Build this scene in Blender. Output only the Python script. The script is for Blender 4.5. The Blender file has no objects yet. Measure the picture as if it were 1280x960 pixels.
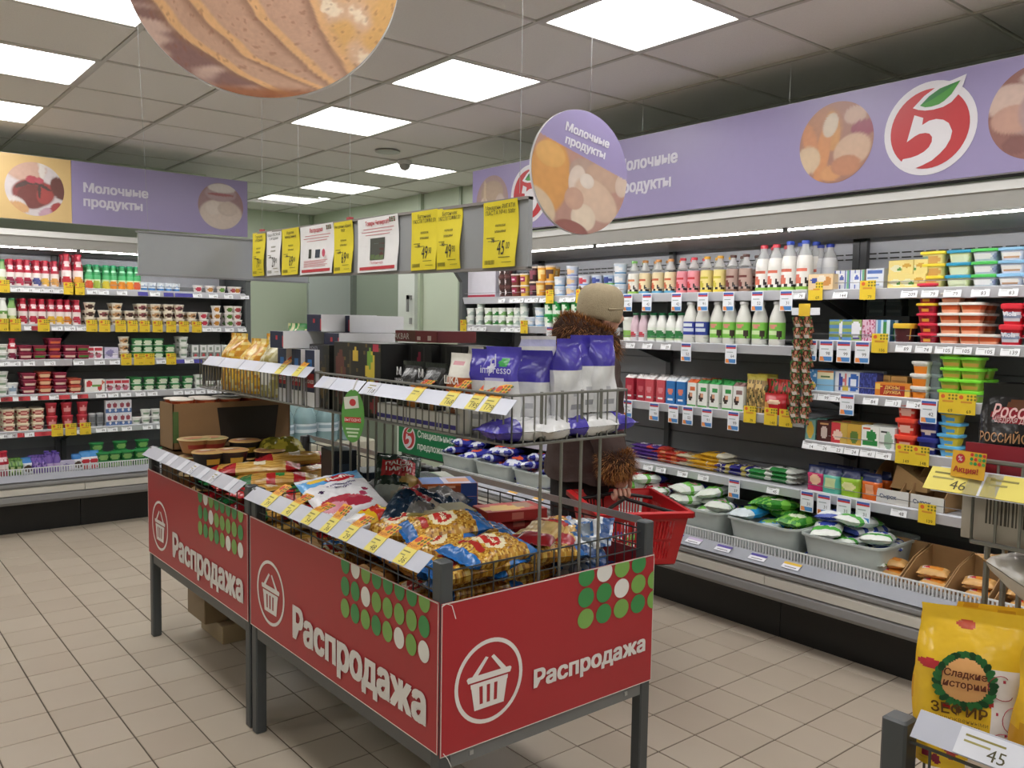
import bpy, math, random
from mathutils import Vector, Matrix, noise
random.seed(7)
PI = math.pi
# ---------------------------------------------------------------- camera
F_PX = 1067.3
YAW, PITCH, ROLL = 0.6874, 0.0705, -0.0166
EYE = Vector((0, 0, 1.5))
def cam_axes():
    cy, sy = math.cos(YAW), math.sin(YAW)
    f = Vector((sy*math.cos(PITCH), cy*math.cos(PITCH), -math.sin(PITCH)))
    r = Vector((cy, -sy, 0)); d = f.cross(r)
    c, s = math.cos(ROLL), math.sin(ROLL)
    return f, c*r + s*d, -s*r + c*d
FW, RT, DN = cam_axes()
cam_d = bpy.data.cameras.new('camera'); cam = bpy.data.objects.new('camera', cam_d)
bpy.context.scene.collection.objects.link(cam)
m = Matrix((RT, -DN, -FW)).transposed().to_4x4(); m.translation = EYE
cam.matrix_world = m
cam_d.sensor_width = 36; cam_d.lens = F_PX/1280*36; cam_d.clip_start = 0.05; cam_d.clip_end = 60
sc = bpy.context.scene; sc.camera = cam
# ---------------------------------------------------------------- world, exposure
w = bpy.data.worlds.new('world'); sc.world = w; w.use_nodes = True
w.node_tree.nodes['Background'].inputs[0].default_value = (0.75, 0.8, 0.85, 1)
w.node_tree.nodes['Background'].inputs[1].default_value = 0.3
sc.view_settings.view_transform = 'Standard'; sc.view_settings.look = 'None'
sc.view_settings.exposure = -0.17; sc.view_settings.gamma = 1.0
PANEL_POWER = 11.5        # ceiling panels
CASE_LAMP = 60.0         # chiller tubes
COLL = sc.collection
# ---------------------------------------------------------------- photo pixel -> point on a real plane of the room
def ray(x, y): return FW*F_PX + RT*(x-640) + DN*(y-480)
def at_x(x, y, X): v = ray(x, y); return EYE + v*(X/v.x)
def at_y(x, y, Y): v = ray(x, y); return EYE + v*(Y/v.y)
def at_z(x, y, Z): v = ray(x, y); return EYE + v*((Z-1.5)/v.z)
# ---------------------------------------------------------------- colour
def lin(c): return c/12.92 if c <= .04045 else ((c+.055)/1.055)**2.4
def hx(s):
    if not isinstance(s, str): return s
    s = s.lstrip('#')
    if len(s) == 3: s = ''.join(a*2 for a in s)
    return tuple(lin(int(s[i:i+2], 16)/255) for i in (0, 2, 4))
def mix(a, b, t): return tuple(a[i]*(1-t)+b[i]*t for i in range(3))
# ---------------------------------------------------------------- materials
def nt(name):
    m = bpy.data.materials.new(name); m.use_nodes = True
    n = m.node_tree; return m, n, n.nodes['Principled BSDF']
def print_mat(name, rough, bump=0, bscale=50, noise_amt=.08, metal=0, alpha=1, coat=0, trans=0, nscale=25):
    m, n, b = nt(name)
    a = n.nodes.new('ShaderNodeAttribute'); a.attribute_name = 'Col'
    tc = n.nodes.new('ShaderNodeTexCoord')
    nz = n.nodes.new('ShaderNodeTexNoise'); nz.inputs['Scale'].default_value = nscale; nz.inputs['Detail'].default_value = 3
    n.links.new(tc.outputs['Object'], nz.inputs['Vector'])
    mr = n.nodes.new('ShaderNodeMapRange'); mr.inputs['To Min'].default_value = 1-noise_amt; mr.inputs['To Max'].default_value = 1+noise_amt*.6
    n.links.new(nz.outputs['Fac'], mr.inputs['Value'])
    mx = n.nodes.new('ShaderNodeVectorMath'); mx.operation = 'SCALE'
    n.links.new(a.outputs['Color'], mx.inputs[0]); n.links.new(mr.outputs['Result'], mx.inputs['Scale'])
    n.links.new(mx.outputs['Vector'], b.inputs['Base Color'])
    b.inputs['Roughness'].default_value = rough; b.inputs['Metallic'].default_value = metal
    b.inputs['Coat Weight'].default_value = coat
    if alpha < 1: b.inputs['Alpha'].default_value = alpha
    if trans: b.inputs['Transmission Weight'].default_value = trans
    if bump:
        n2 = n.nodes.new('ShaderNodeTexNoise'); n2.inputs['Scale'].default_value = bscale; n2.inputs['Detail'].default_value = 2
        n.links.new(tc.outputs['Object'], n2.inputs['Vector'])
        bp = n.nodes.new('ShaderNodeBump'); bp.inputs['Strength'].default_value = bump; bp.inputs['Distance'].default_value = .01
        n.links.new(n2.outputs['Fac'], bp.inputs['Height']); n.links.new(bp.outputs['Normal'], b.inputs['Normal'])
    return m
M_PAPER = print_mat('printed_paper', .6)
M_CARD = print_mat('printed_card', .45)
M_PLAS = print_mat('moulded_plastic', .32, noise_amt=.04)
M_FILM = print_mat('glossy_film', .22, bump=.35, bscale=28, noise_amt=.1)
M_METAL = print_mat('painted_steel', .42, noise_amt=.07, nscale=12)
M_WIRE = print_mat('zinc_wire', .38, noise_amt=.1, metal=.6)
M_CLEAR = print_mat('clear_plastic', .12, noise_amt=.02, alpha=.55)
M_CRATE = print_mat('milky_crate_plastic', .35, noise_amt=.08, alpha=.8)
M_CLOTH = print_mat('cloth', .9, bump=.4, bscale=160, noise_amt=.2, nscale=60)
M_SKIN = print_mat('skin', .5, noise_amt=.04)
M_WALL = print_mat('painted_wall', .6, bump=.05, bscale=90, noise_amt=.05, nscale=2)
M_SIGN = print_mat('sign_board', .35, noise_amt=.03)
def emit_mat(name, col, power):
    m, n, b = nt(name)
    b.inputs['Base Color'].default_value = (.9, .9, .9, 1)
    b.inputs['Emission Color'].default_value = (*col, 1); b.inputs['Emission Strength'].default_value = power
    return m
M_PANEL = emit_mat('light_panel', (1, .985, .965), PANEL_POWER)
M_TUBE = emit_mat('case_tube', (1, .98, .96), CASE_LAMP)
TILE = 0.2026; TX0, TY0 = 0.6496, 3.7389
def tile_mat():
    m, n, b = nt('ceramic_tile')
    g = n.nodes.new('ShaderNodeNewGeometry')
    s = n.nodes.new('ShaderNodeVectorMath'); s.operation = 'SUBTRACT'; s.inputs[1].default_value = (TX0, TY0, 0)
    d = n.nodes.new('ShaderNodeVectorMath'); d.operation = 'SCALE'; d.inputs['Scale'].default_value = 1/TILE
    fl = n.nodes.new('ShaderNodeVectorMath'); fl.operation = 'FLOOR'
    wn = n.nodes.new('ShaderNodeTexWhiteNoise'); wn.noise_dimensions = '2D'
    n.links.new(g.outputs['Position'], s.inputs[0]); n.links.new(s.outputs[0], d.inputs[0]); n.links.new(d.outputs[0], fl.inputs[0]); n.links.new(fl.outputs[0], wn.inputs['Vector'])
    nz = n.nodes.new('ShaderNodeTexNoise'); nz.inputs['Scale'].default_value = 5; nz.inputs['Detail'].default_value = 5
    n.links.new(g.outputs['Position'], nz.inputs['Vector'])
    ad = n.nodes.new('ShaderNodeMath'); ad.operation = 'ADD'
    n.links.new(wn.outputs['Value'], ad.inputs[0]); n.links.new(nz.outputs['Fac'], ad.inputs[1])
    cr = n.nodes.new('ShaderNodeValToRGB'); e = cr.color_ramp.elements
    e[0].position = .3; e[0].color = (*hx('#b3a696'), 1); e[1].position = 1.6/1.0 if False else 1.0; e[1].color = (*hx('#bdb1a1'), 1)
    mr = n.nodes.new('ShaderNodeMath'); mr.operation = 'MULTIPLY'; mr.inputs[1].default_value = .6
    n.links.new(ad.outputs[0], mr.inputs[0]); n.links.new(mr.outputs[0], cr.inputs['Fac']); n.links.new(cr.outputs['Color'], b.inputs['Base Color'])
    b.inputs['Roughness'].default_value = .38
    return m
M_TILE = tile_mat()
# ---------------------------------------------------------------- mesh builder
_text = {}
def text_geo(s, bold=0.0, align='CENTER'):
    k = (s, bold, align)
    if k not in _text:
        c = bpy.data.curves.new('t', 'FONT'); c.body = s; c.size = 1; c.align_x = align; c.offset = bold; c.resolution_u = 2
        o = bpy.data.objects.new('t', c); COLL.objects.link(o)
        bpy.context.view_layer.update()
        dg = bpy.context.evaluated_depsgraph_get()
        me = bpy.data.meshes.new_from_object(o.evaluated_get(dg))
        tr = [p for p in me.polygons if p.area > 1e-6]      # overlapping strokes of a glyph are kept a hair apart
        _text[k] = ([Vector((*me.vertices[i].co[:2], (q % 13)*5e-4)) for q, p in enumerate(tr) for i in p.vertices], [(3*q, 3*q+1, 3*q+2) for q in range(len(tr))])
        bpy.data.objects.remove(o); bpy.data.meshes.remove(me); bpy.data.curves.remove(c)
    return _text[k]
def strokes(bold, size):
    if bold <= .021: return [(0, 0, 0)]
    b = bold*size
    return [(-b, -b*.6, 0), (b, b*.6, 9e-5), (b, -b*.6, 1.8e-4), (-b, b*.6, 2.7e-4)] + ([(0, 0, 3.6e-4)] if bold > .035 else [])
class MB:
    def __init__(s): s.v = []; s.f = []; s.c = []; s.flat = set()
    def add(s, vs, fs, col, vc=None):
        o = len(s.v); s.v += [Vector(v) for v in vs]
        if vc is not None:
            for f in fs: s.f.append(tuple(i+o for i in f)); s.c.append([vc[i] for i in f])
        else:
            many = isinstance(col, list)
            if not many: col = hx(col)
            for k, f in enumerate(fs): s.f.append(tuple(i+o for i in f)); s.c.append(hx(col[k]) if many else col)
        return s
    def box(s, x0, x1, y0, y1, z0, z1, col, M=None):
        vs = [Vector((x, y, z)) for z in (z0, z1) for y in (y0, y1) for x in (x0, x1)]
        if M is not None: vs = [M @ v for v in vs]
        return s.add(vs, [(0, 2, 3, 1), (4, 5, 7, 6), (0, 1, 5, 4), (2, 6, 7, 3), (0, 4, 6, 2), (1, 3, 7, 5)], col)
    def cbox(s, x0, x1, y0, y1, z0, z1, ch, col, M=None):       # chamfered box
        vs = []
        for z, k in ((z0, 1), (z0+ch, 0), (z1-ch, 0), (z1, 1)):
            a = ch*k
            for (px, py) in ((x0+ch, y0), (x1-ch, y0), (x1, y0+ch), (x1, y1-ch), (x1-ch, y1), (x0+ch, y1), (x0, y1-ch), (x0, y0+ch)):
                cx, cy = (x0+x1)/2, (y0+y1)/2
                vs.append(Vector((cx+(px-cx)*(1-2*a/max(x1-x0, 1e-6)), cy+(py-cy)*(1-2*a/max(y1-y0, 1e-6)), z)))
        if M is not None: vs = [M @ v for v in vs]
        fs = [(7, 6, 5, 4, 3, 2, 1, 0), tuple(range(24, 32))]
        for r in range(3):
            for i in range(8): j = (i+1) % 8; fs.append((r*8+i, r*8+j, r*8+8+j, r*8+8+i))
        return s.add(vs, fs, col)
    def tube(s, pts, r, col, n=6, closed=False):
        pts = [Vector(p) for p in pts]; rings = []; L = len(pts)
        for i, p in enumerate(pts):
            if closed: t = (pts[(i+1) % L]-pts[i-1])
            else: t = (pts[min(i+1, L-1)]-pts[max(i-1, 0)])
            t.normalize(); a = Vector((0, 0, 1)) if abs(t.z) < .9 else Vector((1, 0, 0))
            u = t.cross(a).normalized(); w_ = t.cross(u); rr = r[i] if isinstance(r, (list, tuple)) else r
            rings.append([p+(u*math.cos(2*PI*k/n+PI/n)+w_*math.sin(2*PI*k/n+PI/n))*rr for k in range(n)])
        vs = [v for g in rings for v in g]; fs = []
        for i in range(L if closed else L-1):
            a, b = i*n, ((i+1) % L)*n
            for k in range(n): fs.append((a+k, a+(k+1) % n, b+(k+1) % n, b+k))
        if not closed: fs += [tuple(range(n))[::-1], tuple(range((L-1)*n, L*n))]
        return s.add(vs, fs, col)
    def loft(s, prof, seg=16, n=2.0, col='#fff', cap0=True, cap1=True, M=None, nz=0, seed=0):
        # prof: (rx, ry, z); col: colour or fn(theta fraction where .5 faces -Y, z) -> colour
        vs = []
        for (rx, ry, z) in prof:
            for k in range(seg):
                a = 2*PI*(k+.5)/seg + PI/2
                c, si = math.cos(a), math.sin(a)
                x = rx*math.copysign(abs(c)**(2/n), c); y = ry*math.copysign(abs(si)**(2/n), si)
                v = Vector((x, y, z))
                if nz: v += noise.noise_vector(Vector((x*14+seed, y*14, z*14)))*nz*(1 if 0 < z else .2)
                vs.append(v)
        fs = []; cols = []
        fn = callable(col)
        for i in range(len(prof)-1):
            for k in range(seg):
                j = (k+1) % seg
                fs.append((i*seg+k, i*seg+j, (i+1)*seg+j, (i+1)*seg+k))
                if fn: cols.append(hx(col((k+1)/seg, (prof[i][2]+prof[i+1][2])/2)))
        L = len(prof)
        if cap0: fs.append(tuple(range(seg))[::-1]); fn and cols.append(hx(col(0, prof[0][2])))
        if cap1: fs.append(tuple(range((L-1)*seg, L*seg))); fn and cols.append(hx(col(0, prof[-1][2])))
        if M is not None: vs = [M @ v for v in vs]
        return s.add(vs, fs, cols if fn else col)
    def grid(s, fn, nx, ny, art, vert=False):
        # fn(u, v) -> point with u, v in 0..1; art colour or fn(u, v)
        vs = [fn(i/nx, j/ny) for j in range(ny+1) for i in range(nx+1)]
        fs = [(j*(nx+1)+i, j*(nx+1)+i+1, (j+1)*(nx+1)+i+1, (j+1)*(nx+1)+i) for j in range(ny) for i in range(nx)]
        if vert: return s.add(vs, fs, None, vc=[hx(art(i/nx, j/ny)) for j in range(ny+1) for i in range(nx+1)])
        cols = [hx(art((i+.5)/nx, (j+.5)/ny)) for j in range(ny) for i in range(nx)] if callable(art) else art
        return s.add(vs, fs, cols)
    def text(s, t, size, M, col, bold=.02, align='CENTER', sx=1.0, width=None):
        vs, fs = text_geo(t, 0, align)
        if width: sx = width/size/(max(v.x for v in vs)-min(v.x for v in vs))
        n0 = len(s.f)
        for dx, dy, dz in strokes(bold, size): s.add([M @ Vector((v.x*size*sx+dx, v.y*size+dy, dz+v.z*size)) for v in vs], fs, col)
        s.flat.update(range(n0, len(s.f)))
        return s
    def poly(s, pts, M, col):                     # flat polygon in local XY of M; each lies a hair above the last
        s.k = getattr(s, 'k', 0)+1; lift = (s.k % 40)*2.5e-5
        vs = [M @ Vector((p[0], p[1], lift)) for p in pts]
        return s.add(vs, [tuple(range(len(pts)))], col)
    def disc(s, cx, cy, rx, ry, M, col, n=20, rot=0):
        c, q = math.cos(rot), math.sin(rot)
        pts = []
        for k in range(n):
            a, b = rx*math.cos(2*PI*k/n), ry*math.sin(2*PI*k/n)
            pts.append((cx+a*c-b*q, cy+a*q+b*c))
        return s.poly(pts, M, col)
    def ring(s, cx, cy, rx, ry, wd, M, col, n=32):
        vs = []
        for k in range(n):
            a = 2*PI*k/n
            for t in (0, wd): vs.append(M @ Vector((cx+(rx-t)*math.cos(a), cy+(ry-t)*math.sin(a), 0)))
        fs = [(2*k, 2*((k+1) % n), 2*((k+1) % n)+1, 2*k+1) for k in range(n)]
        return s.add(vs, fs, col)
    def mesh(s, name, sharp=35):
        me = bpy.data.meshes.new(name); me.from_pydata(s.v, [], s.f)
        a = me.color_attributes.new('Col', 'FLOAT_COLOR', 'CORNER')
        buf = []
        for f, c in zip(s.f, s.c):
            if isinstance(c, list):
                for q in c: buf += (*q, 1)
            else: buf += (*c, 1)*len(f)
        a.data.foreach_set('color', buf)
        me.polygons.foreach_set('use_smooth', [i not in s.flat for i in range(len(s.f))])
        me.set_sharp_from_angle(angle=math.radians(sharp))
        me.update(); return me
def link(name, data, parent=None):
    o = bpy.data.objects.new(name, data); COLL.objects.link(o)
    if parent: o.parent = parent
    return o
def obj(name, mb, mat, parent=None, origin=None, sharp=35):
    # mb in world coordinates: stored about the parent's (or its own) base point
    if parent is not None and origin is None: origin = Vector(parent['_o']) if '_o' in parent else Vector((0, 0, 0))
    origin = Vector(origin) if origin is not None else Vector((0, 0, 0))
    if origin.length: mb.v = [v-origin for v in mb.v]
    me = mb.mesh(name, sharp); me.materials.append(mat)
    o = link(name, me, parent)
    if parent is None: o.location = origin
    else:
        o['_o'] = tuple(origin)
    return o
def tag(o, label=None, cat=None, group=None, kind=None):
    if label: o['label'] = label
    if cat: o['category'] = cat
    if group: o['group'] = group
    if kind: o['kind'] = kind
    return o
def thing(name, label, cat, loc=(0, 0, 0), group=None, rz=0):
    o = link(name, None); o.location = loc; o.rotation_euler = (0, 0, rz); o['_o'] = tuple(loc)
    return tag(o, label, cat, group)
def struct(name, mb, mat, parent=None, sharp=35):
    o = obj(name, mb, mat, parent, sharp=sharp)
    if parent is None: o['kind'] = 'structure'
    return o
def rot(rx=0, ry=0, rz=0): return Matrix.Rotation(rz, 4, 'Z') @ Matrix.Rotation(ry, 4, 'Y') @ Matrix.Rotation(rx, 4, 'X')
def T(x, y, z): return Matrix.Translation((x, y, z))
def frame(o, ex, ey):                                   # plane frame: local X->ex, Y->ey
    ex = Vector(ex).normalized(); ey = Vector(ey).normalized(); ez = ex.cross(ey)
    m = Matrix((ex, ey, ez)).transposed().to_4x4(); m.translation = Vector(o); return m
def smoothnoise(x, y, z=0): return noise.noise(Vector((x, y, z)))
# art: layered shapes on u, v in 0..1
def art(bg, *sh):
    bg = hx(bg); L = [(q[0], [float(t) for t in q[1:-1]], hx(q[-1])) for q in sh]
    def fn(u, v):
        c = bg
        for k, p, col in L:
            if k == 'e':
                if ((u-p[0])/p[2])**2+((v-p[1])/p[3])**2 < 1: c = col
            elif k == 'r':
                if p[0] <= u <= p[2] and p[1] <= v <= p[3]: c = col
            elif k == 's':                                     # vertical stripes: u0,v0,u1,v1,period,duty
                if p[0] <= u <= p[2] and p[1] <= v <= p[3] and ((u-p[0]) % p[4]) < p[5]: c = col
            elif k == 'h':                                     # horizontal stripes
                if p[0] <= u <= p[2] and p[1] <= v <= p[3] and ((v-p[1]) % p[4]) < p[5]: c = col
            elif k == 'd':                                     # diagonal band
                if p[0] < (u+v*p[2]) % p[1] : pass
                else: c = col
            elif k == 'n':                                     # noise speckle: scale, threshold, seed
                if noise.noise(Vector((u*p[0]+p[2], v*p[0], p[2]))) > p[1]: c = col
        return c
    return fn
# ================================================================ SETTING
CEIL = 2.728
X_R, Y_B, Y_LEFTWALL, X_PIER, X_L, Y_REAR = 4.6, 9.35, 7.42, 2.66, -3.2, -3.0
G = '#ced8c4'
def wall(name, x0, x1, y0, y1): struct(name, MB().box(x0, x1, y0, y1, 0, CEIL+.3, G), M_WALL)
wall('wall_right', X_R, X_R+.15, Y_REAR, Y_B)
wall('wall_back', X_PIER-.3, X_R+.15, Y_B, Y_B+.15)
wall('wall_behind_left_case', X_L-.15, X_PIER, Y_LEFTWALL, Y_LEFTWALL+.15)
wall('wall_alcove', X_PIER-.15, X_PIER, Y_LEFTWALL+.15, Y_B)
wall('wall_left', X_L-.15, X_L, Y_REAR, Y_LEFTWALL)
wall('wall_rear', X_L-.15, X_R+.15, Y_REAR-.15, Y_REAR)
# floor: grout bed, tiles near the camera one by one, the rest joined
floor = struct('floor', MB().box(X_L, X_R, Y_REAR, Y_B, -.1, -.003, '#4e4234'), M_WALL)
floor['_o'] = (0, 0, 0)
def tile_geo(mb, x, y):
    g = .0026; c = .0015
    return mb.cbox(x+g, x+TILE-g, y+g, y+TILE-g, -.006, 0, c, '#fff')
def frac(P):
    d = Vector(P)-EYE; z = d.dot(FW)
    if z < .3: return None
    return 640+F_PX*d.dot(RT)/z, 480+F_PX*d.dot(DN)/z, z
cells = []
for i in range(-20, 21):
    for j in range(-34, 29):
        x, y = TX0+i*TILE, TY0+j*TILE
        if not (X_L <= x and x+TILE <= X_R and Y_REAR <= y and y+TILE <= Y_B): continue
        q = frac((x+TILE/2, y+TILE/2, 0)); vis = q and -60 < q[0] < 1340 and q[1] < 1020
        cover = (1.3 < x < 1.9 and 1.8 < y < 4.0) or x > 3.62 or y > 6.68
        cells.append(((q[2] if vis and not cover else 100+abs(y)), x, y, bool(vis and not cover)))
cells.sort()
tm = tile_geo(MB(), 0, 0).mesh('floor_tile'); tm.materials.append(M_TILE)
far = MB()
for k, (z, x, y, vis) in enumerate(cells):
    if k < 300 and vis:
        o = link('floor_tile', tm, floor); o.location = (x, y, 0)
    else: far.box(x+.0018, x+TILE-.0018, y+.0018, y+TILE-.0018, -.006, 0, '#fff')
tag(struct('floor_tiles_beyond', far, M_TILE, floor), kind='stuff')
# ceiling: slab, hanging grid, tiles
ceil = struct('ceiling', MB().box(X_L-.1, X_R+.1, Y_REAR-.1, Y_B+.1, CEIL+.12, CEIL+.2, '#999'), M_WALL)
ceil['_o'] = (0, 0, 0)
CX0, CY0 = 2.33, 2.12
xs = [CX0+.6*i for i in range(-10, 5) if X_L-.6 < CX0+.6*i < X_R]; ys = [CY0+.6*j for j in range(-9, 13) if Y_REAR-.6 < CY0+.6*j < Y_B]
gb = MB().box(-.009, .009, Y_REAR, Y_B, -.002, .03, '#c4c0ba').mesh('ceiling_bar'); gb.materials.append(M_METAL)
for x in xs:
    if x > X_L: o = link('ceiling_bar', gb, ceil); o.location = (x, 0, CEIL)
gb2 = MB().box(X_L, X_R, -.006, .006, -.001, .029, '#d8d4ce').mesh('ceiling_bar'); gb2.materials.append(M_METAL)
for y in ys:
    if y > Y_REAR: o = link('ceiling_bar', gb2, ceil); o.location = (0, y, CEIL)
LIGHTS = [(2.33, y) for y in (-2.68, -1.48, -.28, .92, 2.12, 3.32, 4.52)]+[(.53, y) for y in (-2.68, -1.48, -.28, .92, 2.12, 3.32, 4.52, 5.72)]+[(3.53, 5.72), (3.53, 6.92), (3.53, 7.9)]+[(-1.27, y) for y in (-1.48, .92, 3.32, 5.72)]
def islight(x, y): return any(abs(a-x) < .05 and abs(b-y) < .25 for a, b in LIGHTS)
ct = MB().cbox(-.289, .289, -.289, .289, 0, .012, .004, '#efecea').mesh('ceiling_tile'); ct.materials.append(print_mat('mineral_tile', .9, bump=.3, bscale=220, noise_amt=.05, nscale=90))
for x in xs:
    for y in ys:
        if islight(x, y): continue
        dz = random.choice((.002, .002, .003, .006)); o = link('ceiling_tile', ct, ceil); o.location = (x+.3, y+.3, CEIL+dz)
        o.rotation_euler = (random.uniform(-.006, .006), random.uniform(-.006, .006), 0)
lf = MB()
for (a, b, c, d) in ((-.297, .297, -.297, -.272), (-.297, .297, .272, .297), (-.297, -.272, -.272, .272), (.272, .297, -.272, .272)): lf.box(a, b, c, d, -.002, .03, '#c9c6c0')
lf.box(-.297, .297, -.297, .297, .06, .07, '#ccc')
lfm = lf.mesh('light_frame'); lfm.materials.append(M_METAL)
dfm = MB().box(-.272, .272, -.272, .272, .006, .012, '#fff').mesh('diffuser'); dfm.materials.append(M_PANEL)
names = {(2.33, 2.12): 'bright square ceiling panel nearest above the sale stand', (2.33, 3.32): 'second bright ceiling panel above the sale stand',
 (2.33, 4.52): 'third bright ceiling panel in the row above the stand', (3.53, 5.72): 'small-looking ceiling panel with the dome camera in front',
 (3.53, 6.92): 'alcove ceiling panel second from the back wall', (3.53, 7.9): 'alcove ceiling panel nearest the back wall',
 (.53, 3.32): 'largest ceiling panel in the left row, cut by top edge', (.53, 4.52): 'middle ceiling panel of the left row', (.53, 5.72): 'ceiling panel of left row nearest the left chiller sign'}
for (x, y) in LIGHTS:
    lab = names.get((x, y), 'square ceiling light panel out of view behind the camera')
    t = thing('ceiling_light', lab, 'ceiling light', (x+.3, y+.3, CEIL), 'square light panels in the ceiling')
    link('light_frame', lfm, t); link('diffuser', dfm, t)
# dome camera, disc vent, conduits
t = thing('dome_camera', 'small grey dome camera on ceiling beside a light panel', 'camera', (3.55, 5.66, CEIL))
obj('camera_base', MB().loft([(.055, .055, CEIL), (.055, .055, CEIL-.025), (.045, .045, CEIL-.03)], 20, 2, '#d8d8d8'), M_PLAS, t)
obj('camera_dome', MB().loft([(.045*math.cos(a), .045*math.cos(a), CEIL-.03-.045*math.sin(a)) for a in (0, .4, .8, 1.2, 1.5)], 20, 2, '#a9a9a9'), M_PLAS, t)
for n_ in ('camera_base', 'camera_dome'):
    for c in t.children: c.location = (0, 0, 0)
for c in t.children: # shapes were made about the world axis
    c.data.transform(Matrix.Translation((3.55, 5.66, 0)))
o = obj('ceiling_speaker', MB().loft([(.09, .09, CEIL-.001), (.09, .09, CEIL-.008), (.07, .07, CEIL-.012)], 24, 2, '#a9a6a0', M=T(3.26, 5.43, 0)), M_PLAS, origin=(3.26, 5.43, CEIL)); tag(o, 'flat round grey disc in the ceiling beyond the light panels', 'speaker')
struct('trim_conduit', MB().box(X_R-.04, X_R-.001, 6.98, 7.02, 0, CEIL, '#b8c4ae'), M_PLAS)
struct('trim_corner', MB().box(X_R-.03, X_R-.001, Y_B-.03, Y_B-.001, 0, CEIL, '#a9b6a0'), M_PLAS)
struct('trim_wall_strip', MB().box(X_R-.02, X_R-.001, 6.35, 6.38, 0, CEIL, '#9aa792'), M_PLAS)
# doorway with its white leaf on the right wall of the alcove
d1 = struct('door_1', MB().box(X_R-.05, X_R-.002, 7.06, 7.36, 0, 2.05, '#dfe4dd'), M_WALL); d1['_o'] = (0, 0, 0)
obj('door_handle', MB().box(X_R-.10, X_R-.05, 7.1, 7.13, 1.72, 1.76, '#888').box(X_R-.10, X_R-.085, 7.1, 7.13, 1.60, 1.76, '#888'), M_METAL, d1)
obj('door_lock', MB().box(X_R-.065, X_R-.05, 7.1, 7.13, 1.48, 1.54, '#999'), M_METAL, d1)
struct('door_2', MB().box(X_R-.012, X_R-.002, 7.36, 8.27, 0, 2.1, '#8f9a8b'), M_WALL)
struct('trim_door', MB().box(X_R-.06, X_R-.002, 8.27, 8.32, 0, 2.1, '#6f776f').box(X_R-.55, X_R-.002, 8.32, 8.36, 0, 2.1, '#aab2ae').box(X_R-.04, X_R-.002, 8.82, 8.93, 0, 2.1, '#e5ebe6'), M_WALL)
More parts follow.
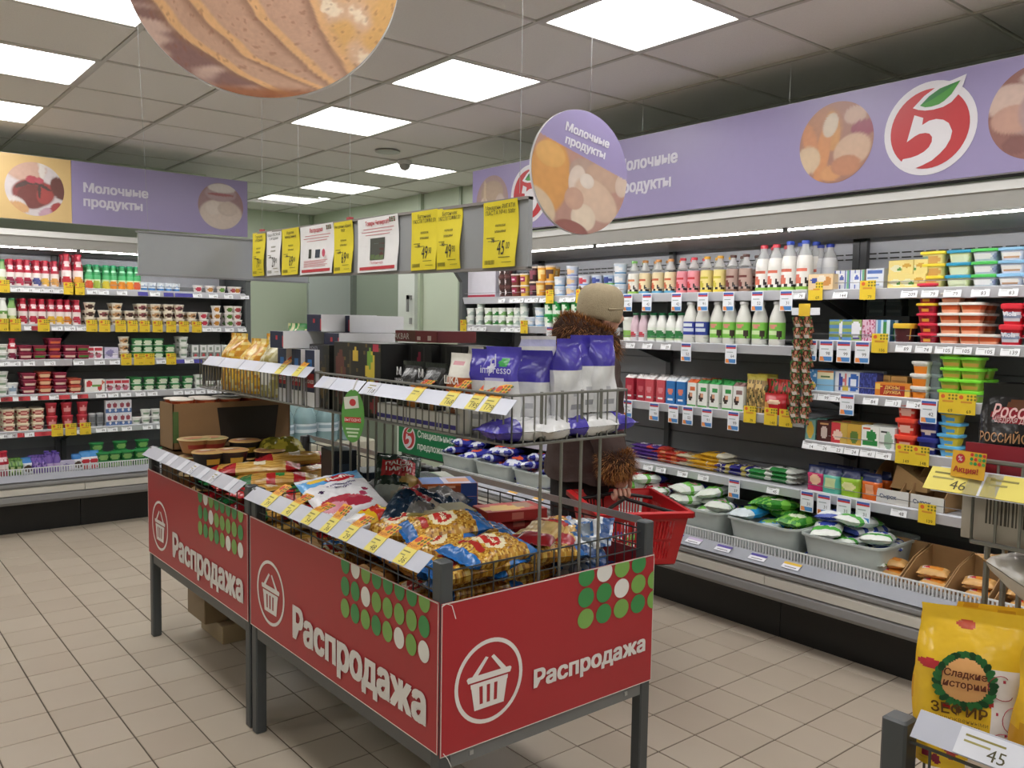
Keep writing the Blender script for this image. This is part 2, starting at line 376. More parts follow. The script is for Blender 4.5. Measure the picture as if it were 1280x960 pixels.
# ================================================================ REFRIGERATED CASES
def case(name, label, kind, l0, l1, shelves, ends=(False, False), cuts=None):
    """kind 'R': front faces -X, length along Y, bumper at x=3.45. kind 'L': front faces -Y, bumper at y=6.5."""
    if kind == 'R': P = lambda l, d, z: Vector((3.45+d, l, z))
    else: P = lambda l, d, z: Vector((l, 6.5+d, z))
    root = thing(name, label, 'chiller', P((l0+l1)/2, .4, 0))
    def bx(mb, a, b, d0, d1, z0, z1, col):
        vs = [P(l, d, z) for z in (z0, z1) for d in (d0, d1) for l in (a, b)]
        return mb.add(vs, [(0, 2, 3, 1), (4, 5, 7, 6), (0, 1, 5, 4), (2, 6, 7, 3), (0, 4, 6, 2), (1, 3, 7, 5)], col)
    def prof(mb, pts, a, b, col):
        n = len(pts); vs = [P(a, d, z) for d, z in pts]+[P(b, d, z) for d, z in pts]
        return mb.add(vs, [tuple(range(n)), tuple(range(n, 2*n))[::-1]]+[(i, (i+1) % n, n+(i+1) % n, n+i) for i in range(n)], col)
    obj('base_plinth', bx(MB(), l0+.002, l1-.002, .15, .9, 0, .26, '#0c0d0f'), M_METAL, root)
    b = MB(); prof(b, [(.02, .22), (.0, .24), (.0, .275), (.02, .285), (.02, .33), (.0, .345), (.0, .36), (.03, .385), (.06, .395), (.12, .41), (.12, .22)], l0, l1, '#8b8b8c')
    obj('bumper', b, M_METAL, root, sharp=25)
    obj('bumper_band', prof(MB(), [(.018, .283), (.002, .287), (.002, .328), (.018, .332)], l0+.002, l1-.002, '#c9c6be'), M_METAL, root)
    obj('lip_rail', prof(MB(), [(.015, .372), (.0, .378), (.075, .412), (.08, .405)], l0, l1, '#9fa2ab'), M_PLAS, root)
    obj('deck_tray', bx(MB(), l0, l1, .11, .75, .33, .355, '#b9bcc0'), M_METAL, root)
    g = MB(); k = l0+.01
    while k < l1: bx(g, k, k+.007, .10, .108, .40, .45, '#e0e2e4'); k += .0165
    bx(g, l0, l1, .099, .109, .446, .452, '#e0e2e4')
    tag(obj('air_grille', g, M_METAL, root), kind='stuff')
    # back liner with ribs
    bk = bx(MB(), l0, l1, .78, .86, .3, 1.72, '#85868a'); bx(bk, l0, l1, .78, .86, 1.72, 2.02, '#dcdde6')
    obj('back_panel', bk, M_METAL, root)
    z = .5; s_ = MB()
    while z < 1.7: bx(s_, l0, l1, .765, .78, z, z+.108, '#97989c'); z += .115
    obj('back_slats', s_, M_METAL, root)
    nb = max(1, round((l1-l0)/1.25)); bl = (l1-l0)/nb
    cuts = cuts or [l0+i*bl for i in range(nb+1)]
    for a in cuts:
        a = min(max(a, l0+.02), l1-.02); obj('shelf_upright', bx(MB(), a-.018, a+.018, .74, .77, .4, 2.0, '#5d5e61'), M_METAL, root)
    v = MB(); k = l0+.05
    while k < l1-.05:
        for zz in (1.86, 1.885): bx(v, k, k+.045, .772, .78, zz, zz+.006, '#333')
        k += .06
    tag(obj('air_slots', v, M_METAL, root), kind='stuff')
    # canopy
    c = MB(); prof(c, [(.05, 1.965), (.05, 2.035), (.09, 2.075), (.86, 2.085), (.86, 2.0), (.6, 1.95), (.12, 1.975)], l0, l1, '#a5a39e')
    obj('canopy', c, M_METAL, root, sharp=20)
    obj('canopy_edge', prof(MB(), [(.042, 2.035), (.082, 2.078), (.09, 2.078), (.05, 2.033)], l0, l1, '#d8d7d3'), M_METAL, root)
    for a, a1_ in zip(cuts, cuts[1:]):
        bl = a1_-a
        lp = MB(); pts = [(.075+.011*math.cos(t*PI/4), 1.952+.011*math.sin(t*PI/4)) for t in range(8)]
        pts = [(.075+.004*math.cos(t*PI/4), 1.956+.004*math.sin(t*PI/4)) for t in range(8)]; prof(lp, pts, a+.012, a+bl-.012, '#fff'); lo = obj('lamp_tube', lp, M_TUBE, root)
        obj('lamp_holder', bx(MB(), a+.001, a+.014, .064, .086, 1.945, 1.966, '#555'), M_PLAS, lo); obj('lamp_holder', bx(MB(), a+bl-.014, a+bl-.001, .064, .086, 1.945, 1.966, '#555'), M_PLAS, lo)
    for e, a in zip(ends, (l0, l1)):
        if e:
            s = -1 if a == l0 else 1
            pts = [(.0, .22), (.0, .38), (.13, .43), (.27, .52), (.29, 1.80), (.16, 1.96), (.05, 1.97), (.05, 2.04), (.09, 2.08), (.9, 2.08), (.9, 0), (.15, 0), (.15, .22)]
            obj('end_panel', prof(MB(), pts, a, a+s*.04, '#5b5f60'), M_METAL, root)
    out = []
    for (a, b_, z, tickets) in shelves:
        mb = bx(MB(), a, b_, .31, .76, z+.025, z+.045, '#b4b6bb')
        sh = obj('shelf', mb, M_METAL, root)
        for q in (a+.01, b_-.02): obj('shelf_bracket', prof(MB(), [(.34, z+.02), (.74, z+.02), (.74, z-.09), (.70, z-.09)], q, q+.008, '#55575a'), M_METAL, sh)
        rail = obj('ticket_rail', prof(MB(), [(.30, z), (.285, z+.045), (.29, z+.048), (.315, z+.048), (.315, z)], a, b_, '#d0d2da'), M_PLAS, sh)
        wl = MB(); 
        for zz in (z+.075,): bx(wl, a, b_, .302, .305, zz, zz+.003, '#9a9ca0')
        obj('wire_stop', wl, M_WIRE, sh)
        for tk in tickets: ticket(sh, kind, z, *tk)
        out.append(sh)
    return root
FR_R = lambda y, z, d: frame((3.45+d, y, z), (0, -1, 0), (0, 0, 1))
FR_L = lambda x, z, d: frame((x, 6.5+d, z), (1, 0, 0), (0, 0, 1))
def ticket(sh, kind, z, l, style, txt='', w=None):
    """styles: w white slip, y yellow promo, b hanging red-blue card, r red strip, v violet strip, o orange"""
    Mx = (FR_R if kind == 'R' else FR_L)
    mb = MB()
    if style in 'wrv':
        ww = w or .072; M = Mx(l, z+.022, .287) @ rot(-.28)
        col = {'w': '#eef0f4', 'r': '#c2343c', 'v': '#3f3a92'}[style]
        mb.box(-ww/2, ww/2, -.019, .019, 0, .0015, col, M)
        if style == 'w':
            Q = M @ T(0, 0, .002)
            mb.poly([(-ww*.4, .010), (ww*.2, .010), (ww*.2, .0125), (-ww*.4, .0125)], Q, '#777')
            mb.poly([(-ww*.4, .003), (-ww*.05, .003), (-ww*.05, .005), (-ww*.4, .005)], Q, '#999')
            mb.text(txt or str(random.choice((29, 34, 42, 45, 52, 59, 64, 79, 86, 99))), .022, Q @ T(ww*.18, -.013, 0), '#222', .02)
    elif style in 'yo':
        ww = w or .075; M = Mx(l, z+.018, .279)
        mb.box(-ww/2, ww/2, -.022, .065, 0, .0015, '#e3c32c', M)
        Q = M @ T(0, 0, .002)
        mb.disc(-ww*.28, .05, .009, .009, Q, '#d8662a', 10)
        for i in range(3):
            for j in range(2): mb.disc(ww*.08+i*.014, .056-j*.014, .005, .005, Q, '#7c7a22', 8)
        mb.poly([(-ww*.3, .026), (ww*.3, .026), (ww*.3, .034), (-ww*.3, .034)], Q, '#d08f2e')
        mb.text(txt or str(random.choice((69, 55, 79, 129, 139, 148))), .02, Q @ T(ww*.15, -.016, 0), '#443a08', .02)
    else:
        ww = w or .07; M = Mx(l, z-.005, .277)
        mb.box(-ww/2, ww/2, -.05, .05, 0, .0015, '#e9edf4', M)
        Q = M @ T(0, 0, .002)
        mb.poly([(-ww*.44, .036), (ww*.44, .036), (ww*.44, .046), (-ww*.44, .046)], Q, '#3c5fae')
        mb.poly([(-ww*.44, .028), (ww*.44, .028), (ww*.44, .036), (-ww*.44, .036)], Q, '#c83a3c')
        mb.poly([(-ww*.36, .008), (ww*.2, .008), (ww*.2, .012), (-ww*.36, .012)], Q, '#9aa')
        mb.text(txt or str(random.choice((42, 52, 34, 91, 99, 68, 31))), .022, Q @ T(ww*.15, -.018, 0), '#222', .02)
        mb.poly([(-ww*.44, -.046), (ww*.44, -.046), (ww*.44, -.026), (-ww*.44, -.026)], Q, '#4b86c6')
        mb.poly([(-ww*.44, -.046), (-ww*.1, -.046), (-ww*.2, -.026), (-ww*.44, -.026)], Q, '#e08a4a')
    return obj('price_ticket', mb, M_PAPER, sh)
def yR(px, z, d=.3): # length coordinate on a right-case line seen at column px
    X = 3.45+d; kx = (px-640)/F_PX
    a = RT-FW*kx; return -(a.x*X+a.z*(z-1.5))/a.y
def xL(px, z, d=.3):
    Y = 6.5+d; kx = (px-640)/F_PX
    a = RT-FW*kx; return -(a.y*Y+a.z*(z-1.5))/a.x
def tR(z, *items): return [(yR(i[0], z), i[1]) + tuple(i[2:]) for i in items]
def tL(z, *items): return [(xL(i[0], z), i[1]) + tuple(i[2:]) for i in items]
def W(*px): return [(p, 'w') for p in px]
def K(s, *px): return [(p, s) for p in px]
ZA = dict(s1=1.64, s2=1.40, s3=1.155, s4=.913, s5=.665)
shA = [(-.1, 2.29, ZA['s1'], tR(ZA['s1'], (1022, 'y', '69'), (1052, 'w', '144'), (1087, 'y', '79'), (1138, 'w', '209'), (1164, 'w', '79'), (1192, 'w', '79'), (1227, 'w', '83'), (1262, 'w', '83'))),
 (-.1, 2.29, ZA['s2'], tR(ZA['s2'], (1016, 'b', '98'), (1036, 'b', '98'), (1058, 'b', '99'), (1081, 'b', '99'), (1102, 'y', '106'), (1131, 'w', '89'), (1156, 'w', '74'), (1181, 'w', '105'), (1205, 'w', '105'), (1233, 'w', '105'), (1264, 'w', '139'))),
 (-.1, 2.29, ZA['s3'], tR(ZA['s3'], (1014, 'w', '88'), (1032, 'w', '99'), (1046, 'w', '74'), (1062, 'b', '100'), (1090, 'w', '84'), (1118, 'w', '13'), (1145, 'w', '24'), (1164, 'b', '42'), (1187, 'y', '69'), (1210, 'y', '69'))),
 (-.1, 2.29, ZA['s4'], tR(ZA['s4'], (1013, 'w', '14'), (1030, 'w', '26'), (1047, 'w', '23'), (1066, 'w', '24'), (1086, 'w', '41'), (1106, 'w', '49'), (1132, 'y', '149'), (1153, 'y', '148'))),
 (-.1, 2.29, ZA['s5'], tR(ZA['s5'], (1012, 'b', '31'), (1033, 'b', '31'), (1058, 'b', '31'), (1082, 'b', '31'), (1125, 'w', '48'), (1161, 'y')))]
ZB = dict(s1=1.64, s2=1.365, s3=1.015, s4=.66)
shB = [(2.31, 5.14, ZB['s1'], tR(ZB['s1'], *K('w', 629, 643, 652, 662, 670, 681), (690, 'y'), (728, 'y'), *K('w', 706, 716, 1000), *K('b', 788, 812, 849, 882, 914, 950, 986))),
 (2.31, 3.54, ZB['s2'], tR(ZB['s2'], *K('w', 790, 811, 834), (861, 'b', '52'), (917, 'b', '64'))),
 (3.57, 5.14, 1.44, tR(1.44, (582, 'y'), *K('w', 590, 598, 606, 632, 640, 649), (658, 'y'), (691, 'b'))),
 (2.31, 5.14, ZB['s3'], tR(ZB['s3'], *K('b', 788, 821, 845, 863, 887, 920), (940, 'y'), (966, 'y'), (985, 'y'))),
 (2.31, 5.14, ZB['s4'], tR(ZB['s4'], *K('w', 812, 828, 855, 881, 968), (921, 'b', '37')))]
case('refrigerated_display_case', 'right dairy chiller, nearer section with butter and cheese tubs', 'R', -.1, 2.3, shA)
rB = case('refrigerated_display_case', 'right dairy chiller, farther section holding the milk bottles', 'R', 2.3, 5.15, shB, (False, True), [2.3, 3.55, 4.8, 5.15])
ZL = dict(s1=1.66, s2=1.394, s3=1.145, s4=.90, s5=.643)
for px, c in ((845, '#4a3f96'), (868, '#c9b8d8'), (905, '#5a4a9c'), (948, '#4a3f96'), (990, '#e0b83a'), (672, '#dca83c'), (640, '#dca83c')):
    y = yR(px, .40, .04); Mc = FR_R(y, .398, .036) @ rot(-1.12)
    q = MB().box(-.045, .045, -.022, .022, .001, .0022, '#e6e6ee', Mc); q.box(-.045, .045, .006, .022, .0022, .0028, c, Mc); q.box(-.03, .03, -.012, -.008, .0022, .0026, '#555', Mc)
    obj('price_card', q, M_PAPER, rB)
def both(z, it): 
    t = tL(z, *it); return [q for q in t if q[0] < 1.46], [q for q in t if q[0] >= 1.46]
LT = {
 's1': W(20, 35, 49, 61, 73)+[(4, 'y'), (86, 'y'), (98, 'y')]+W(115, 129, 152, 193, 246, 266, 285, 305)+K('v', 178, 210, 224, 235),
 's2': K('y', 4, 18)+W(37, 71, 87, 102)+[(46, 'r'), (54, 'y')]+K('y', 114, 130, 150, 165, 180, 196, 213, 229, 245)+W(258, 270, 286, 302),
 's3': W(4, 18, 36, 62, 98, 124, 143)+K('y', 157, 173, 186, 213)+W(201, 236)+K('v', 224, 247),
 's4': W(4, 23, 45, 68, 96, 126, 141, 157, 175, 190, 222, 236, 250, 264, 279)+K('r', 8, 30, 54, 80, 103),
 's5': W(4, 14, 35, 97, 126, 140, 158, 184, 201)+K('r', 23, 50, 58)+K('y', 71, 88, 106)}
L1, L2 = [], []
for k in ('s1', 's2', 's3', 's4', 's5'):
    a, b = both(ZL[k], LT[k]); L1.append((.15, 1.455, ZL[k], a)); L2.append((1.465, 2.74, ZL[k], b))
case('refrigerated_display_case', 'left wall chiller, section under the yellow cake sign', 'L', .15, 1.46, L1)
case('refrigerated_display_case', 'left wall chiller, section ending beside the pale green alcove', 'L', 1.46, 2.75, L2, (False, True))
# ================================================================ SIGNS
LILAC = '#9b90bb'
def logo5(mb, M, R, e=.0012):
    s = lambda pts: [(a*R, b*R) for a, b in pts]
    mb.disc(0, 0, R, R, M @ T(0, 0, e), '#e3dfe6', 48)
    mb.disc(0, -.01*R, .85*R, .85*R, M @ T(0, 0, 2*e), '#c23a40', 48)
    mb.poly(s([(-.33, .33), (-.13, .24), (-.15, .09), (.0, .16), (.15, .17), (.3, .13), (.42, .04), (.5, -.14), (.47, -.3), (.38, -.46), (.26, -.58), (.1, -.70), (-.1, -.78), (-.31, -.84), (-.61, -.74), (-.54, -.59), (-.36, -.58), (-.22, -.55), (-.08, -.49), (.02, -.41), (.08, -.3), (.08, -.2), (.02, -.12), (-.07, -.09), (-.2, -.09), (-.3, -.13), (-.47, -.23)]), M @ T(0, 0, 3*e), '#e6e2e8')
    mb.poly(s([(-.37, .49), (-.13, .71), (.19, .89), (.45, .93), (.74, 1.0), (.68, .8), (.6, .62), (.45, .47), (.28, .40), (.08, .38), (-.1, .39), (-.25, .43)]), M @ T(0, 0, 3*e), '#e6e2e8')
    mb.poly(s([(-.21, .51), (-.02, .68), (.2, .8), (.62, .89), (.45, .64), (.3, .52), (.19, .47), (.03, .45), (-.1, .46)]), M @ T(0, 0, 4*e), '#4f9a45')
    mb.poly(s([(-.21, .51), (-.02, .68), (.2, .8), (.62, .89), (.3, .72), (.05, .6)]), M @ T(0, 0, 5*e), '#3a8048')
def photo(mb, M, R, fn, rings=26, seg=84, e=.001, clip=None):
    vs = [(0, 0)]+[(math.cos(2*PI*k/seg)*i/rings, math.sin(2*PI*k/seg)*i/rings) for i in range(1, rings+1) for k in range(seg)]
    fs = [(0, 1+k, 1+(k+1) % seg) for k in range(seg)]
    for i in range(rings-1):
        for k in range(seg): a = 1+i*seg; fs.append((a+k, a+seg+k, a+seg+(k+1) % seg, a+(k+1) % seg))
    return mb.add([M @ Vector((x*R, y*R, e)) for x, y in vs], fs, None, vc=[hx(fn(x, y)) for x, y in vs])
def blobs(bg, *L):
    bgc = hx(bg); LL = [([q for q in p if not isinstance(q, str)], hx([q for q in p if isinstance(q, str)][0])) for p in L]
    def fn(x, y):
        c = bgc
        for p, col in LL:
            cx, cy, rx, ry = p[:4]; a = p[4] if len(p) > 4 else 0
            dx, dy = x-cx, y-cy; q = dx*math.cos(a)+dy*math.sin(a); r = -dx*math.sin(a)+dy*math.cos(a)
            d = (q/rx)**2+(r/ry)**2
            if d < 1.12:
                t = min(1, (1.12-d)/.24); sh = 1-.12*max(0, d-.3)
                c = mix(c, tuple(v*sh for v in col), t)
        k = 1+.07*smoothnoise(x*9, y*9, 3); c = mix(c, hx('#a98a80'), .18)
        return tuple(v*k for v in c)
    return fn
ART_CHEESE = blobs('#a87868', (-.35, .35, .55, .6, '#b98363'), (-.1, .3, .22, .5, '#d59a5b', .1), (-.35, -.25, .2, .75, '#d9955f', -.15), (-.7, .1, .2, .5, '#d28f62', .3), (-.15, .45, .2, .3, '#dccdb8', -.3), (.5, .6, .3, .22, '#cfae9c'), (.75, .25, .35, .2, '#963f5c'), (.45, -.25, .5, .4, '#d9b79c', .3), (-.75, -.35, .35, .35, '#e0c6a4'), (-.1, -.75, .3, .2, '#dd9f67'), (.3, -.6, .4, .25, '#c98a66'))
ART_MILK = blobs('#a68f90', (0, .3, .7, .5, '#b3a08c'), (-.5, -.3, .3, .5, '#d7c8bd'), (.5, -.3, .35, .55, '#cbbcb4'), (-.45, .3, .08, .6, '#c9b79b'))
ART_CUP = blobs('#8d5a55', (0, .1, .9, .6, '#ae8a86'), (-.6, .3, .5, .35, '#d8bdb1'), (-.5, -.1, .45, .3, '#c99d8c'), (.2, .0, .6, .6, '#b99a9a'), (.3, .72, .7, .2, '#c8b1a6'), (.35, -.6, .6, .35, '#e0cdbf'), (-.4, -.65, .3, .2, '#7c4a48'))
ART_CURD = blobs('#9b7a80', (0, -.35, .95, .65, '#ddcfc4'), (-.3, -.1, .4, .3, '#e3d8cf'), (.3, -.1, .45, .3, '#d4c5ba'), (0, .55, .7, .35, '#b49ba0'), (.05, .78, .62, .2, '#e7e1de'), (0, .5, .6, .06, '#a05a62'))
ART_CAKE = blobs('#dcd6da', (-.3, .75, .7, .5, '#d8b3a2'), (.25, .8, .12, .4, '#e9e4e0'), (-.05, -.15, .72, .52, '#8a3237'), (-.1, -.3, .5, .45, '#6d2a2c'), (.35, -.15, .28, .4, '#a83a3c', -.4), (-.4, .15, .3, .08, '#3a3034', .5), (-.1, .22, .32, .07, '#3a3034'), (.3, .12, .3, .06, '#342c30', -.5), (.15, -.05, .05, .3, '#342c30'), (-.1, .35, .2, .14, '#b83c54'), (.15, .33, .16, .12, '#c04a60'), (.85, .1, .3, .45, '#5c2729', .4), (-.7, -.6, .42, .28, '#e9e2e0', -.3), (-.55, -.72, .35, .2, '#dfae78', -.3), (.4, -.85, .3, .18, '#c9a3b8', .4), (.75, -.65, .25, .2, '#a83338', .6))
BL = [[(-1.2, .6), (-.85, -.27), (-.58, -.6), (-.17, -.85), (.1, -.96)], [(-1.1, .9), (-.86, .25), (-.70, -.1), (-.47, -.41), (-.14, -.71), (.22, -.85), (.5, -.95)], [(-.6, 1), (-.36, .3), (-.21, -.1), (-.06, -.41), (.33, -.77), (.6, -.95)], [(-.1, 1), (.12, .4), (.28, -.1), (.41, -.47), (.61, -.77), (.75, -.95)]]
def bx_at(L, y):
    for (x0, y0), (x1, y1) in zip(L, L[1:]):
        if y <= y0 and y >= y1: return x0+(x1-x0)*(y0-y)/(y0-y1)
    return L[-1][0] if y < L[-1][1] else L[0][0]
def sstep(a, b, t): t = min(1, max(0, (t-a)/(b-a))); return t*t*(3-2*t)
def bread(x, y):
    n1, n2, n3 = smoothnoise(x*26, y*26, 1), smoothnoise(x*5, y*5, 8), smoothnoise(x*60, y*60, 4)
    d = [x-bx_at(L, y)+.02*smoothnoise(y*9, i, 2) for i, L in enumerate(BL)]
    c = hx('#c9a08a')
    if d[0] < 0: c = mix(hx('#8d6a66'), hx('#d0b0a4'), sstep(-.1, .4, smoothnoise(x*3, y*14, 6)+.1))
    for i, q in enumerate(d):
        c = mix(c, hx('#98705c'), .75*sstep(-.10, -.01, q)*(1-sstep(-.01, .012, q)))          # slit beside each crust
        c = mix(c, hx('#e3b282'), sstep(-.012, .012, q)*(1-sstep(.06, .10, q)))
    if d[3] > .02:
        k = sstep(.02, .12, d[3]); c = mix(c, mix(hx('#dfae70'), hx('#d9b295'), sstep(-.2, .3, n2)), k); c = mix(c, hx('#f0dcc4'), .9*sstep(.28, .4, n2+.2*n1))
    if y < -.9: c = mix(c, hx('#a0603c'), sstep(.9, .96, -y)*.9)
    c = mix(c, hx('#8a5a48'), .5*sstep(.35, .5, n1))
    return tuple(v*(1+.10*n1+.08*n3+.06*n2) for v in c)
def cheese_round(x, y):
    s = y + x*.10
    if s > .26: return hx(LILAC)
    return blobs('#b78d80', (-.62, -.25, .42, .62, '#dfa050'), (-.66, .1, .3, .2, '#e8b260'), (-.75, -.75, .4, .25, '#e0c9a8', -.4), (.1, .0, .35, .25, '#b59b8e'), (.5, .05, .4, .22, '#c3a48f'), (-.05, -.15, .18, .25, '#e2d3c6'), (.4, -.35, .5, .3, '#dcc0a8', -.3), (.15, -.1, .15, .12, '#e8ddd2'), (.2, -.7, .26, .22, '#ead9c2'), (0, -.95, .35, .14, '#93524a'), (.9, .05, .15, .2, '#d8c4b4'), (-.05, -.45, .2, .18, '#cda58f'))(x, y)
# right fascia
root = thing('fascia_sign', 'long lilac fascia sign with round food photos above right chiller', 'sign', (3.5, 2.3, 2.09))
def board(a, b, z0, z1, x): return MB().box(x, x+.018, a, b, z0, z1, '#d9d6dc')
obj('sign_back', board(-.3, 4.72, 2.095, 2.525, 3.503), M_SIGN, root)
mb = MB(); MR = FR_R(0, 2.31, .05)
mb.box(-4.715, .295, -.212, .212, 0, .002, LILAC, MR)
def atR(y, z=2.31): return FR_R(y, z, .0475)
photo(mb, atR(4.50, 2.30), .17, ART_MILK, e=.0005); logo5(mb, atR(4.12), .18)
for t_, dz in (('Молочные', .035), ('продукты', -.085)): mb.text(t_, .088, atR(3.375, 2.335+dz-.02) @ T(0, 0, .001), '#d9d5e2', .04, 'LEFT', .97)
photo(mb, atR(2.055, 2.315), .175, ART_CHEESE, e=.0005); logo5(mb, atR(1.648), .185); photo(mb, atR(1.25, 2.31), .175, ART_CUP, e=.0005); logo5(mb, atR(.3), .185)
obj('sign_face', mb, M_SIGN, root)
obj('sign_shadow_gap', MB().box(3.52, 3.54, -.3, 4.72, 2.087, 2.1, '#222'), M_METAL, root)
for y in (4.4, 3.2, 2.3, 1.2, .2): obj('hanging_wire', MB().tube([(3.51, y, 2.52), (3.51, y, CEIL)], .0009, '#ccc', 4), M_WIRE, root)
# left fascia: yellow section and lilac section are two boards
root = thing('fascia_sign', 'yellow fascia sign with a round cake photo above left chiller', 'sign', (.75, 6.55, 2.13))
obj('sign_back', MB().box(.1, 1.418, 6.552, 6.57, 2.14, 2.572, '#ddd'), M_SIGN, root)
mb = MB(); ML = FR_L(0, 2.356, .05); mb.box(.1, 1.418, -.214, .214, 0, .002, '#ddbd83', ML)
photo(mb, FR_L(1.195, 2.35, .0475), .178, ART_CAKE, e=.0005); obj('sign_face', mb, M_SIGN, root)
root = thing('fascia_sign', 'lilac fascia sign with lettering and curd photo above left chiller', 'sign', (2.04, 6.55, 2.13))
obj('sign_back', MB().box(1.42, 2.67, 6.552, 6.57, 2.14, 2.572, '#ddd'), M_SIGN, root)
mb = MB(); mb.box(1.42, 2.67, -.214, .214, 0, .002, LILAC, ML)
for t_, dz in (('Молочные', .01), ('продукты', -.085)): mb.text(t_, .088, FR_L(1.49, 2.335+dz+.02, .0472), '#d9d5e2', .04, 'LEFT', .97)
photo(mb, FR_L(2.46, 2.36, .0475), .175, ART_CURD, e=.0005); obj('sign_face', mb, M_SIGN, root)
# hanging round signs
def round_sign(label, c, yaw, roll, R, fn, txt, tilt=0, name='round_sign'):
    t = thing(name, label, 'sign', c)
    ex = Vector((math.cos(yaw), math.sin(yaw), 0)); M = frame(c, ex, (0, 0, 1)) @ rot(tilt, 0, 0) @ Matrix.Rotation(roll, 4, 'Z')
    mb = MB(); n = 72
    for zz in (0,):
        vs = [M @ Vector((R*math.cos(2*PI*k/n), R*math.sin(2*PI*k/n), z_)) for z_ in (-.006, .006) for k in range(n)]
        mb.add(vs, [tuple(range(n))[::-1], tuple(range(n, 2*n))]+[(k, (k+1) % n, n+(k+1) % n, n+k) for k in range(n)], '#e8e6ea')
    obj('sign_board', mb, M_SIGN, t)
    mb = MB(); photo(mb, M @ T(0, 0, .0065), R*.995, fn, 110, 260)
    for s_, y_ in txt: mb.text(s_, R*.185, M @ T(0, y_*R, .009), '#e2dfe8', .04)
    obj('sign_face', mb, M_SIGN, t)
    top = M @ Vector((0, R, 0)); obj('hanging_wire', MB().tube([top, (top.x, top.y, CEIL)], .0007, '#999', 4), M_WIRE, t)
c2 = at_x(725, 216, 2.42)
round_sign('small round lilac sign with cheese photo hanging over the aisle', c2, math.radians(-5), math.radians(-11), .247, cheese_round, (('Молочные', .56), ('продукты', .36)))
round_sign('big round sign with sliced bread photo at top of frame', Vector((.668, 1.555, 2.16)), math.radians(-30), math.radians(0), .25, bread, ())
# price banner over the sale stand
BX = 1.42
def zb(y): return 1.6425+(y-1.70)*.018
root = thing('hanging_banner', 'long grey hanging rail with price posters above the sale stand', 'banner', (BX, 2.55, 1.64))
ye, yn = 3.41, 1.675
obj('banner_board', MB().add([(BX+dx, y, zb(y)+dz) for y in (yn, ye) for dx in (0, .014) for dz in (0, .182)], [(0, 1, 3, 2), (4, 6, 7, 5), (0, 4, 5, 1), (2, 3, 7, 6), (1, 5, 7, 3), (0, 2, 6, 4)], '#9b9da1'), M_PLAS, root)
for dz in (0, .178):
    obj('banner_edge', MB().add([(BX-.006+dx, y, zb(y)+dz-.004+q) for y in (yn, ye) for dx in (0, .022) for q in (0, .008)], [(0, 1, 3, 2), (4, 6, 7, 5), (0, 4, 5, 1), (2, 3, 7, 6), (1, 5, 7, 3), (0, 2, 6, 4)], '#8b8583'), M_PLAS, root)
for y in (1.72, 2.62, 3.35):
    obj('hanging_wire', MB().tube([(BX+.007, y, zb(y)+.18), (BX+.007, y, CEIL)], .0007, '#999', 4), M_WIRE, root)
    obj('wire_clip', MB().box(BX, BX+.014, y-.012, y+.012, zb(y)+.18, zb(y)+.192, '#b5444a'), M_PLAS, root)
def pY(px, z=1.74): # along the banner
    kx = (px-640)/F_PX; a = RT-FW*kx; return -(a.x*BX+a.z*(z-1.5))/a.y
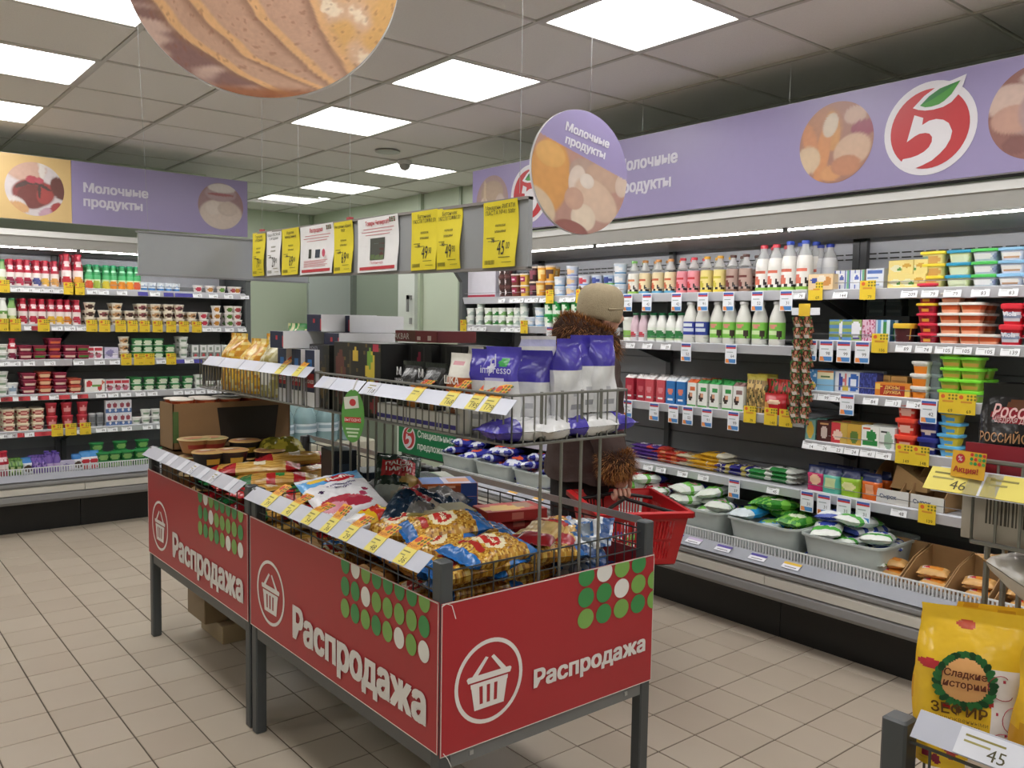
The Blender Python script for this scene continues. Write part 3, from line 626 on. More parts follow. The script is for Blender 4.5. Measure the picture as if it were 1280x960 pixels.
def poster(px0, px1, kind, label, price='', pad=.0, title=('', ''), old=''):
    ya, yb = pY(px0), pY(px1); yc = (ya+yb)/2; wd = ya-yb; z0, z1 = zb(yc)+.004, zb(yc)+.178; h = z1-z0
    ex = (0, -1, 0); M = frame((BX-.004, yc, (z0+z1)/2), ex, (0, 0, 1))
    mb = MB(); bend = random.uniform(.003, .005); ph = random.uniform(0, 2)
    P = lambda u, v, e=0: M @ Vector(((u-.5)*wd, (v-.5)*h, .004+bend*math.sin(v*5+ph)*(.3+u)+e))
    bg = '#e8d52a' if kind == 'y' else '#f0eef0'
    mb.grid(lambda u, v: P(u, v), 8, 12, bg); mb.grid(lambda u, v: P(1-u, v, -.0012), 4, 6, bg)
    def R_(u0, v0, u1, v1, col):
        mb.grid(lambda u, v: P(u0+(u1-u0)*u, v0+(v1-v0)*v, .001), 3, 4, col)
    def TX(s_, u, v, size, col, bold=.02, al='CENTER', sx=1):
        vs, fs = text_geo(s_, 0, al)
        if not vs: return
        tw = (max(q.x for q in vs)-min(q.x for q in vs))*size*sx; sx = sx*min(1, .86*wd/tw)
        for dx, dy, dz in strokes(bold+.008, size)[:2]: mb.add([P(u+(q.x*size*sx+dx)/wd, v+(q.y*size+dy)/h, .0014+dz) for q in vs], fs, col)
    if kind == 'y' or kind == 'p':
        c0 = '#2b2a20'; TX(title[0], .5, .88, .0155, c0, .008); TX(title[1], .5, .80, .0155, c0, .008)
        TX('полоски', .5, .62, .010, '#5b5320'); TX('упаковка', .5, .53, .010, '#5b5320')
        R_(.1, .45, .35, .46, '#6b621f'); TX(old, .3, .38, .014, '#333'); R_(.15, .40, .5, .408, '#444')
        TX(price[0], .68, .19, .054, '#23221c', .012, 'RIGHT', .62); TX(price[1], .70, .27, .026, '#23221c', .01, 'LEFT', .62)
        R_(.5, .145, .85, .155, '#7b711f')
        for i in range(9): R_(.08+.035*i, .05, .095+.035*i, .115, '#55501c')
        R_(.6, .07, .9, .078, '#8b8122')
    else:
        TX(title[0], .5, .86, .020, '#c63340', .015, 'CENTER', .8)
        for i, (a, b) in enumerate(((.15, .9), (.1, .85), (.2, .8))): R_(a, .79-.055*i, b, .80-.055*i, '#cf6a72')
        for i in range(3):
            for j in range(3): R_(.8+.05*i, .88+.03*j, .84+.05*i, .905+.03*j, '#5a7a52' if (i+j) % 2 else '#7b3a3a')
        if kind == 'q':
            R_(.32, .22, .68, .62, '#4a4c46'); R_(.34, .22, .66, .32, '#5d7044'); R_(.55, .3, .66, .6, '#5c2f2c'); R_(.42, .42, .52, .56, '#7d8790')
            TX('Полезная еда', .5, .145, .012, '#c84450', .01)
        else:
            R_(.26, .33, .34, .52, '#37382f'); R_(.46, .33, .6, .5, '#2f3648'); mb.disc(0, 0, .012, .014, M @ T(wd*.28, -h*.09, .012), '#d2506a')
            for i in range(5): R_(.12, .27-.03*i, .85-.05*(i % 3), .28-.03*i, '#cf6a72')
        R_(.06, .04, .95, .10, '#c3333c')
    o = obj('price_poster', mb, M_PAPER, origin=(BX, yc, z0))
    tag(o, label, 'poster', 'posters on the hanging banner')
poster(318, 333, 'y', 'yellow price poster reading 79, leftmost on the banner', ('79', '00'), title=('Горошек', 'отборный'), old='99')
poster(336, 353, 'p', 'narrow white price poster reading 29 on the banner', ('29', '90'), title=('Каша ОВСЯНАЯ', 'с ягодами'), old='49')
poster(355, 376, 'y', 'yellow price poster reading 69 between two white posters', ('69', '90'), title=('Изделия', 'макаронные'), old='99')
poster(378, 419, 'w', 'white red-lettered poster with small product pictures on banner', title=('Распродажа!', ''))
poster(420, 443, 'y', 'yellow price poster reading 69 between two red-lettered posters', ('69', '90'), title=('Рис длиннозёрный', '900г'), old='110')
poster(450, 500, 'q', 'white poster with a dark photo in the banner middle', title=('Товары Четверга!!!', ''))
poster(517, 549, 'y', 'left one of the paired yellow posters reading 49 90', ('49', '90'), title=('Батончик', 'МЮСЛИ ТОФФИ 37г'), old='79')
poster(549, 579, 'y', 'right one of the paired yellow posters reading 49 90', ('49', '90'), title=('Батончик', 'МЮСЛИ ТОФФИ 37г'), old='90')
poster(607, 649, 'y', 'yellow price poster reading 45 00 at banner right end', ('45', '00'), title=('Макароны РИГАТИ', 'ПАСТА №41 500г'), old='78')
root = thing('hanging_board', 'blank grey hanging board crossing behind the price banner', 'banner', (1.35, 3.5, 1.665))
obj('board_panel', MB().box(.99, 1.70, 3.5, 3.512, 1.667, 1.832, '#9b9ea3'), M_PLAS, root)
for z in (1.663, 1.83): obj('board_edge', MB().box(.985, 1.705, 3.494, 3.518, z, z+.006, '#85868a'), M_PLAS, root)
for x in (1.03, 1.66): obj('hanging_wire', MB().tube([(x, 3.506, 1.836), (x-.03 if x < 1.3 else x, 3.52, CEIL)], .0007, '#999', 4), M_WIRE, root)
# ================================================================ SALE STANDS
GREY = '#4a4d50'
def basket_icon(mb, M, s):
    e = M @ T(0, 0, .0012); c = '#e9e4e2'
    mb.ring(0, 0, s, s*1.0, s*.10, e, c, 48)
    P = lambda pts: mb.poly([(a*s, b*s) for a, b in pts], e, c)
    P([(-.62, .06), (.62, .06), (.66, .16), (.62, .2), (-.62, .2), (-.66, .16)])
    P([(-.5, .2), (-.12, .60), (-.04, .56), (-.34, .2)]); P([(.5, .2), (.12, .60), (.04, .56), (.34, .2)])
    x0 = [-.54, -.36, -.28, -.12, -.04, .12, .2, .36, .54]
    for a, b in ((-.54, -.3), (-.2, -.08), (.02, .14), (.24, .54)):
        k = .8; P([(a*k if a == -.54 else a*.92, -.62), (b*k if b == .54 else b*.92, -.62), (b, 0), (a, 0)])
    P([(-.42, -.62), (.42, -.62), (.44, -.5), (-.44, -.5)]); P([(-.54, -.08), (.54, -.08), (.55, .02), (-.55, .02)])
def dots(mb, M, x0, y1, wd, ht, pitch, cols, clipx, clipy):
    e = M @ T(0, 0, .0012)
    for (i, j, c) in cols:
        cx, cy = x0+i*pitch[0], y1-j*pitch[1]
        pts = []
        for k in range(24):
            a = 2*PI*k/24; pts.append((min(cx+pitch[2]*math.cos(a), clipx), min(cy+pitch[3]*math.sin(a), clipy)))
        mb.poly(pts, e, c)
Dk, Lt, Wt = '#3f8f4f', '#7dab55', '#e8e6e2'
D_SIDE = [(0, 0, Dk), (1, 0, Wt), (2, 0, Lt), (3, 0, Dk), (4, 0, Dk), (5, 0, Dk), (6, 0, Dk), (7, 0, Lt), (0, 1, Dk), (1, 1, Dk), (2, 1, Wt), (3, 1, Lt), (4, 1, Lt), (5, 1, Lt), (6, 1, Lt), (7, 1, Dk), (0, 2, Lt), (1, 2, Dk), (2, 2, Lt), (3, 2, Dk), (4, 2, Lt), (5, 2, Wt), (6, 2, Lt), (7, 2, Wt)]
D_END = [(0, 0, Dk), (1, 0, Wt), (2, 0, Lt), (3, 0, Dk), (0, 1, Dk), (1, 1, Dk), (2, 1, Wt), (3, 1, Lt), (4, 1, Lt), (0, 2, Lt), (1, 2, Dk), (2, 2, Lt), (3, 2, Dk), (4, 2, Lt)]
def red_panel(M, w, h, side, tsz):
    mb = MB(); mb.box(-w/2, w/2, -h/2, h/2, -.003, 0, '#a8262f' if 0 else '#ad2b33', M)
    for a, b, c, d in ((-w/2, w/2, h/2-.003, h/2), (-w/2, w/2, -h/2, -h/2+.002), (-w/2, -w/2+.002, -h/2, h/2), (w/2-.002, w/2, -h/2, h/2)):
        mb.box(a, b, c, d, 0, .001, '#d8d2cc', M)
    if side:
        basket_icon(mb, M @ T(-w/2+.175, -.04, 0), .113)
        mb.text('Распродажа', .142, M @ T(-w/2+.350, -.137, .0025), '#e9e4e2', .045, 'LEFT', width=.775)
        dots(mb, M, w/2-.483, h/2-.012, w, h, (.060, .066, .026, .029), D_SIDE, w/2-.002, h/2-.002)
    else:
        basket_icon(mb, M @ T(-w/2+.155, -.035, 0), .1135)
        mb.text('Распродажа', .068, M @ T(-w/2+.305, -.096, .0025), '#e9e4e2', .045, 'LEFT', width=.45)
        dots(mb, M, w/2-.293, h/2-.018, w, h, (.074, .062, .032, .029), D_END, w/2-.002, h/2-.002)
    return mb
def strip(parent, name, y0, y1, xt, zt, xb, zb_, col='#adafbd'):
    mb = MB(); t = .002
    mb.add([(x+dx, y, z) for y in (y0, y1) for x, z, dx in ((xt, zt, 0), (xb, zb_, 0), (xb, zb_, t), (xt, zt, t))], [(0, 1, 2, 3), (4, 7, 6, 5), (0, 4, 5, 1), (1, 5, 6, 2), (2, 6, 7, 3), (3, 7, 4, 0)], col)
    return obj(name, mb, M_PLAS, parent)
def strip_ticket(parent, y, w, xt, zt, xb, zb_, col, tab=None, txt=''):
    ev = Vector((xt-xb, 0, zt-zb_)); h = ev.length; M = frame(((xt+xb)/2-.001, y, (zt+zb_)/2), (0, -1, 0), ev)
    mb = MB(); mb.box(-w/2, w/2, -h*.46, h*.46, .0, .0012, col, M); Q = M @ T(0, 0, .0016)
    if col != '#d3d4de' or txt:
        mb.poly([(-w*.4, h*.2), (w*.2, h*.2), (w*.2, h*.27), (-w*.4, h*.27)], Q, '#8a8040'); mb.poly([(-w*.4, 0), (0, 0), (0, h*.07), (-w*.4, h*.07)], Q, '#a09658')
    if txt: mb.text(txt, .026, Q @ T(w*.12, -h*.35, 0), '#4a4424', .02)
    o = obj('price_ticket', mb, M_PAPER, parent)
    if tab:
        mb = MB(); A = M @ T(0, h*.46, 0) @ rot(math.radians(tab), 0, 0)
        mb.box(-w/2, w/2, 0, .055, 0, .001, '#e8a92f', A); Q = A @ T(0, 0, .0014)
        mb.disc(-w*.25, .035, .012, .012, Q, '#cc4a28', 12); mb.text('Акция', .017, Q @ T(-.01, .006, 0), '#b8402a', .02)
        for i in range(3):
            for j in range(3): mb.disc(w*.08+i*.014, .046-j*.012, .0055, .0055, Q, '#5d6a28' if (i+j) % 3 else '#b0452a', 8)
        obj('promo_tab', mb, M_PAPER, parent)
def gondola(label, y0, y1, end, strips, upstrips, X0=1.2, X1=2.0, ux0=1.43, ux1=1.87, du=0, low=None, uz=(1.300, 1.262)):
    rim, bot = 1.31+du, 1.175+du
    g = thing('sale_stand', label, 'display stand', ((X0+X1)/2, (y0+y1)/2, 0))
    for (x, y) in ((X0, y0), (X1-.04, y0), (X0, y1-.04), (X1-.04, y1-.04)):
        obj('leg', MB().cbox(x, x+.04, y, y+.04, 0, .90, .004, GREY), M_METAL, g)
    for y in (y0+.005, y1-.035): obj('crossbar', MB().box(X0+.04, X1-.04, y, y+.03, .355, .395, '#77787a').box(X0+.1, X0+.112, y-.003, y, .37, .382, '#aaa').box(X1-.112, X1-.1, y-.003, y, .37, .382, '#aaa'), M_METAL, g)
    for x in (X0+.005, X1-.035): obj('side_bar', MB().box(x, x+.03, y0+.04, y1-.04, .355, .395, '#5a5b5d'), M_METAL, g)
    L = y1-y0
    for x, s in ((X0-.004, 1), (X1+.004, -1)):
        M = frame((x, (y0+y1)/2, .60), (0, -s, 0), (0, 0, 1))
        obj('side_panel', red_panel(M, L-.004, .395, True, .135), M_SIGN, g)
    if end: obj('end_panel', red_panel(frame(((X0+X1)/2, y0-.004, .595), (1, 0, 0), (0, 0, 1)), X1-X0-.002, .40, False, .100), M_SIGN, g)
    fl_ = obj('basket_floor', MB().box(X0+.02, X1-.02, y0+.02, y1-.02, .555, .565, '#3b3c3e'), M_METAL, g)
    # wire walls of the lower basket
    b = obj('lower_basket', MB().tube([(X0+.015, y0+.02, .868), (X1-.015, y0+.02, .868), (X1-.015, y1-.02, .868), (X0+.015, y1-.02, .868)], .003, '#55585a', 4, True).tube([(X0+.015, y0+.02, .815), (X1-.015, y0+.02, .815), (X1-.015, y1-.02, .815), (X0+.015, y1-.02, .815)], .0025, '#55585a', 4, True), M_WIRE, g)
    wm = MB().tube([(0, 0, .56), (0, 0, .87)], .0022, '#55585a', 4).mesh('wire'); wm.materials.append(M_WIRE)
    def wire(x, y, me=wm, par=b): o = link('wire', me, par); o.location = Vector((x, y, 0))-(Vector(par['_o']) if par is b else Vector(par['_o'])); return o
    n = int((X1-X0-.08)/.075)
    for i in range(1, n+1):
        for y in (y0+.02, y1-.02): wire(X0+.04+(X1-X0-.08)*i/(n+1), y)
    n = int(L/.075)
    for i in range(1, n+1):
        for x in (X0+.015, X1-.015): wire(x, y0+L*i/(n+1))
    # ladder uprights and upper basket
    for yy in (y0+.022, y1-.022):
        for i in range(4):
            x = ux0+.115+i*.077; obj('upright', MB().tube([(x, yy, .56), (x, yy, rim+.005)], .005, '#8a8984', 8), M_WIRE, g)
    u = MB()
    for z, r in ((rim, .004), (bot, .004)): u.tube([(ux0, y0+.01, z), (ux1, y0+.01, z), (ux1, y1-.04, z), (ux0, y1-.04, z)], r, '#8d8c88', 6, True)
    ub = obj('upper_basket', u, M_WIRE, g)
    obj('basket_shelf', MB().box(ux0+.01, ux1-.01, y0+.02, y1-.05, bot-.004, bot, '#5f6062'), M_METAL, g)
    wu = MB().tube([(0, 0, bot), (0, 0, rim)], .0025, '#8d8c88', 4).mesh('wire'); wu.materials.append(M_WIRE)
    n = 11
    for i in range(n+1):
        for y in (y0+.01, y1-.04): wire(ux0+(ux1-ux0)*i/n, y, wu, ub)
    n = int((L-.05)/.035)
    for i in range(n+1):
        for x in (ux0, ux1): wire(x, y0+.01+(L-.05)*i/n, wu, ub)
    a = low or (X0+.012, .905, X0-.035, .868); s1 = strip(g, 'ticket_strip', y0+.05, y1-(.055 if low else .02), *a)
    strip(g, 'ticket_strip', y0+.05, y1-.02, X1-.012, .905, X1+.035, .868)
    for (px, col, tab, txt, w) in strips:
        kx = (px-640)/F_PX; q = RT-FW*kx; y = -(q.x*(X0-.01)+q.z*(.885-1.5))/q.y
        strip_ticket(s1, y, w, *a, col, tab, txt)
    for (px0, px1, tk) in upstrips:
        f_ = lambda px: (lambda q: -(q.x*(ux0-.02)+q.z*(1.30-1.5))/q.y)(RT-FW*((px-640)/F_PX))
        b2 = (ux0-.003, uz[0], ux0-.04, uz[1]); s2 = strip(g, 'ticket_strip', f_(px1), f_(px0), *b2, '#cdd0e0')
        for (px, col, tab, txt, w) in tk: strip_ticket(s2, f_(px), w, *b2, col, tab, txt)
    return g
YE = '#e6d66a'; WH = '#d3d4de'
g1 = gondola('nearer sale stand with a red end panel facing the camera', 1.73, 2.925, True,
 [(338, YE, -8, '39', .055), (364, YE, -14, '45', .055), (389, YE, -20, '54', .055), (413, YE, 4, '36', .05), (437, YE, -12, '29', .05), (470, YE, -10, '48', .055), (507, YE, -12, '36', .055)],
 [(398, 452, [(412, WH, None, '', .06)]), (454, 640, [(466, WH, None, '118', .07), (520, YE, -12, '', .055), (563, YE, -6, '168', .055), (594, YE, -6, '195', .05), (613, YE, -6, '179', .05)])])
g2 = gondola('farther sale stand with a red side panel, holding noodle cups', 2.945, 4.13, False,
 [(205, WH, None, '', .05), (216, WH, None, '', .05), (230, WH, None, '', .05), (242, WH, None, '52', .05), (255, WH, None, '', .05), (268, WH, None, '57', .05), (290, WH, None, '', .05)],
 [(258, 388, [(275, WH, None, '', .05), (300, WH, None, '', .05), (325, WH, None, '', .05), (352, YE, -6, '', .05), (374, YE, -6, '', .05)])], uz=(1.328, 1.290))
# cable ties at the panel corner
o = obj('cable_tie', MB().tube([(1.197, 1.72, .79), (1.205, 1.712, .80), (1.225, 1.715, .79), (1.235, 1.712, .755)], .0012, '#eee', 4), M_PLAS, g1)
o = obj('cable_tie', MB().tube([(1.205, 1.718, .41), (1.215, 1.712, .395), (1.228, 1.715, .37)], .0012, '#eee', 4), M_PLAS, g1)
# oval hang tag on the upper strip
t = thing('hang_tag', 'green oval hang tag with a red band on the upper rail', 'tag', at_x(441, 520, 1.375))
p = Vector(t['_o']); M = frame(p, (.55, -.83, 0), (0, 0, 1))
mb = MB(); mb.disc(0, 0, .042, .088, M, '#5d9a4a', 32); mb.disc(0, 0, .042, .088, M @ T(0, 0, -.001), '#4f8a40', 32)
mb.box(-.026, .026, .025, .065, .0005, .001, '#d9dad0', M @ rot(0, 0, .12)); mb.disc(0, .045, .012, .012, M @ T(0, 0, .0015), '#c23a40', 14)
mb.box(-.03, .03, -.022, -.004, .0005, .001, '#c23a3a', M); mb.text('ВЫГОДНО', .012, M @ T(0, -.017, .0012), '#eee', .02)
for i in range(3): mb.poly([(-.025+.004*i, -.04-.012*i), (.025-.004*i, -.04-.012*i), (.025-.004*i, -.046-.012*i), (-.025+.004*i, -.046-.012*i)], M @ T(0, 0, .001), '#cfe0c4')
obj('tag_card', mb, M_PAPER, t); obj('tag_clip', MB().tube([p+Vector((0, 0, .085)), p+Vector((.01, -.01, .12))], .003, '#ddd', 5), M_PLAS, t)
# ================================================================ PRODUCTS
class Proto:
    """root mesh and part meshes, shared by every copy"""
    def __init__(s, name, cat, parts, h): s.name, s.cat, s.parts, s.h = name, cat, parts, h   # parts [(name, mesh)], first = root
def proto(name, cat, h, *parts):
    out = []
    for nm, mb, mat in parts: me = mb.mesh(nm if out else name); me.materials.append(mat); out.append((nm, me))
    return Proto(name, cat, out, h)
def spawn(p, M, label, group=None, name=None):
    o = link(name or p.name, p.parts[0][1]); o.matrix_world = M
    for nm, me in p.parts[1:]: link(nm, me, o)
    return tag(o, label, p.cat, group)
def bottle(name, h, r, body, cap, lab=None, z0=.1, z1=.55, neck=.8, clear=False, seg=18, liquid=None, capr=.42):
    nr = r*capr; shoulder = .62
    prof = [(r*.9, 0), (r, .03), (r, shoulder-.05), (r*.96, shoulder), (r*.7, shoulder+.16), (nr, neck+.06), (nr, .93)]
    prof = [(a, a, b*h) for a, b in prof]
    fine = []
    for (a, _, z), (b, _, z2) in zip(prof, prof[1:]):
        k = max(1, int((z2-z)/(h*.06)))
        for i in range(k): t = i/k; fine.append((a+(b-a)*t, a+(b-a)*t, z+(z2-z)*t))
    fine.append(prof[-1])
    parts = []
    if callable(body): col = lambda u, z: body(u, z/h)
    else: col = body
    if clear:
        full = [q for q in fine if q[2] <= h*.70]; top = [q for q in fine if q[2] >= h*.63]
        parts.append(('bottle', MB().loft(full, seg, 2, col), M_PLAS))
        parts.append(('neck', MB().loft(top, seg, 2, '#e4e6e8', cap0=False), M_CLEAR))
    else: parts.append(('bottle', MB().loft(fine, seg, 2, col), M_PLAS))
    parts.append(('cap', MB().loft([(nr*1.15, nr*1.15, h*.925), (nr*1.2, nr*1.2, h*.94), (nr*1.2, nr*1.2, h*.985), (nr*1.1, nr*1.1, h)], seg, 2, cap), M_PLAS))
    if lab:
        k = 8; parts.append(('label', MB().loft([(r*1.012, r*1.012, h*(z0+(z1-z0)*i/k)) for i in range(k+1)], 28, 2, lambda u, z: lab(u, (z/h-z0)/(z1-z0)), cap0=False, cap1=False), M_PAPER))
    return proto(name, 'bottle', h, *parts)
def cup(name, h, r0, r1, fn, lid, cat='cup', n=2.0, ry=1.0, seg=20, lidh=.12, rim=1.06):
    k = 6; body = MB().loft([(r0+(r1-r0)*i/k, (r0+(r1-r0)*i/k)*ry, h*(1-lidh)*i/k) for i in range(k+1)], seg, n, (lambda u, z: fn(u, z/h/(1-lidh))) if callable(fn) else fn)
    L = MB().loft([(r1*rim, r1*rim*ry, h*(1-lidh)), (r1*rim, r1*rim*ry, h*.97), (r1*rim*.93, r1*rim*.93*ry, h)], seg, n, lid)
    return proto(name, cat, h, (name, body, M_CARD), ('lid', L, M_PLAS))
def boxp(name, w, d, h, fn, side, top=None, cat='box', nx=14, ny=12, parts=()):
    mb = MB(); t = .0004
    mb.cbox(-w/2, w/2, -d/2, d/2, 0, h, .0015, [hx(side)]*26)
    mb.grid(lambda u, v: Vector(((u-.5)*w*.98, -d/2-t, (.01+.98*v)*h)), nx, ny, fn if callable(fn) else hx(fn))
    mb.grid(lambda u, v: Vector((w/2+t, (u-.5)*d*.97, (.01+.98*v)*h)), 2, 2, hx(side)); mb.grid(lambda u, v: Vector((-w/2-t, (.5-u)*d*.97, (.01+.98*v)*h)), 2, 2, hx(side))
    mb.grid(lambda u, v: Vector(((u-.5)*w*.97, (v-.5)*d*.97, h+t)), nx if callable(top) else 1, 8 if callable(top) else 1, top if callable(top) else hx(top or side))
    return proto(name, cat, h, (name, mb, M_CARD), *parts)
def carton(name, w, h, fn, top, side):
    mb = MB(); mb.cbox(-w/2, w/2, -w/2, w/2, 0, h*.88, .002, side)
    mb.grid(lambda u, v: Vector(((u-.5)*w*.97, -w/2-.0005, v*h*.88)), 10, 12, fn)
    mb.add([(-w/2, -w/2, h*.88), (w/2, -w/2, h*.88), (w/2, w/2, h*.88), (-w/2, w/2, h*.88), (-w/2, -.002, h), (w/2, -.002, h), (w/2, .002, h), (-w/2, .002, h)], [(0, 1, 5, 4), (2, 3, 7, 6), (1, 2, 6, 5), (3, 0, 4, 7), (4, 5, 6, 7)], top)
    return proto(name, 'carton', h, (name, mb, M_CARD), ('cap', MB().loft([(.010, .010, 0), (.010, .010, .012)], 10, 2, top, M=T(0, -w*.22, h*.93)), M_PLAS))
def pillow(name, w, l, t, fn, nx=16, ny=20, seed=0, cat='packet', crinkle=.12, seal=.05, mat=None, extra=None, under=None):
    """bag lying flat: width w on X, length l on Y, sealed ends at +-Y"""
    def th(u, v):
        a = max(0, 1-abs(2*u-1)**2.6); vv = (v-seal)/(1-2*seal)
        b = max(0, 1-abs(2*vv-1)**3.2) if 0 < vv < 1 else 0
        k = 1+crinkle*3*smoothnoise(u*5+seed, v*6, seed)+crinkle*1.5*smoothnoise(u*13+seed, v*15, 3)
        return t/2*(a**.5)*(b**.55)*k+.0006
    def P(u, v, s):
        pinch = 1-.10*(1-min(1, th(u, v)/(t*.3)))*0
        zz = .004*smoothnoise(u*9+seed, v*3, 7)*(1 if v < seal or v > 1-seal else .3)
        return Vector(((u-.5)*w*pinch+.003*smoothnoise(v*8, seed, 1), (v-.5)*l+.003*smoothnoise(u*9, seed, 5), s*th(u, v)+zz+t*.5))
    mb = MB(); mb.grid(lambda u, v: P(u, v, 1), nx, ny, fn if callable(fn) else hx(fn)); ub = under or fn
    mb.grid(lambda u, v: P(1-u, v, -1), nx, ny, (lambda u, v: ub(1-u, v)) if callable(ub) else hx(ub))
    if extra: extra(mb, P)
    o = proto(name, cat, t, (name, mb, mat or M_FILM)); o.P = P; return o
def standbag(name, w, d, h, fn, seed=0, cat='bag', seg=28, rows=20, wob=.005, mat=None, extra=None, flat=.0):
    """gusset bag standing, flat seal on top"""
    mb = MB()
    def P(u, v):
        fr = .25 <= u <= .75; s_ = (u-.25)*2 if fr else ((.25-u)*2 if u < .25 else (1.25-u)*2); e_ = 2*s_-1
        c = e_; s = (1-abs(e_)**7)*(-1 if fr else 1)
        k = 1 if v < .62 else max(.02, 1-((v-.62)/.30)**1.3) if v < .92 else .02
        wx = w/2*(1+.02*math.sin(v*5)) if v > .04 else w/2*.95
        x = wx*c; y = d/2*k*s
        q = noise.noise_vector(Vector((x*16+seed, y*16, v*4)))*wob*(0.3+v)
        return Vector((x+q.x, y+q.y*(k+.15), v*h))
    mb.grid(P, seg, rows, fn); mb.add([P(i/seg, 0) for i in range(seg)], [tuple(range(seg))[::-1]], '#888')
    if extra: extra(mb, P)
    return proto(name, cat, h, (name, mb, mat or M_FILM))
def front(fn):          # art over the front half of a wrapped surface (u .25..75)
    return lambda u, v: fn(min(1, max(0, (u-.25)*2)), v)
ORD = 'first second third fourth fifth sixth seventh eighth ninth tenth eleventh twelfth thirteenth fourteenth fifteenth sixteenth'.split()
TIER = {1: [''], 2: ['lower ', 'upper '], 3: ['bottom ', 'middle ', 'top '], 4: ['bottom ', 'second-tier ', 'third-tier ', 'top '], 5: ['bottom ', 'second-tier ', 'third-tier ', 'fourth-tier ', 'top '], 6: ['bottom ', 'second-tier ', 'third-tier ', 'fourth-tier ', 'fifth-tier ', 'top ']}
RZ_R, RZ_L = -PI/2, 0.0
_cnt = {}
def put(side, z, shelfname, P, desc, pxs, tiers=1, d=.33, step=None, jit=.003, back=0, rz=0, hide=()):
    """a run of products on a shelf: pxs = pixel columns of their centres (on that shelf plane)"""
    key = (desc, shelfname)
    for i, px in enumerate(pxs):
        k = _cnt.get(key, 0); _cnt[key] = k+1
        tn = tiers[i] if isinstance(tiers, (list, tuple)) else tiers
        Pi = P[i % len(P)] if isinstance(P, list) else P
        hh = step or Pi.h
        for row in range(back+1):
            dd = d+row*(.095 if tn == 1 else .11); l = yR(px, z, d) if side == 'R' else min(xL(px, z, d), 2.69)
            for t in range(tn if row == 0 else 1 if tn == 1 else max(1, tn-random.randint(0, 1))):
                a, b = random.uniform(-jit, jit), random.uniform(-jit, jit)*2
                zz = z+.0455+t*hh
                loc = (3.45+dd+b, l+a, zz) if side == 'R' else (l+a, 6.5+dd+b, zz)
                rr = (RZ_R if side == 'R' else RZ_L)+rz+random.uniform(-.06, .06)
                tt = TIER[tn][t] if t < len(TIER[tn]) else ''
                n_ = ORD[min(k, 15)]
                if row: lab = f'{tt}{desc}, {("", "second", "third")[row]} row behind {n_} one, {shelfname}'
                else: lab = f'{tt}{desc}, {n_} from left, {shelfname}'
                spawn(Pi, T(*loc) @ Matrix.Rotation(rr, 4, 'Z'), lab, f'{desc}s on {shelfname}')
# ---- prototypes ------------------------------------------------
def redyog(fruit, h=.185, name='yogurt_bottle'):
    f = front(art('#efe3e0', ('r', 0, .62, 1, 1, '#b41f3a'), ('e', .5, .72, .3, .10, '#e9c7cc'), ('e', .5, .62, .5, .1, '#b41f3a'), ('e', .5, .70, .22, .06, '#e9d7d9'), ('e', .45, .22, .32, .14, fruit), ('e', .7, .14, .2, .1, fruit)))
    return bottle(name, h, .029 if h < .2 else .034, lambda u, v: f(u, min(1, v/.95)), '#c22440', neck=.78, capr=.6)
RY = [redyog(c) for c in ('#8a2b4b', '#c23c58', '#9a2440', '#49508a', '#e3b04a', '#d9a15a')]
RYT = [redyog('#c23040', .243), redyog('#e3a040', .243)]
RY2 = [redyog(c, .18) for c in ('#b02a40', '#b83048', '#a82844', '#e3b43a', '#e8b840', '#e0862c', '#c43a50')]
f = front(art('#1f8a4a', ('r', 0, 0, 1, .42, '#c9d8b0'), ('e', .5, .2, .4, .2, '#e08a3a'), ('e', .5, .75, .3, .08, '#7dd0a0')))
GY = []
for c in ('#d8603c', '#9fb84a', '#d8c23c', '#e08a2a', '#e08a2a', '#e8962a'):
    ff = front(art('#22904e', ('r', 0, 0, 1, .40, '#cfe0b8'), ('e', .45, .17, .4, .17, c), ('e', .5, .75, .3, .06, '#a0e0bc'), ('e', .5, .48, .45, .1, '#4fb070')))
    GY.append(bottle('juice_bottle', .175, .03, (lambda q: lambda u, v: q(u, v))(ff), '#35a878', neck=.8, capr=.6))
WG = bottle('kefir_bottle', .18, .029, front(art('#eef0ea', ('r', 0, .1, 1, .5, '#6fa04a'), ('e', .5, .3, .3, .12, '#e8e8d0'))), '#f0f0ee', capr=.6)
GW = bottle('kefir_bottle', .18, .029, front(art('#7fa860', ('r', 0, .35, 1, .6, '#e8eadc'), ('e', .5, .2, .35, .12, '#d9e0a0'))), '#3c8a50', capr=.6)
def cupart(bg, *s): return front(art(bg, *s))
SMB = cup('yogurt_cup', .062, .026, .030, cupart('#e7ecf2', ('r', 0, 0, 1, .35, '#3c7ec0'), ('e', .5, .6, .25, .15, '#9fb4d0')), '#dfe6ee')
DC = [cup('dessert_cup', .055, .027, .038, cupart('#efe3cf', ('e', .5, .5, .34, .3, c), ('e', .62, .45, .14, .16, '#3a2a26')), '#efe9dc') for c in ('#5a3a30', '#8a4a50', '#c99a6a')]
PC = [cup('yogurt_cup', .055, .027, .037, cupart('#f0e8e4', ('e', .5, .5, .3, .28, c)), '#f1ece8') for c in ('#c43a50', '#c88a3a', '#5f8a3c', '#b04a4a')]
WC = cup('curd_cup', .055, .027, .036, cupart('#eceeea', ('e', .5, .5, .3, .2, '#8fa890')), '#f0f1ee')
WCT = cup('sour_cream_cup', .085, .027, .036, cupart('#e6ebf0', ('e', .5, .5, .3, .25, '#9ab0cc')), '#f0f1f2')
RC = [cup('dessert_tub', .05, .037, .045, cupart('#7d1d3c', ('r', .1, .3, .9, .75, '#a83050'), ('e', .5, .5, .25, .2, c)), '#a53a55', n=3) for c in ('#e8d0c0', '#4a8a3a', '#e07040')]
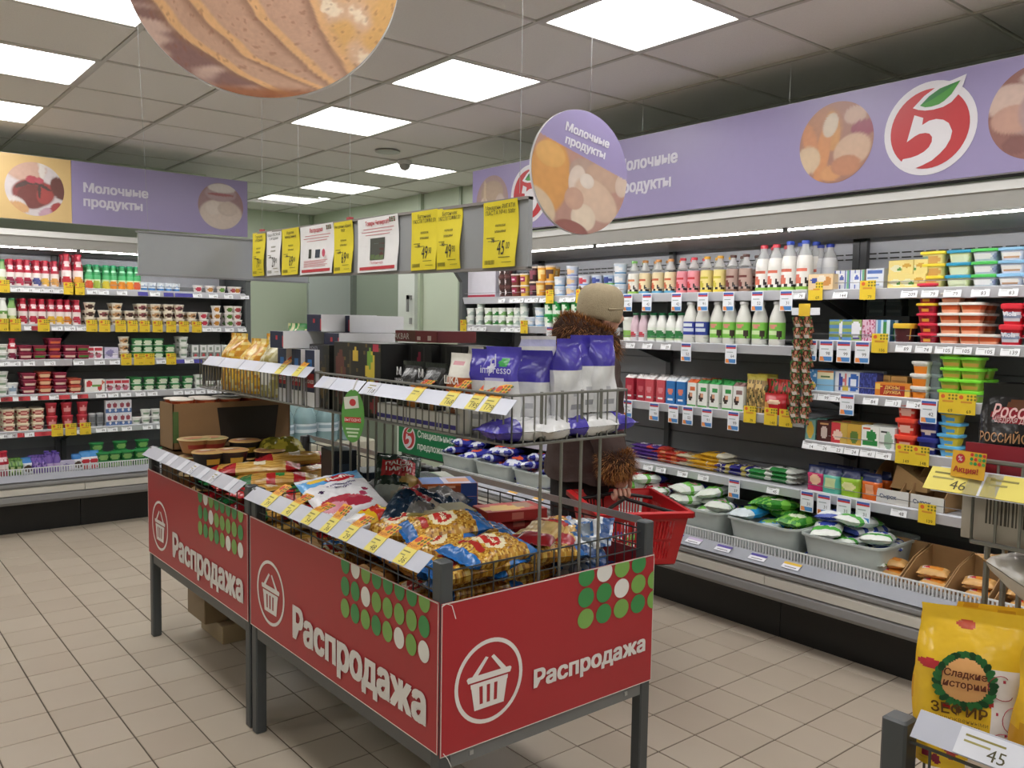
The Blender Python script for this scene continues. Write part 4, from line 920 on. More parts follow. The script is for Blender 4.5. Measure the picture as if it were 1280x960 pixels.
RCo = [cup('dessert_tub', .052, .035, .043, cupart('#c04038', ('e', .5, .55, .35, .25, '#f0c8a0'), ('r', .1, .1, .9, .3, '#8a2a30')), '#c8604a', n=3)]
GT = cup('cheese_tub', .05, .034, .040, cupart('#2f7d45', ('e', .5, .5, .3, .28, '#dfe8d0'), ('r', 0, 0, 1, .2, '#e8ece0')), '#3b8f50', n=3)
GT2 = cup('cheese_tub', .062, .036, .046, cupart('#2c7a42', ('e', .5, .5, .3, .3, '#8fc070')), '#2f8a4a', n=3)
CR = [cup('curd_dessert_cup', .052, .033, .040, cupart('#ecdcc0', ('e', .5, .5, .36, .3, '#a83a40'), ('e', .5, .5, .2, .12, '#e8b0a0')), '#f0e4cc', n=2.6)]
REDC = cup('red_cup', .095, .028, .036, cupart('#b8303c', ('e', .5, .55, .3, .2, '#e8a0a0')), '#c84050')
SIL = cup('silver_can', .10, .022, .024, cupart('#8f9296', ('r', .3, .2, .7, .8, '#6a6d72')), '#b9bcc0')
PK = boxp('drink_pack', .06, .04, .09, art('#e9e2e6', ('e', .5, .3, .35, .22, '#c86a80'), ('r', .1, .7, .9, .88, '#c83a48'), ('e', .3, .45, .15, .1, '#7a3a30')), '#e4dfe2')
LPK = boxp('wafer_pack', .095, .05, .085, art('#c9c4dd', ('e', .4, .5, .3, .3, '#8f88b8'), ('r', .6, .1, .9, .5, '#e4e0ee')), '#bdb8d4')
WBX = boxp('curd_box', .135, .05, .095, art('#ecebe6', ('e', .2, .65, .16, .25, '#c83a40'), ('e', .75, .35, .12, .25, '#c83a40'), ('r', .35, .4, .75, .6, '#6aa050'), ('e', .9, .75, .08, .15, '#d8705a')), '#e6e4e0')
GPK = boxp('yogurt_pack', .05, .05, .10, art('#dfe2e0', ('r', .1, .1, .9, .4, '#6f7a70'), ('e', .5, .2, .25, .12, '#c84a50'), ('r', .3, .55, .7, .8, '#8f9a90')), '#d6dad8')
BPK = boxp('yogurt_pack', .05, .04, .095, art('#e4e2ea', ('r', 0, 0, 1, .3, '#5a78b0'), ('e', .5, .6, .3, .2, '#a04a5a'), ('e', .6, .2, .2, .1, '#e8e8f0')), '#d9d9e2')
# ---- left chiller ----------------------------------------------
S = 'left chiller '
z = ZL['s1']; n_ = S+'top shelf'
put('L', z, n_, GW, 'green yogurt bottle', [2]); put('L', z, n_, RY, 'small red yogurt bottle', [13, 24, 35, 46, 57, 68], back=1)
put('L', z, n_, RYT, 'tall red yogurt bottle', [83, 98], back=1); put('L', z, n_, GY, 'green fruit drink bottle', [111, 121, 132, 142, 152, 162, 171], back=1)
put('L', z, n_, SMB, 'small blue-white cup', [180, 190, 200, 210, 220]); put('L', z, n_, PC, 'pale fruit yogurt cup', [247, 262, 276, 290, 303, 313])
z = ZL['s2']; n_ = S+'second shelf'
put('L', z, n_, WG, 'white-capped kefir bottle', [4], back=1); put('L', z, n_, GW, 'green-capped kefir bottle', [15])
put('L', z, n_, RY2, 'red yogurt bottle', [29, 42, 53, 64, 75, 85, 96], back=1)
put('L', z, n_, DC, 'cream dessert cup', [112, 129, 146, 162, 178, 195, 210, 224, 240], [3, 2, 3, 2, 3, 3, 3, 3, 2], back=1)
put('L', z, n_, PC, 'white fruit yogurt cup', [254, 270, 286, 302, 314], [2, 3, 3, 3, 3], back=1)
z = ZL['s3']; n_ = S+'third shelf'
put('L', z, n_, WC, 'white curd cup', [3], 2); put('L', z, n_, redyog('#7a2040', .15), 'dark red drink bottle', [15])
put('L', z, n_, RC, 'dark red dessert tub', [31, 49, 68, 87, 103], [2, 2, 3, 2, 2], back=1); put('L', z, n_, PK, 'pink-white drink pack', [114, 122])
put('L', z, n_, LPK, 'lilac wafer pack', [139]); put('L', z, n_, DC[2], 'cream caramel cup', [155], 3)
put('L', z, n_, GT, 'green cheese tub', [171, 184, 197, 211], [3, 3, 3, 2]); put('L', z, n_, WC, 'white-lidded curd cup', [229], 3, back=1)
put('L', z, n_, GPK, 'grey-white yogurt pack', [243, 253, 262, 271, 280], 1, back=1)
z = ZL['s4']; n_ = S+'fourth shelf'
put('L', z, n_, WC, 'white curd cup', [3], 3); put('L', z, n_, WCT, 'tall white sour cream cup', [16])
put('L', z, n_, RC[0:1]+RCo, 'red dessert tub', [36, 56, 75, 93], [3, 3, 3, 2], back=1)
put('L', z, n_, WBX, 'white curd box with red berries', [118]); put('L', z, n_, PK, 'white-red drink pack', [137, 147, 156])
put('L', z, n_, GT, 'green cheese tub', [170, 186, 202, 218, 234], 2, back=1); put('L', z, n_, WC, 'white cheese tub', [248, 262, 276, 290], [2, 1, 1, 1])
z = ZL['s5']; n_ = S+'fifth shelf'
put('L', z, n_, CR, 'cream-red curd cup', [11, 29, 48], 3, back=1); put('L', z, n_, REDC, 'tall red dessert cup', [65, 84, 103], 2)
put('L', z, n_, SIL, 'silver drink can', [115, 125]); put('L', z, n_, BPK, 'blue-white yogurt pack', [136, 144, 152, 160], 2); put('L', z, n_, WC, 'pale curd cup', [170, 182, 194], [1, 2, 2])
z = .34; n_ = S+'bottom deck'
put('L', z, n_, RY[2], 'red drink bottle', [1, 6], d=.2); put('L', z, n_, RCo, 'red-lidded tub', [], d=.2)
gb_ = standbag('salad_bag', .055, .05, .12, front(art('#5f8a3a', ('n', 6, .1, 2, '#35602a'), ('r', .3, .3, .7, .6, '#cfe0a0'))), 3)
wb_ = standbag('snack_bag', .075, .05, .13, front(art('#dfe2ea', ('e', .5, .4, .35, .2, '#5a4a40'), ('r', 0, .7, 1, 1, '#3c78b8'))), 5)
pb_ = standbag('candy_bag', .075, .05, .13, front(art('#6a4fa0', ('e', .5, .5, .3, .2, '#a58ad0'), ('n', 7, .2, 4, '#4a3a80'))), 8)
rb_ = standbag('snack_bag', .075, .05, .145, front(art('#e4e2e6', ('e', .5, .5, .4, .12, '#c83a44'), ('r', 0, .72, 1, 1, '#3f86c4'), ('e', .5, .2, .3, .1, '#c83a44'))), 9)
put('L', z, n_, gb_, 'green salad bag', [15, 24], d=.2, back=1); put('L', z, n_, wb_, 'white snack bag with blue top', [35], d=.2); put('L', z, n_, pb_, 'purple candy bag', [46, 54], d=.2, back=1)
LB = bottle('liquid_yogurt_bottle', .15, .026, front(art('#7a5fb0', ('r', 0, .3, 1, .5, '#cbb8e0'))), '#5f48a0', capr=.55)
put('L', z, n_, LB, 'lilac yogurt bottle', [62, 71], d=.2, back=1); put('L', z, n_, LPK, 'lilac snack pack', [84], d=.2); put('L', z, n_, wb_, 'white snack bag with berries', [97], d=.2); put('L', z, n_, rb_, 'white snack bag with red ribbon', [106, 117], d=.2)
put('L', z, n_, GT2, 'green cheese tub', [129, 143, 158, 174, 188, 201], [2, 2, 2, 2, 2, 2], d=.2, back=1); put('L', z, n_, GT2, 'spare green tub', [121, 150, 178], [3, 3, 3], d=.3)
# ---- right chiller, farther section ----------------------------
S = 'right chiller '
z = 1.64; n_ = S+'top shelf'
wp = boxp('lit_end_stand_in', .42, .06, .22, art('#dddbe6', ('r', 0, 0, 1, .06, '#b83048')), '#cfcdda'); put('R', z, n_, wp, 'large white display carton with a red base line', [602], d=.36)  # white box standing in for the lit inner face of the end panel
BRC = cup('chocolate_cup', .073, .03, .034, cupart('#5a3432', ('e', .3, .5, .25, .4, '#e8e2e4'), ('e', .7, .5, .2, .3, '#3a2422')), '#6a4440')
MG = [cup('yogurt_cup', .078, .03, .036, cupart(a, ('e', .5, .6, .3, .25, '#a8205a'), ('e', .5, .6, .18, .1, '#f0d0d8')), '#e9e2da') for a in ('#7a3c30', '#e0b44a')]
TL = [cup('tall_yogurt_cup', .10, .028, .034, cupart(a, ('r', .1, .5, .9, .8, b), ('e', .5, .3, .2, .15, b)), '#d9c8b8') for a, b in (('#3a2028', '#8a4a5a'), ('#e0a03a', '#f0d890'), ('#e8a838', '#5a3a30'))]
BT = [cup('yogurt_tub', .062, .034, .040, cupart(a, ('e', .5, .5, .34, .28, b), ('r', 0, 0, 1, .2, c)), '#dfe4ee') for a, b, c in (('#cfdcec', '#f0f0f4', '#5f9ac8'), ('#c4cfe4', '#e8c8a0', '#8f9ad0'), ('#dfe4f0', '#c84a5a', '#7f9fd8'), ('#c8d4ea', '#4a58a0', '#e0c05a'), ('#bcd0e8', '#3c4a90', '#7cc060'))]
put('R', z, n_, BRC, 'brown-white chocolate cup', [629, 636], 3); put('R', z, n_, MG, 'magenta-label yogurt cup', [645, 656], 2, back=1)
put('R', z, n_, TL, 'tall dessert cup', [667, 677, 687], [2, 2, 2], back=1); put('R', z, n_, BT, 'blue-white yogurt tub', [700, 715, 731, 746, 761, 775], [2, 3, 2, 2, 2, 3], back=1)
cow = lambda bg, lab: front(art(bg, ('r', 0, 0, 1, .10, '#8fb840'), ('e', .35, .34, .28, .12, lab), ('n', 7, .22, 5, '#2a2426'), ('e', .5, .62, .3, .14, lab), ('r', 0, .74, 1, 1, bg)))
def cowart(bg, lab, base):
    a = art(bg, ('r', 0, 0, 1, .13, base), ('e', .33, .42, .24, .16, lab), ('e', .5, .78, .26, .06, lab), ('e', .72, .36, .08, .09, '#2b2528'), ('e', .85, .22, .10, .08, '#2b2528'), ('e', .2, .22, .10, .07, '#2b2528'), ('e', .55, .2, .06, .06, '#2b2528'))
    return front(a)
def milk(h, r, liq, cap, lab, base='#8fc050', nm='milk_bottle'): return bottle(nm, h, r, liq, cap, cowart(liq, lab, base), .02, .5, clear=True)
b1 = milk(.195, .035, '#ecebe4', '#7cc060', '#d88a60'); b2 = [milk(.195, .035, '#e8d8b0', '#c88a4a', '#c8603c', '#5fa8d0') for _ in (0,)]
b3 = milk(.195, .035, '#e0909c', '#c83848', '#c8323c', '#e08088'); b4 = milk(.195, .035, '#ead98c', '#e0a83c', '#c8b83c', '#e0c84a'); b5 = milk(.195, .035, '#b49a90', '#5a3c38', '#6a2c28', '#8a6a58')
put('R', z, n_, b1, 'green-capped milkshake bottle', [792], back=1); put('R', z, n_, b2, 'cream milkshake bottle with orange cap', [806, 822, 837], back=1); put('R', z, n_, b3, 'pink milkshake bottle with red cap', [852, 867], back=1)
put('R', z, n_, b4, 'yellow milkshake bottle', [883, 899], back=1); put('R', z, n_, b5, 'chocolate milkshake bottle', [915, 932], back=1)
m1 = milk(.235, .039, '#eeece8', '#d03c4c', '#d8705a'); m2 = milk(.245, .040, '#eeece8', '#3450b8', '#d8705a')
m3 = bottle('milk_bottle', .23, .039, '#dfe0e4', '#2a3ea8', front(art('#d4d6dc', ('r', .1, .3, .9, .6, '#b8c0d4'))), .1, .5, clear=True)
put('R', z, n_, m1, 'red-capped milk bottle', [952, 969], back=1); put('R', z, n_, m2, 'blue-capped milk bottle with cow label', [985, 1004], back=1); put('R', z, n_, m3, 'plain blue-capped milk bottle', [1022, 1036], d=.43)
z = 1.44; n_ = S+'far second shelf'
GC = [cup('sour_cream_cup', .062, .027, .032, cupart('#e6ece4', ('r', 0, .1, 1, .6, c), ('e', .5, .6, .3, .2, '#f2f4f0')), l) for c, l in (('#3c8f4c', '#dfe6da'), ('#7cb06a', '#eef0ea'), ('#2c6a40', '#4a8a5a'), ('#b8c8c0', '#e6e8e6'))]
put('R', z, n_, [GC[2], GC[3], GC[3], GC[1], GC[0], GC[1]], 'green-white sour cream cup', [580, 589, 600, 611, 620, 629], [2, 2, 3, 2, 2, 2], back=1)
put('R', z, n_, [GC[1], GC[3], GC[3]], 'white-green kefir cup', [638, 647, 655], [2, 2, 3], back=1); put('R', z, n_, BT[0], 'pale blue curd tub', [664, 675], [1, 2], back=1)
GR = cup('green_yogurt_cup', .082, .03, .036, cupart('#2fa050', ('e', .5, .6, .3, .2, '#e8f4e4'), ('r', 0, 0, 1, .25, '#f0f4ee')), '#3fae5c'); put('R', z, n_, GR, 'bright green yogurt cup', [687, 697, 709, 720], 2, back=1)
z = 1.365; n_ = S+'second shelf'
pk_ = cup('tall_white_cup', .14, .032, .038, cupart('#e8ece4', ('r', 0, .1, 1, .5, '#8fc060')), '#e9ebe6'); put('R', z, n_, pk_, 'tall white-green cup', [785])
PB = bottle('pink_yogurt_bottle', .165, .028, front(art('#dfc4d0', ('r', 0, 0, 1, .35, '#e8e4e8'), ('e', .5, .22, .3, .1, '#c8485a'))), '#2c7048', capr=.55); put('R', z, n_, PB, 'pink drink bottle', [793, 804], back=1)
KB = bottle('kefir_bottle', .165, .032, '#edeeea', '#1f6a40', front(art('#3c8a4c', ('r', 0, .5, 1, 1, '#e8eee4'), ('e', .5, .55, .3, .25, '#2c7a40'), ('r', 0, 0, 1, .18, '#cfe0b8'))), .08, .5, capr=.55)
put('R', z, n_, KB, 'white kefir bottle with green label', [815, 827, 839, 850], back=1)
BM = bottle('milk_bottle', .225, .040, '#d8d8d2', '#c8c8c8', front(art('#2f3f9c', ('r', .2, .2, .8, .5, '#cfd8e8'), ('e', .5, .75, .25, .15, '#d8e0e8'))), .2, .52, capr=.5); put('R', z, n_, BM, 'milk bottle with blue label', [863, 878], back=0)
LM = bottle('milk_bottle', .225, .040, '#dadad4', '#c8c8c8', front(art('#7cc04c', ('r', .25, .2, .75, .5, '#cfe4b0'), ('e', .8, .3, .12, .25, '#3a2a26'), ('e', .5, .78, .22, .12, '#d88a7a'))), .15, .52, capr=.5)
put('R', z, n_, LM, 'milk bottle with lime label', [895, 911, 929, 948, 970], back=0)
z = 1.015; n_ = S+'third shelf'
def cart(c, top, pic): return carton('juice_carton' if 0 else 'milk_carton', .062, .15, art(c, ('e', .5, .55, .3, .16, pic), ('r', .2, .2, .8, .26, '#e8e8ea')), top, c)
put('R', z, n_, cart('#a8283c', '#e8e4e4', '#c8606a'), 'crimson milk carton', [791, 804], back=2); put('R', z, n_, cart('#c8505a', '#e8e4e4', '#d88088'), 'pinkish-red milk carton', [816, 829], back=2); put('R', z, n_, cart('#2f74b8', '#dfe4ea', '#e08068'), 'blue milk carton', [842, 855], back=2)
CW = lambda t: carton('milk_carton', .062, .15, art('#e9ebe6', ('r', 0, 0, 1, .12, '#4fa048'), ('e', .35, .42, .25, .2, '#3a2c2a'), ('e', .45, .50, .15, .1, '#d8a080'), ('e', .6, .75, .3, .08, t)), t, '#dfe2da')
put('R', z, n_, CW('#d86a3c'), 'white milk carton with orange top', [868], back=2); put('R', z, n_, CW('#3c9a50'), 'white milk carton with green top', [882, 897, 912], back=2); put('R', z, n_, CW('#8a6a68'), 'white milk carton with brown top', [926], back=2)
cb = [standbag('dried_fish_bag', .075, .03, .20, front(art('#8a7048', ('n', 5, .05, 3, '#c8a868'), ('n', 8, .2, 7, '#4a4a30'), ('r', 0, .85, 1, 1, '#a89a3c'))), 11), standbag('sausage_pack', .09, .03, .18, front(art('#6a2a24', ('s', 0, .3, 1, 1, .22, .12, '#b83a34'), ('n', 6, .2, 4, '#3a5a2c'))), 12), standbag('red_snack_bag', .13, .03, .11, front(art('#b82830', ('e', .5, .6, .3, .12, '#e8c8a8'), ('e', .15, .4, .15, .2, '#d8a05a'))), 13)]
put('R', z, n_, cb[0], 'brown snack pouch', [940, 951], back=1); put('R', z, n_, cb[1], 'dark red sausage pouch', [966, 976, 986], d=.36); put('R', z, n_, cb[2], 'low red pouch', [968], d=.31)
z = .66; n_ = S+'fourth shelf'
def flat(name, desc, colfn, px, tiers, w, l, t, nm, seed, dz=0, rz=PI/2, d=.42):
    p = [pillow(name, w, l, t, colfn, seed=seed+i) for i in range(2)]
    put('R', z+dz, nm, p, desc, px, tiers, d=d, step=t*.8, rz=rz)
flat('cheese_slices', 'purple-red flat packet', art('#5a3c8c', ('r', 0, 0, 1, .3, '#c8483c'), ('e', .5, .6, .3, .15, '#cfc8e0')), [808, 822], 4, .10, .2, .026, n_, 3)
flat('cheese_slices', 'red flat packet', art('#b8382c', ('r', 0, .5, 1, .7, '#d87a4a'), ('e', .5, .2, .3, .12, '#e8c8a0')), [838, 852], 3, .10, .2, .028, n_, 5)
flat('cream_cheese_packet', 'cream flat packet', art('#d9ceb0', ('e', .5, .5, .35, .2, '#b89a70')), [867], 3, .11, .2, .028, n_, 8)
flat('butter_packet', 'yellow flat packet', art('#d8a62c', ('r', 0, 0, 1, .35, '#e2dcc8'), ('e', .5, .5, .2, .1, '#4a5a8a')), [884, 898], [3, 4], .12, .2, .03, n_, 10)
flat('curd_packet', 'violet flat packet', art('#33307c', ('r', 0, .4, 1, .55, '#c0b060'), ('e', .5, .75, .3, .1, '#dad8e8')), [915, 935], [2, 2], .12, .19, .03, n_, 12)
flat('curd_packet', 'green-white flat packet', art('#e3e8e0', ('r', 0, .3, .25, .8, '#3c8f4c'), ('r', .75, .2, 1, .8, '#3c8f4c'), ('e', .5, .5, .12, .1, '#2a2a2a')), [955, 982], [2, 3], .12, .19, .03, n_, 14)
# ---- right chiller, nearer section -----------------------------
def tub(name, w, dd, h, body, lid, fn=None, n=4.5):
    k = 5; lh = .26
    b = MB().loft([(w/2*(.76+.16*i/k), dd/2*(.76+.16*i/k), h*(1-lh)*i/k) for i in range(k+1)], 32, n, (lambda u, z: fn(u, z/h/(1-lh))) if fn else body)
    L = MB().loft([(w/2*1.06, dd/2*1.06, h*(1-lh)), (w/2*1.09, dd/2*1.09, h*.90), (w/2*1.07, dd/2*1.07, h*.96), (w/2*.95, dd/2*.95, h)], 32, n, lid)
    return proto(name, 'tub', h, (name, b, M_PLAS), ('lid', L, M_PLAS))
n_ = S+'near top shelf'; z = 1.64
put('R', z, n_, boxp('waffle_box', .125, .05, .075, art('#e3c9a0', ('e', .25, .6, .15, .18, '#3c50a0'), ('e', .7, .55, .25, .3, '#c88a4a'), ('e', .55, .7, .2, .2, '#e8e0d0')), '#d8be94'), 'beige curd box with blue oval', [1029], 1, d=.31)
STR = boxp('butter_block', .075, .08, .092, art('#e2e6f0', ('s', 0, 0, 1, 1, .35, .10, '#3c58b0'), ('e', .5, .55, .25, .3, '#f0f0f6'), ('e', .5, .6, .15, .12, '#5a6cb8'), ('r', .85, 0, 1, 1, '#6fb090')), '#c8b890', '#c0a878')
put('R', z, n_, STR, 'blue-striped butter block', [1056, 1075], 1, d=.37, back=1); put('R', z, n_, boxp('butter_block', .085, .09, .095, art('#dfe6f4', ('r', .1, .78, .9, .9, '#5a78c0'), ('r', .1, .5, .7, .55, '#7a94cc'), ('r', .1, .2, .8, .24, '#9ab0d8')), '#cfd8e8'), 'white butter block with blue lettering', [1099], 1, d=.37)
YB = boxp('butter_box', .115, .08, .063, art('#ecd98a', ('e', .35, .4, .25, .25, '#e8e4c0'), ('e', .45, .35, .12, .12, '#5f9a48'), ('e', .75, .6, .2, .15, '#d0a03c')), '#e2cc78'); put('R', z, n_, YB, 'yellow butter box', [1130, 1146], 2, d=.36, rz=0, jit=.004)
def sp(body, lid, *sh): return tub('spread_tub', .105, .085, .053, body, lid, front(art(body, *sh)))
put('R', z, n_, sp('#e9dc90', '#ecd63a', ('e', .45, .4, .3, .35, '#d8a860'), ('e', .3, .6, .2, .2, '#8fb0a0')), 'yellow-lidded spread tub', [1167], 3, d=.36, back=1)
put('R', z, n_, sp('#cfdca0', '#2f9cc4', ('e', .5, .4, .3, .4, '#e2ecc8'), ('r', 0, 0, .2, 1, '#5fa890')), 'teal-lidded spread tub', [1200], 3, d=.36, back=1)
put('R', z, n_, sp('#b9c8d8', '#4fbf5c', ('e', .35, .5, .3, .35, '#e8e8ea'), ('r', 0, 0, .12, 1, '#3c4a88'), ('e', .8, .5, .15, .3, '#8a94b8')), 'green-lidded spread tub', [1232], 3, d=.36, back=1)
put('R', z, n_, sp('#ccd4e6', '#8fc0e6', ('e', .4, .5, .3, .35, '#e9e6e2'), ('e', .5, .3, .15, .15, '#c8a080')), 'pale blue-lidded spread tub', [1266, 1296], 3, d=.36, back=1)
n_ = S+'near second shelf'; z = 1.40
f1 = boxp('cheese_slice_pack', .10, .03, .10, art('#8fa860', ('h', 0, 0, .5, 1, .3, .15, '#5a8ac0'), ('e', .72, .55, .25, .4, '#e8e8f0'), ('r', .55, .05, .95, .2, '#4a3a80')), '#6a7050'); put('R', z, n_, f1, 'striped cheese slice pack', [1050, 1066], 1, d=.33, back=1)
put('R', z, n_, boxp('cheese_slice_pack', .07, .03, .10, art('#dcb8cc', ('n', 8, .15, 3, '#b04a70')), '#c8a0b4'), 'pink cheese slice pack', [1086], d=.33, back=1); put('R', z, n_, boxp('cheese_slice_pack', .075, .03, .10, art('#5f98c8', ('s', 0, 0, 1, 1, .4, .18, '#c8dce8'), ('r', .6, .1, .75, .9, '#3c8a48')), '#4a78a0'), 'blue-green cheese slice pack', [1102], d=.33, back=1)
put('R', z, n_, tub('chocolate_spread_tub', .085, .085, .085, '#4a2226', '#e0b83a', front(art('#4a2226', ('r', .2, .5, .8, .62, '#c8a898'), ('r', .08, .1, .16, .9, '#d8a83c'), ('r', .84, .1, .92, .9, '#d8a83c'))), 3), 'brown tub with yellow lid', [1131], d=.34)
RT_ = [tub('curd_tub', .085, .085, .043, '#b8283c', l, front(art('#b0263a', ('e', .5, .4, .3, .3, '#8a1f30'), ('r', .4, .2, .6, .6, '#d8a03c'))), 3) for l in ('#d8304a', '#e6c02c')]
for t in range(6): put('R', z+t*.0435, n_+(' tier %s' % ORD[t]), RT_[1] if t == 3 else RT_[0], 'yellow-lidded red curd tub' if t == 3 else 'red curd tub', [1161], d=.34)
OT = tub('smoked_cheese_tub', .095, .085, .044, '#c8562c', '#e6e2dc', front(art('#cc5a30', ('r', 0, 0, 1, .3, '#e2a080'), ('r', .1, .5, .3, 1, '#7cae6a'))))
put('R', z, n_, OT, 'orange tub with white lid', [1188, 1214, 1238], [5, 4, 1], d=.34, back=1)
vt = tub('red_spread_tub', .085, .085, .085, '#c41f30', '#d82c3c', front(art('#c41f30', ('e', .5, .5, .42, .3, '#cfd0d8'), ('e', .5, .5, .34, .2, '#8a9ab8'))), 3.2)
mb = vt.parts[0][1]
vt2 = MB(); vt2.text('Viola', .026, frame((0, -.0445, .034), (1, 0, 0), (0, 0, 1)), '#e8eaf2', .03); me = vt2.mesh('lettering'); me.materials.append(M_PAPER); vt.parts.append(('lettering', me))
put('R', z, n_, vt, 'big red spread tub with silver oval', [1264], 2, d=.33); put('R', z, n_, RT_[0], 'plain red curd tub', [1294], 5, d=.34)
dk = boxp('dark_yogurt_pack', .08, .06, .05, art('#33434a', ('r', .1, .3, .9, .6, '#506068')), '#2c3a40'); put('R', z+.12, n_+' rear', dk, 'dark blue pack', [1098, 1120], 3, d=.52)
put('R', z, n_+' rear', boxp('dark_box', .22, .08, .12, '#22282c', '#22282c'), 'dark carton', [1112], d=.52)
n_ = S+'near third shelf'; z = 1.155
put('R', z, n_, boxp('cheese_box', .075, .05, .10, art('#4a8ac4', ('e', .35, .3, .35, .3, '#2c2a2c'), ('e', .6, .25, .28, .2, '#e8c84a'), ('n', 6, .3, 4, '#cfe0f0')), '#3f78b0'), 'blue box with yellow slices', [1015], d=.34, back=2)
put('R', z, n_, boxp('cheese_box', .085, .05, .10, art('#8fc4e4', ('r', 0, .6, 1, .9, '#e9dfb8'), ('r', 0, .9, 1, 1, '#d8804a'), ('r', .25, .68, .75, .74, '#5a7a48')), '#8fb8d4'), 'sky-blue box with cream band', [1034], d=.34, back=2)
put('R', z, n_, boxp('cheese_box', .14, .03, .10, art('#dfe4ec', ('e', .68, .5, .2, .42, '#3c6cc0'), ('e', .68, .5, .12, .2, '#e8eef8'), ('e', .2, .5, .07, .4, '#3a4a9c'), ('e', .38, .55, .06, .35, '#d87a7a'), ('r', .3, .1, .5, .3, '#e0c04a')), '#c4ccd8'), 'white box with blue round badge', [1062], d=.34, back=2)
put('R', z, n_, boxp('cheese_box', .05, .06, .10, art('#2c3474', ('n', 6, .1, 3, '#4450a0')), '#2a306a'), 'narrow navy box', [1084, 1092], d=.35)
ob = boxp('fondue_box', .16, .06, .062, art('#d8842c', ('r', .15, .12, .85, .85, '#a8301f'), ('e', .08, .7, .1, .2, '#e8c05a'), ('e', .92, .3, .08, .3, '#e8c05a')), '#d08a34')
vt2 = MB(); vt2.text('ДЮНЫ', .02, frame((0, -.032, .034), (1, 0, 0), (0, 0, 1)), '#eac070', .03); vt2.text('ДРУЖБА', .018, frame((0, -.032, .013), (1, 0, 0), (0, 0, 1)), '#eac070', .03); me = vt2.mesh('lettering'); me.materials.append(M_PAPER); ob.parts.append(('lettering', me))
put('R', z, n_, ob, 'orange box with red panel', [1118], d=.33); put('R', z, n_, boxp('kraft_box', .075, .06, .045, art('#c8a060', ('r', .1, .2, .9, .6, '#a87c48')), '#c09a60', '#d8b070'), 'small kraft box', [1103, 1126], 2, d=.40, step=.045)
put('R', z, n_, tub('orange_tub', .075, .075, .055, '#e08a2c', '#e4e2dc', front(art('#e2dcd0', ('r', .15, 0, .85, .75, '#e8862a'))), 4), 'orange tub with clear lid', [1151], 3, d=.34, back=1)
put('R', z, n_, tub('grey_tub', .07, .07, .055, '#8a949c', '#98a4ac', None, 3), 'grey-lidded tub', [1170], 4, d=.38)
GL = tub('lime_tub', .09, .085, .048, '#8ab43c', '#7ee03a', front(art('#90b83c', ('e', .5, .4, .3, .25, '#c89a4a')))); put('R', z, n_, GL, 'lime-lidded tub', [1189, 1214], [5, 4], d=.34, back=1)
n_ = S+'near fourth shelf'; z = .913
bx = [boxp('processed_cheese_box', w, .05, .10, f_, s_) for w, f_, s_ in ((.055, art('#7aa8a0', ('e', .5, .5, .35, .4, '#e0b84a')), '#5a8a80'), (.075, art('#4a2420', ('e', .5, .45, .25, .3, '#c8b8b0'), ('r', .2, .82, .8, .9, '#c89a6a')), '#3a1c1a'),
 (.08, art('#c83c44', ('r', .6, 0, 1, 1, '#c8a850'), ('e', .4, .4, .3, .25, '#e8c8b8')), '#b89a50'), (.07, art('#c8a040', ('e', .5, .4, .3, .3, '#5f7a38')), '#b08c3c'), (.085, art('#e8eae4', ('r', .05, .1, .9, .3, '#2f8a44'), ('e', .55, .55, .3, .25, '#2f8a44'), ('r', .1, .8, .5, .9, '#d8603c')), '#dfe2da'), (.085, art('#e4e6e4', ('e', .65, .4, .25, .4, '#9ab8a0'), ('r', .2, .75, .6, .8, '#3a3a3a')), '#dcdfdc'))]
for b_, px, dsc in zip(bx, (1016, 1033, 1051, 1070, 1090, 1109), ('teal box with yellow oval', 'dark brown box', 'red-gold box', 'gold-green box', 'white box with green leaves', 'white box with grey leaf')): put('R', z, n_, b_, dsc, [px], d=.33, back=1)
RB = tub('red_cheese_tub', .095, .085, .075, '#d83a2c', '#e8503c', front(art('#d83a2c', ('e', .5, .5, .26, .22, '#e8b8a8')))); BB = tub('blue_cheese_tub', .085, .085, .075, '#252c78', '#2c3488', front(art('#252c78', ('e', .5, .5, .3, .2, '#e0cfc0'), ('r', .3, .15, .7, .2, '#a89a8a'))))
put('R', z, n_, RB, 'bright red square tub', [1134], 3, d=.34, back=1); put('R', z, n_, BB, 'navy square tub', [1161], 3, d=.34, back=1)
put('R', z, n_, tub('butter_tub', .095, .085, .05, '#d8c85a', '#5fb0e0', front(art('#e0c83a', ('e', .3, .4, .3, .4, '#5fa8d8')))), 'cyan-lidded yellow tub', [1188], 5, d=.34)
n_ = S+'near fifth shelf'; z = .665
for px, bg, ic, dsc in ((1020, '#c8306a', ('e', .5, .45, .3, .2, '#f0c8a8'), 'pink pouch with pale heart'), (1040, '#5fb8a8', ('r', .25, .2, .75, .6, '#cfe0a8'), 'teal pouch with butter picture'), (1063, '#9cc83c', ('e', .5, .4, .34, .15, '#e8e8a8'), 'lime pouch with cow shape'), (1089, '#e06a28', ('r', .3, .2, .7, .6, '#f0b088'), 'orange pouch with crossed bars')):
    P_ = standbag('butter_pouch', .095, .05, .125, front(art(bg, ('r', 0, .72, 1, 1, '#26305a'), ic)), px, wob=.007); put('R', z, n_, P_, dsc, [px], d=.34, back=1)
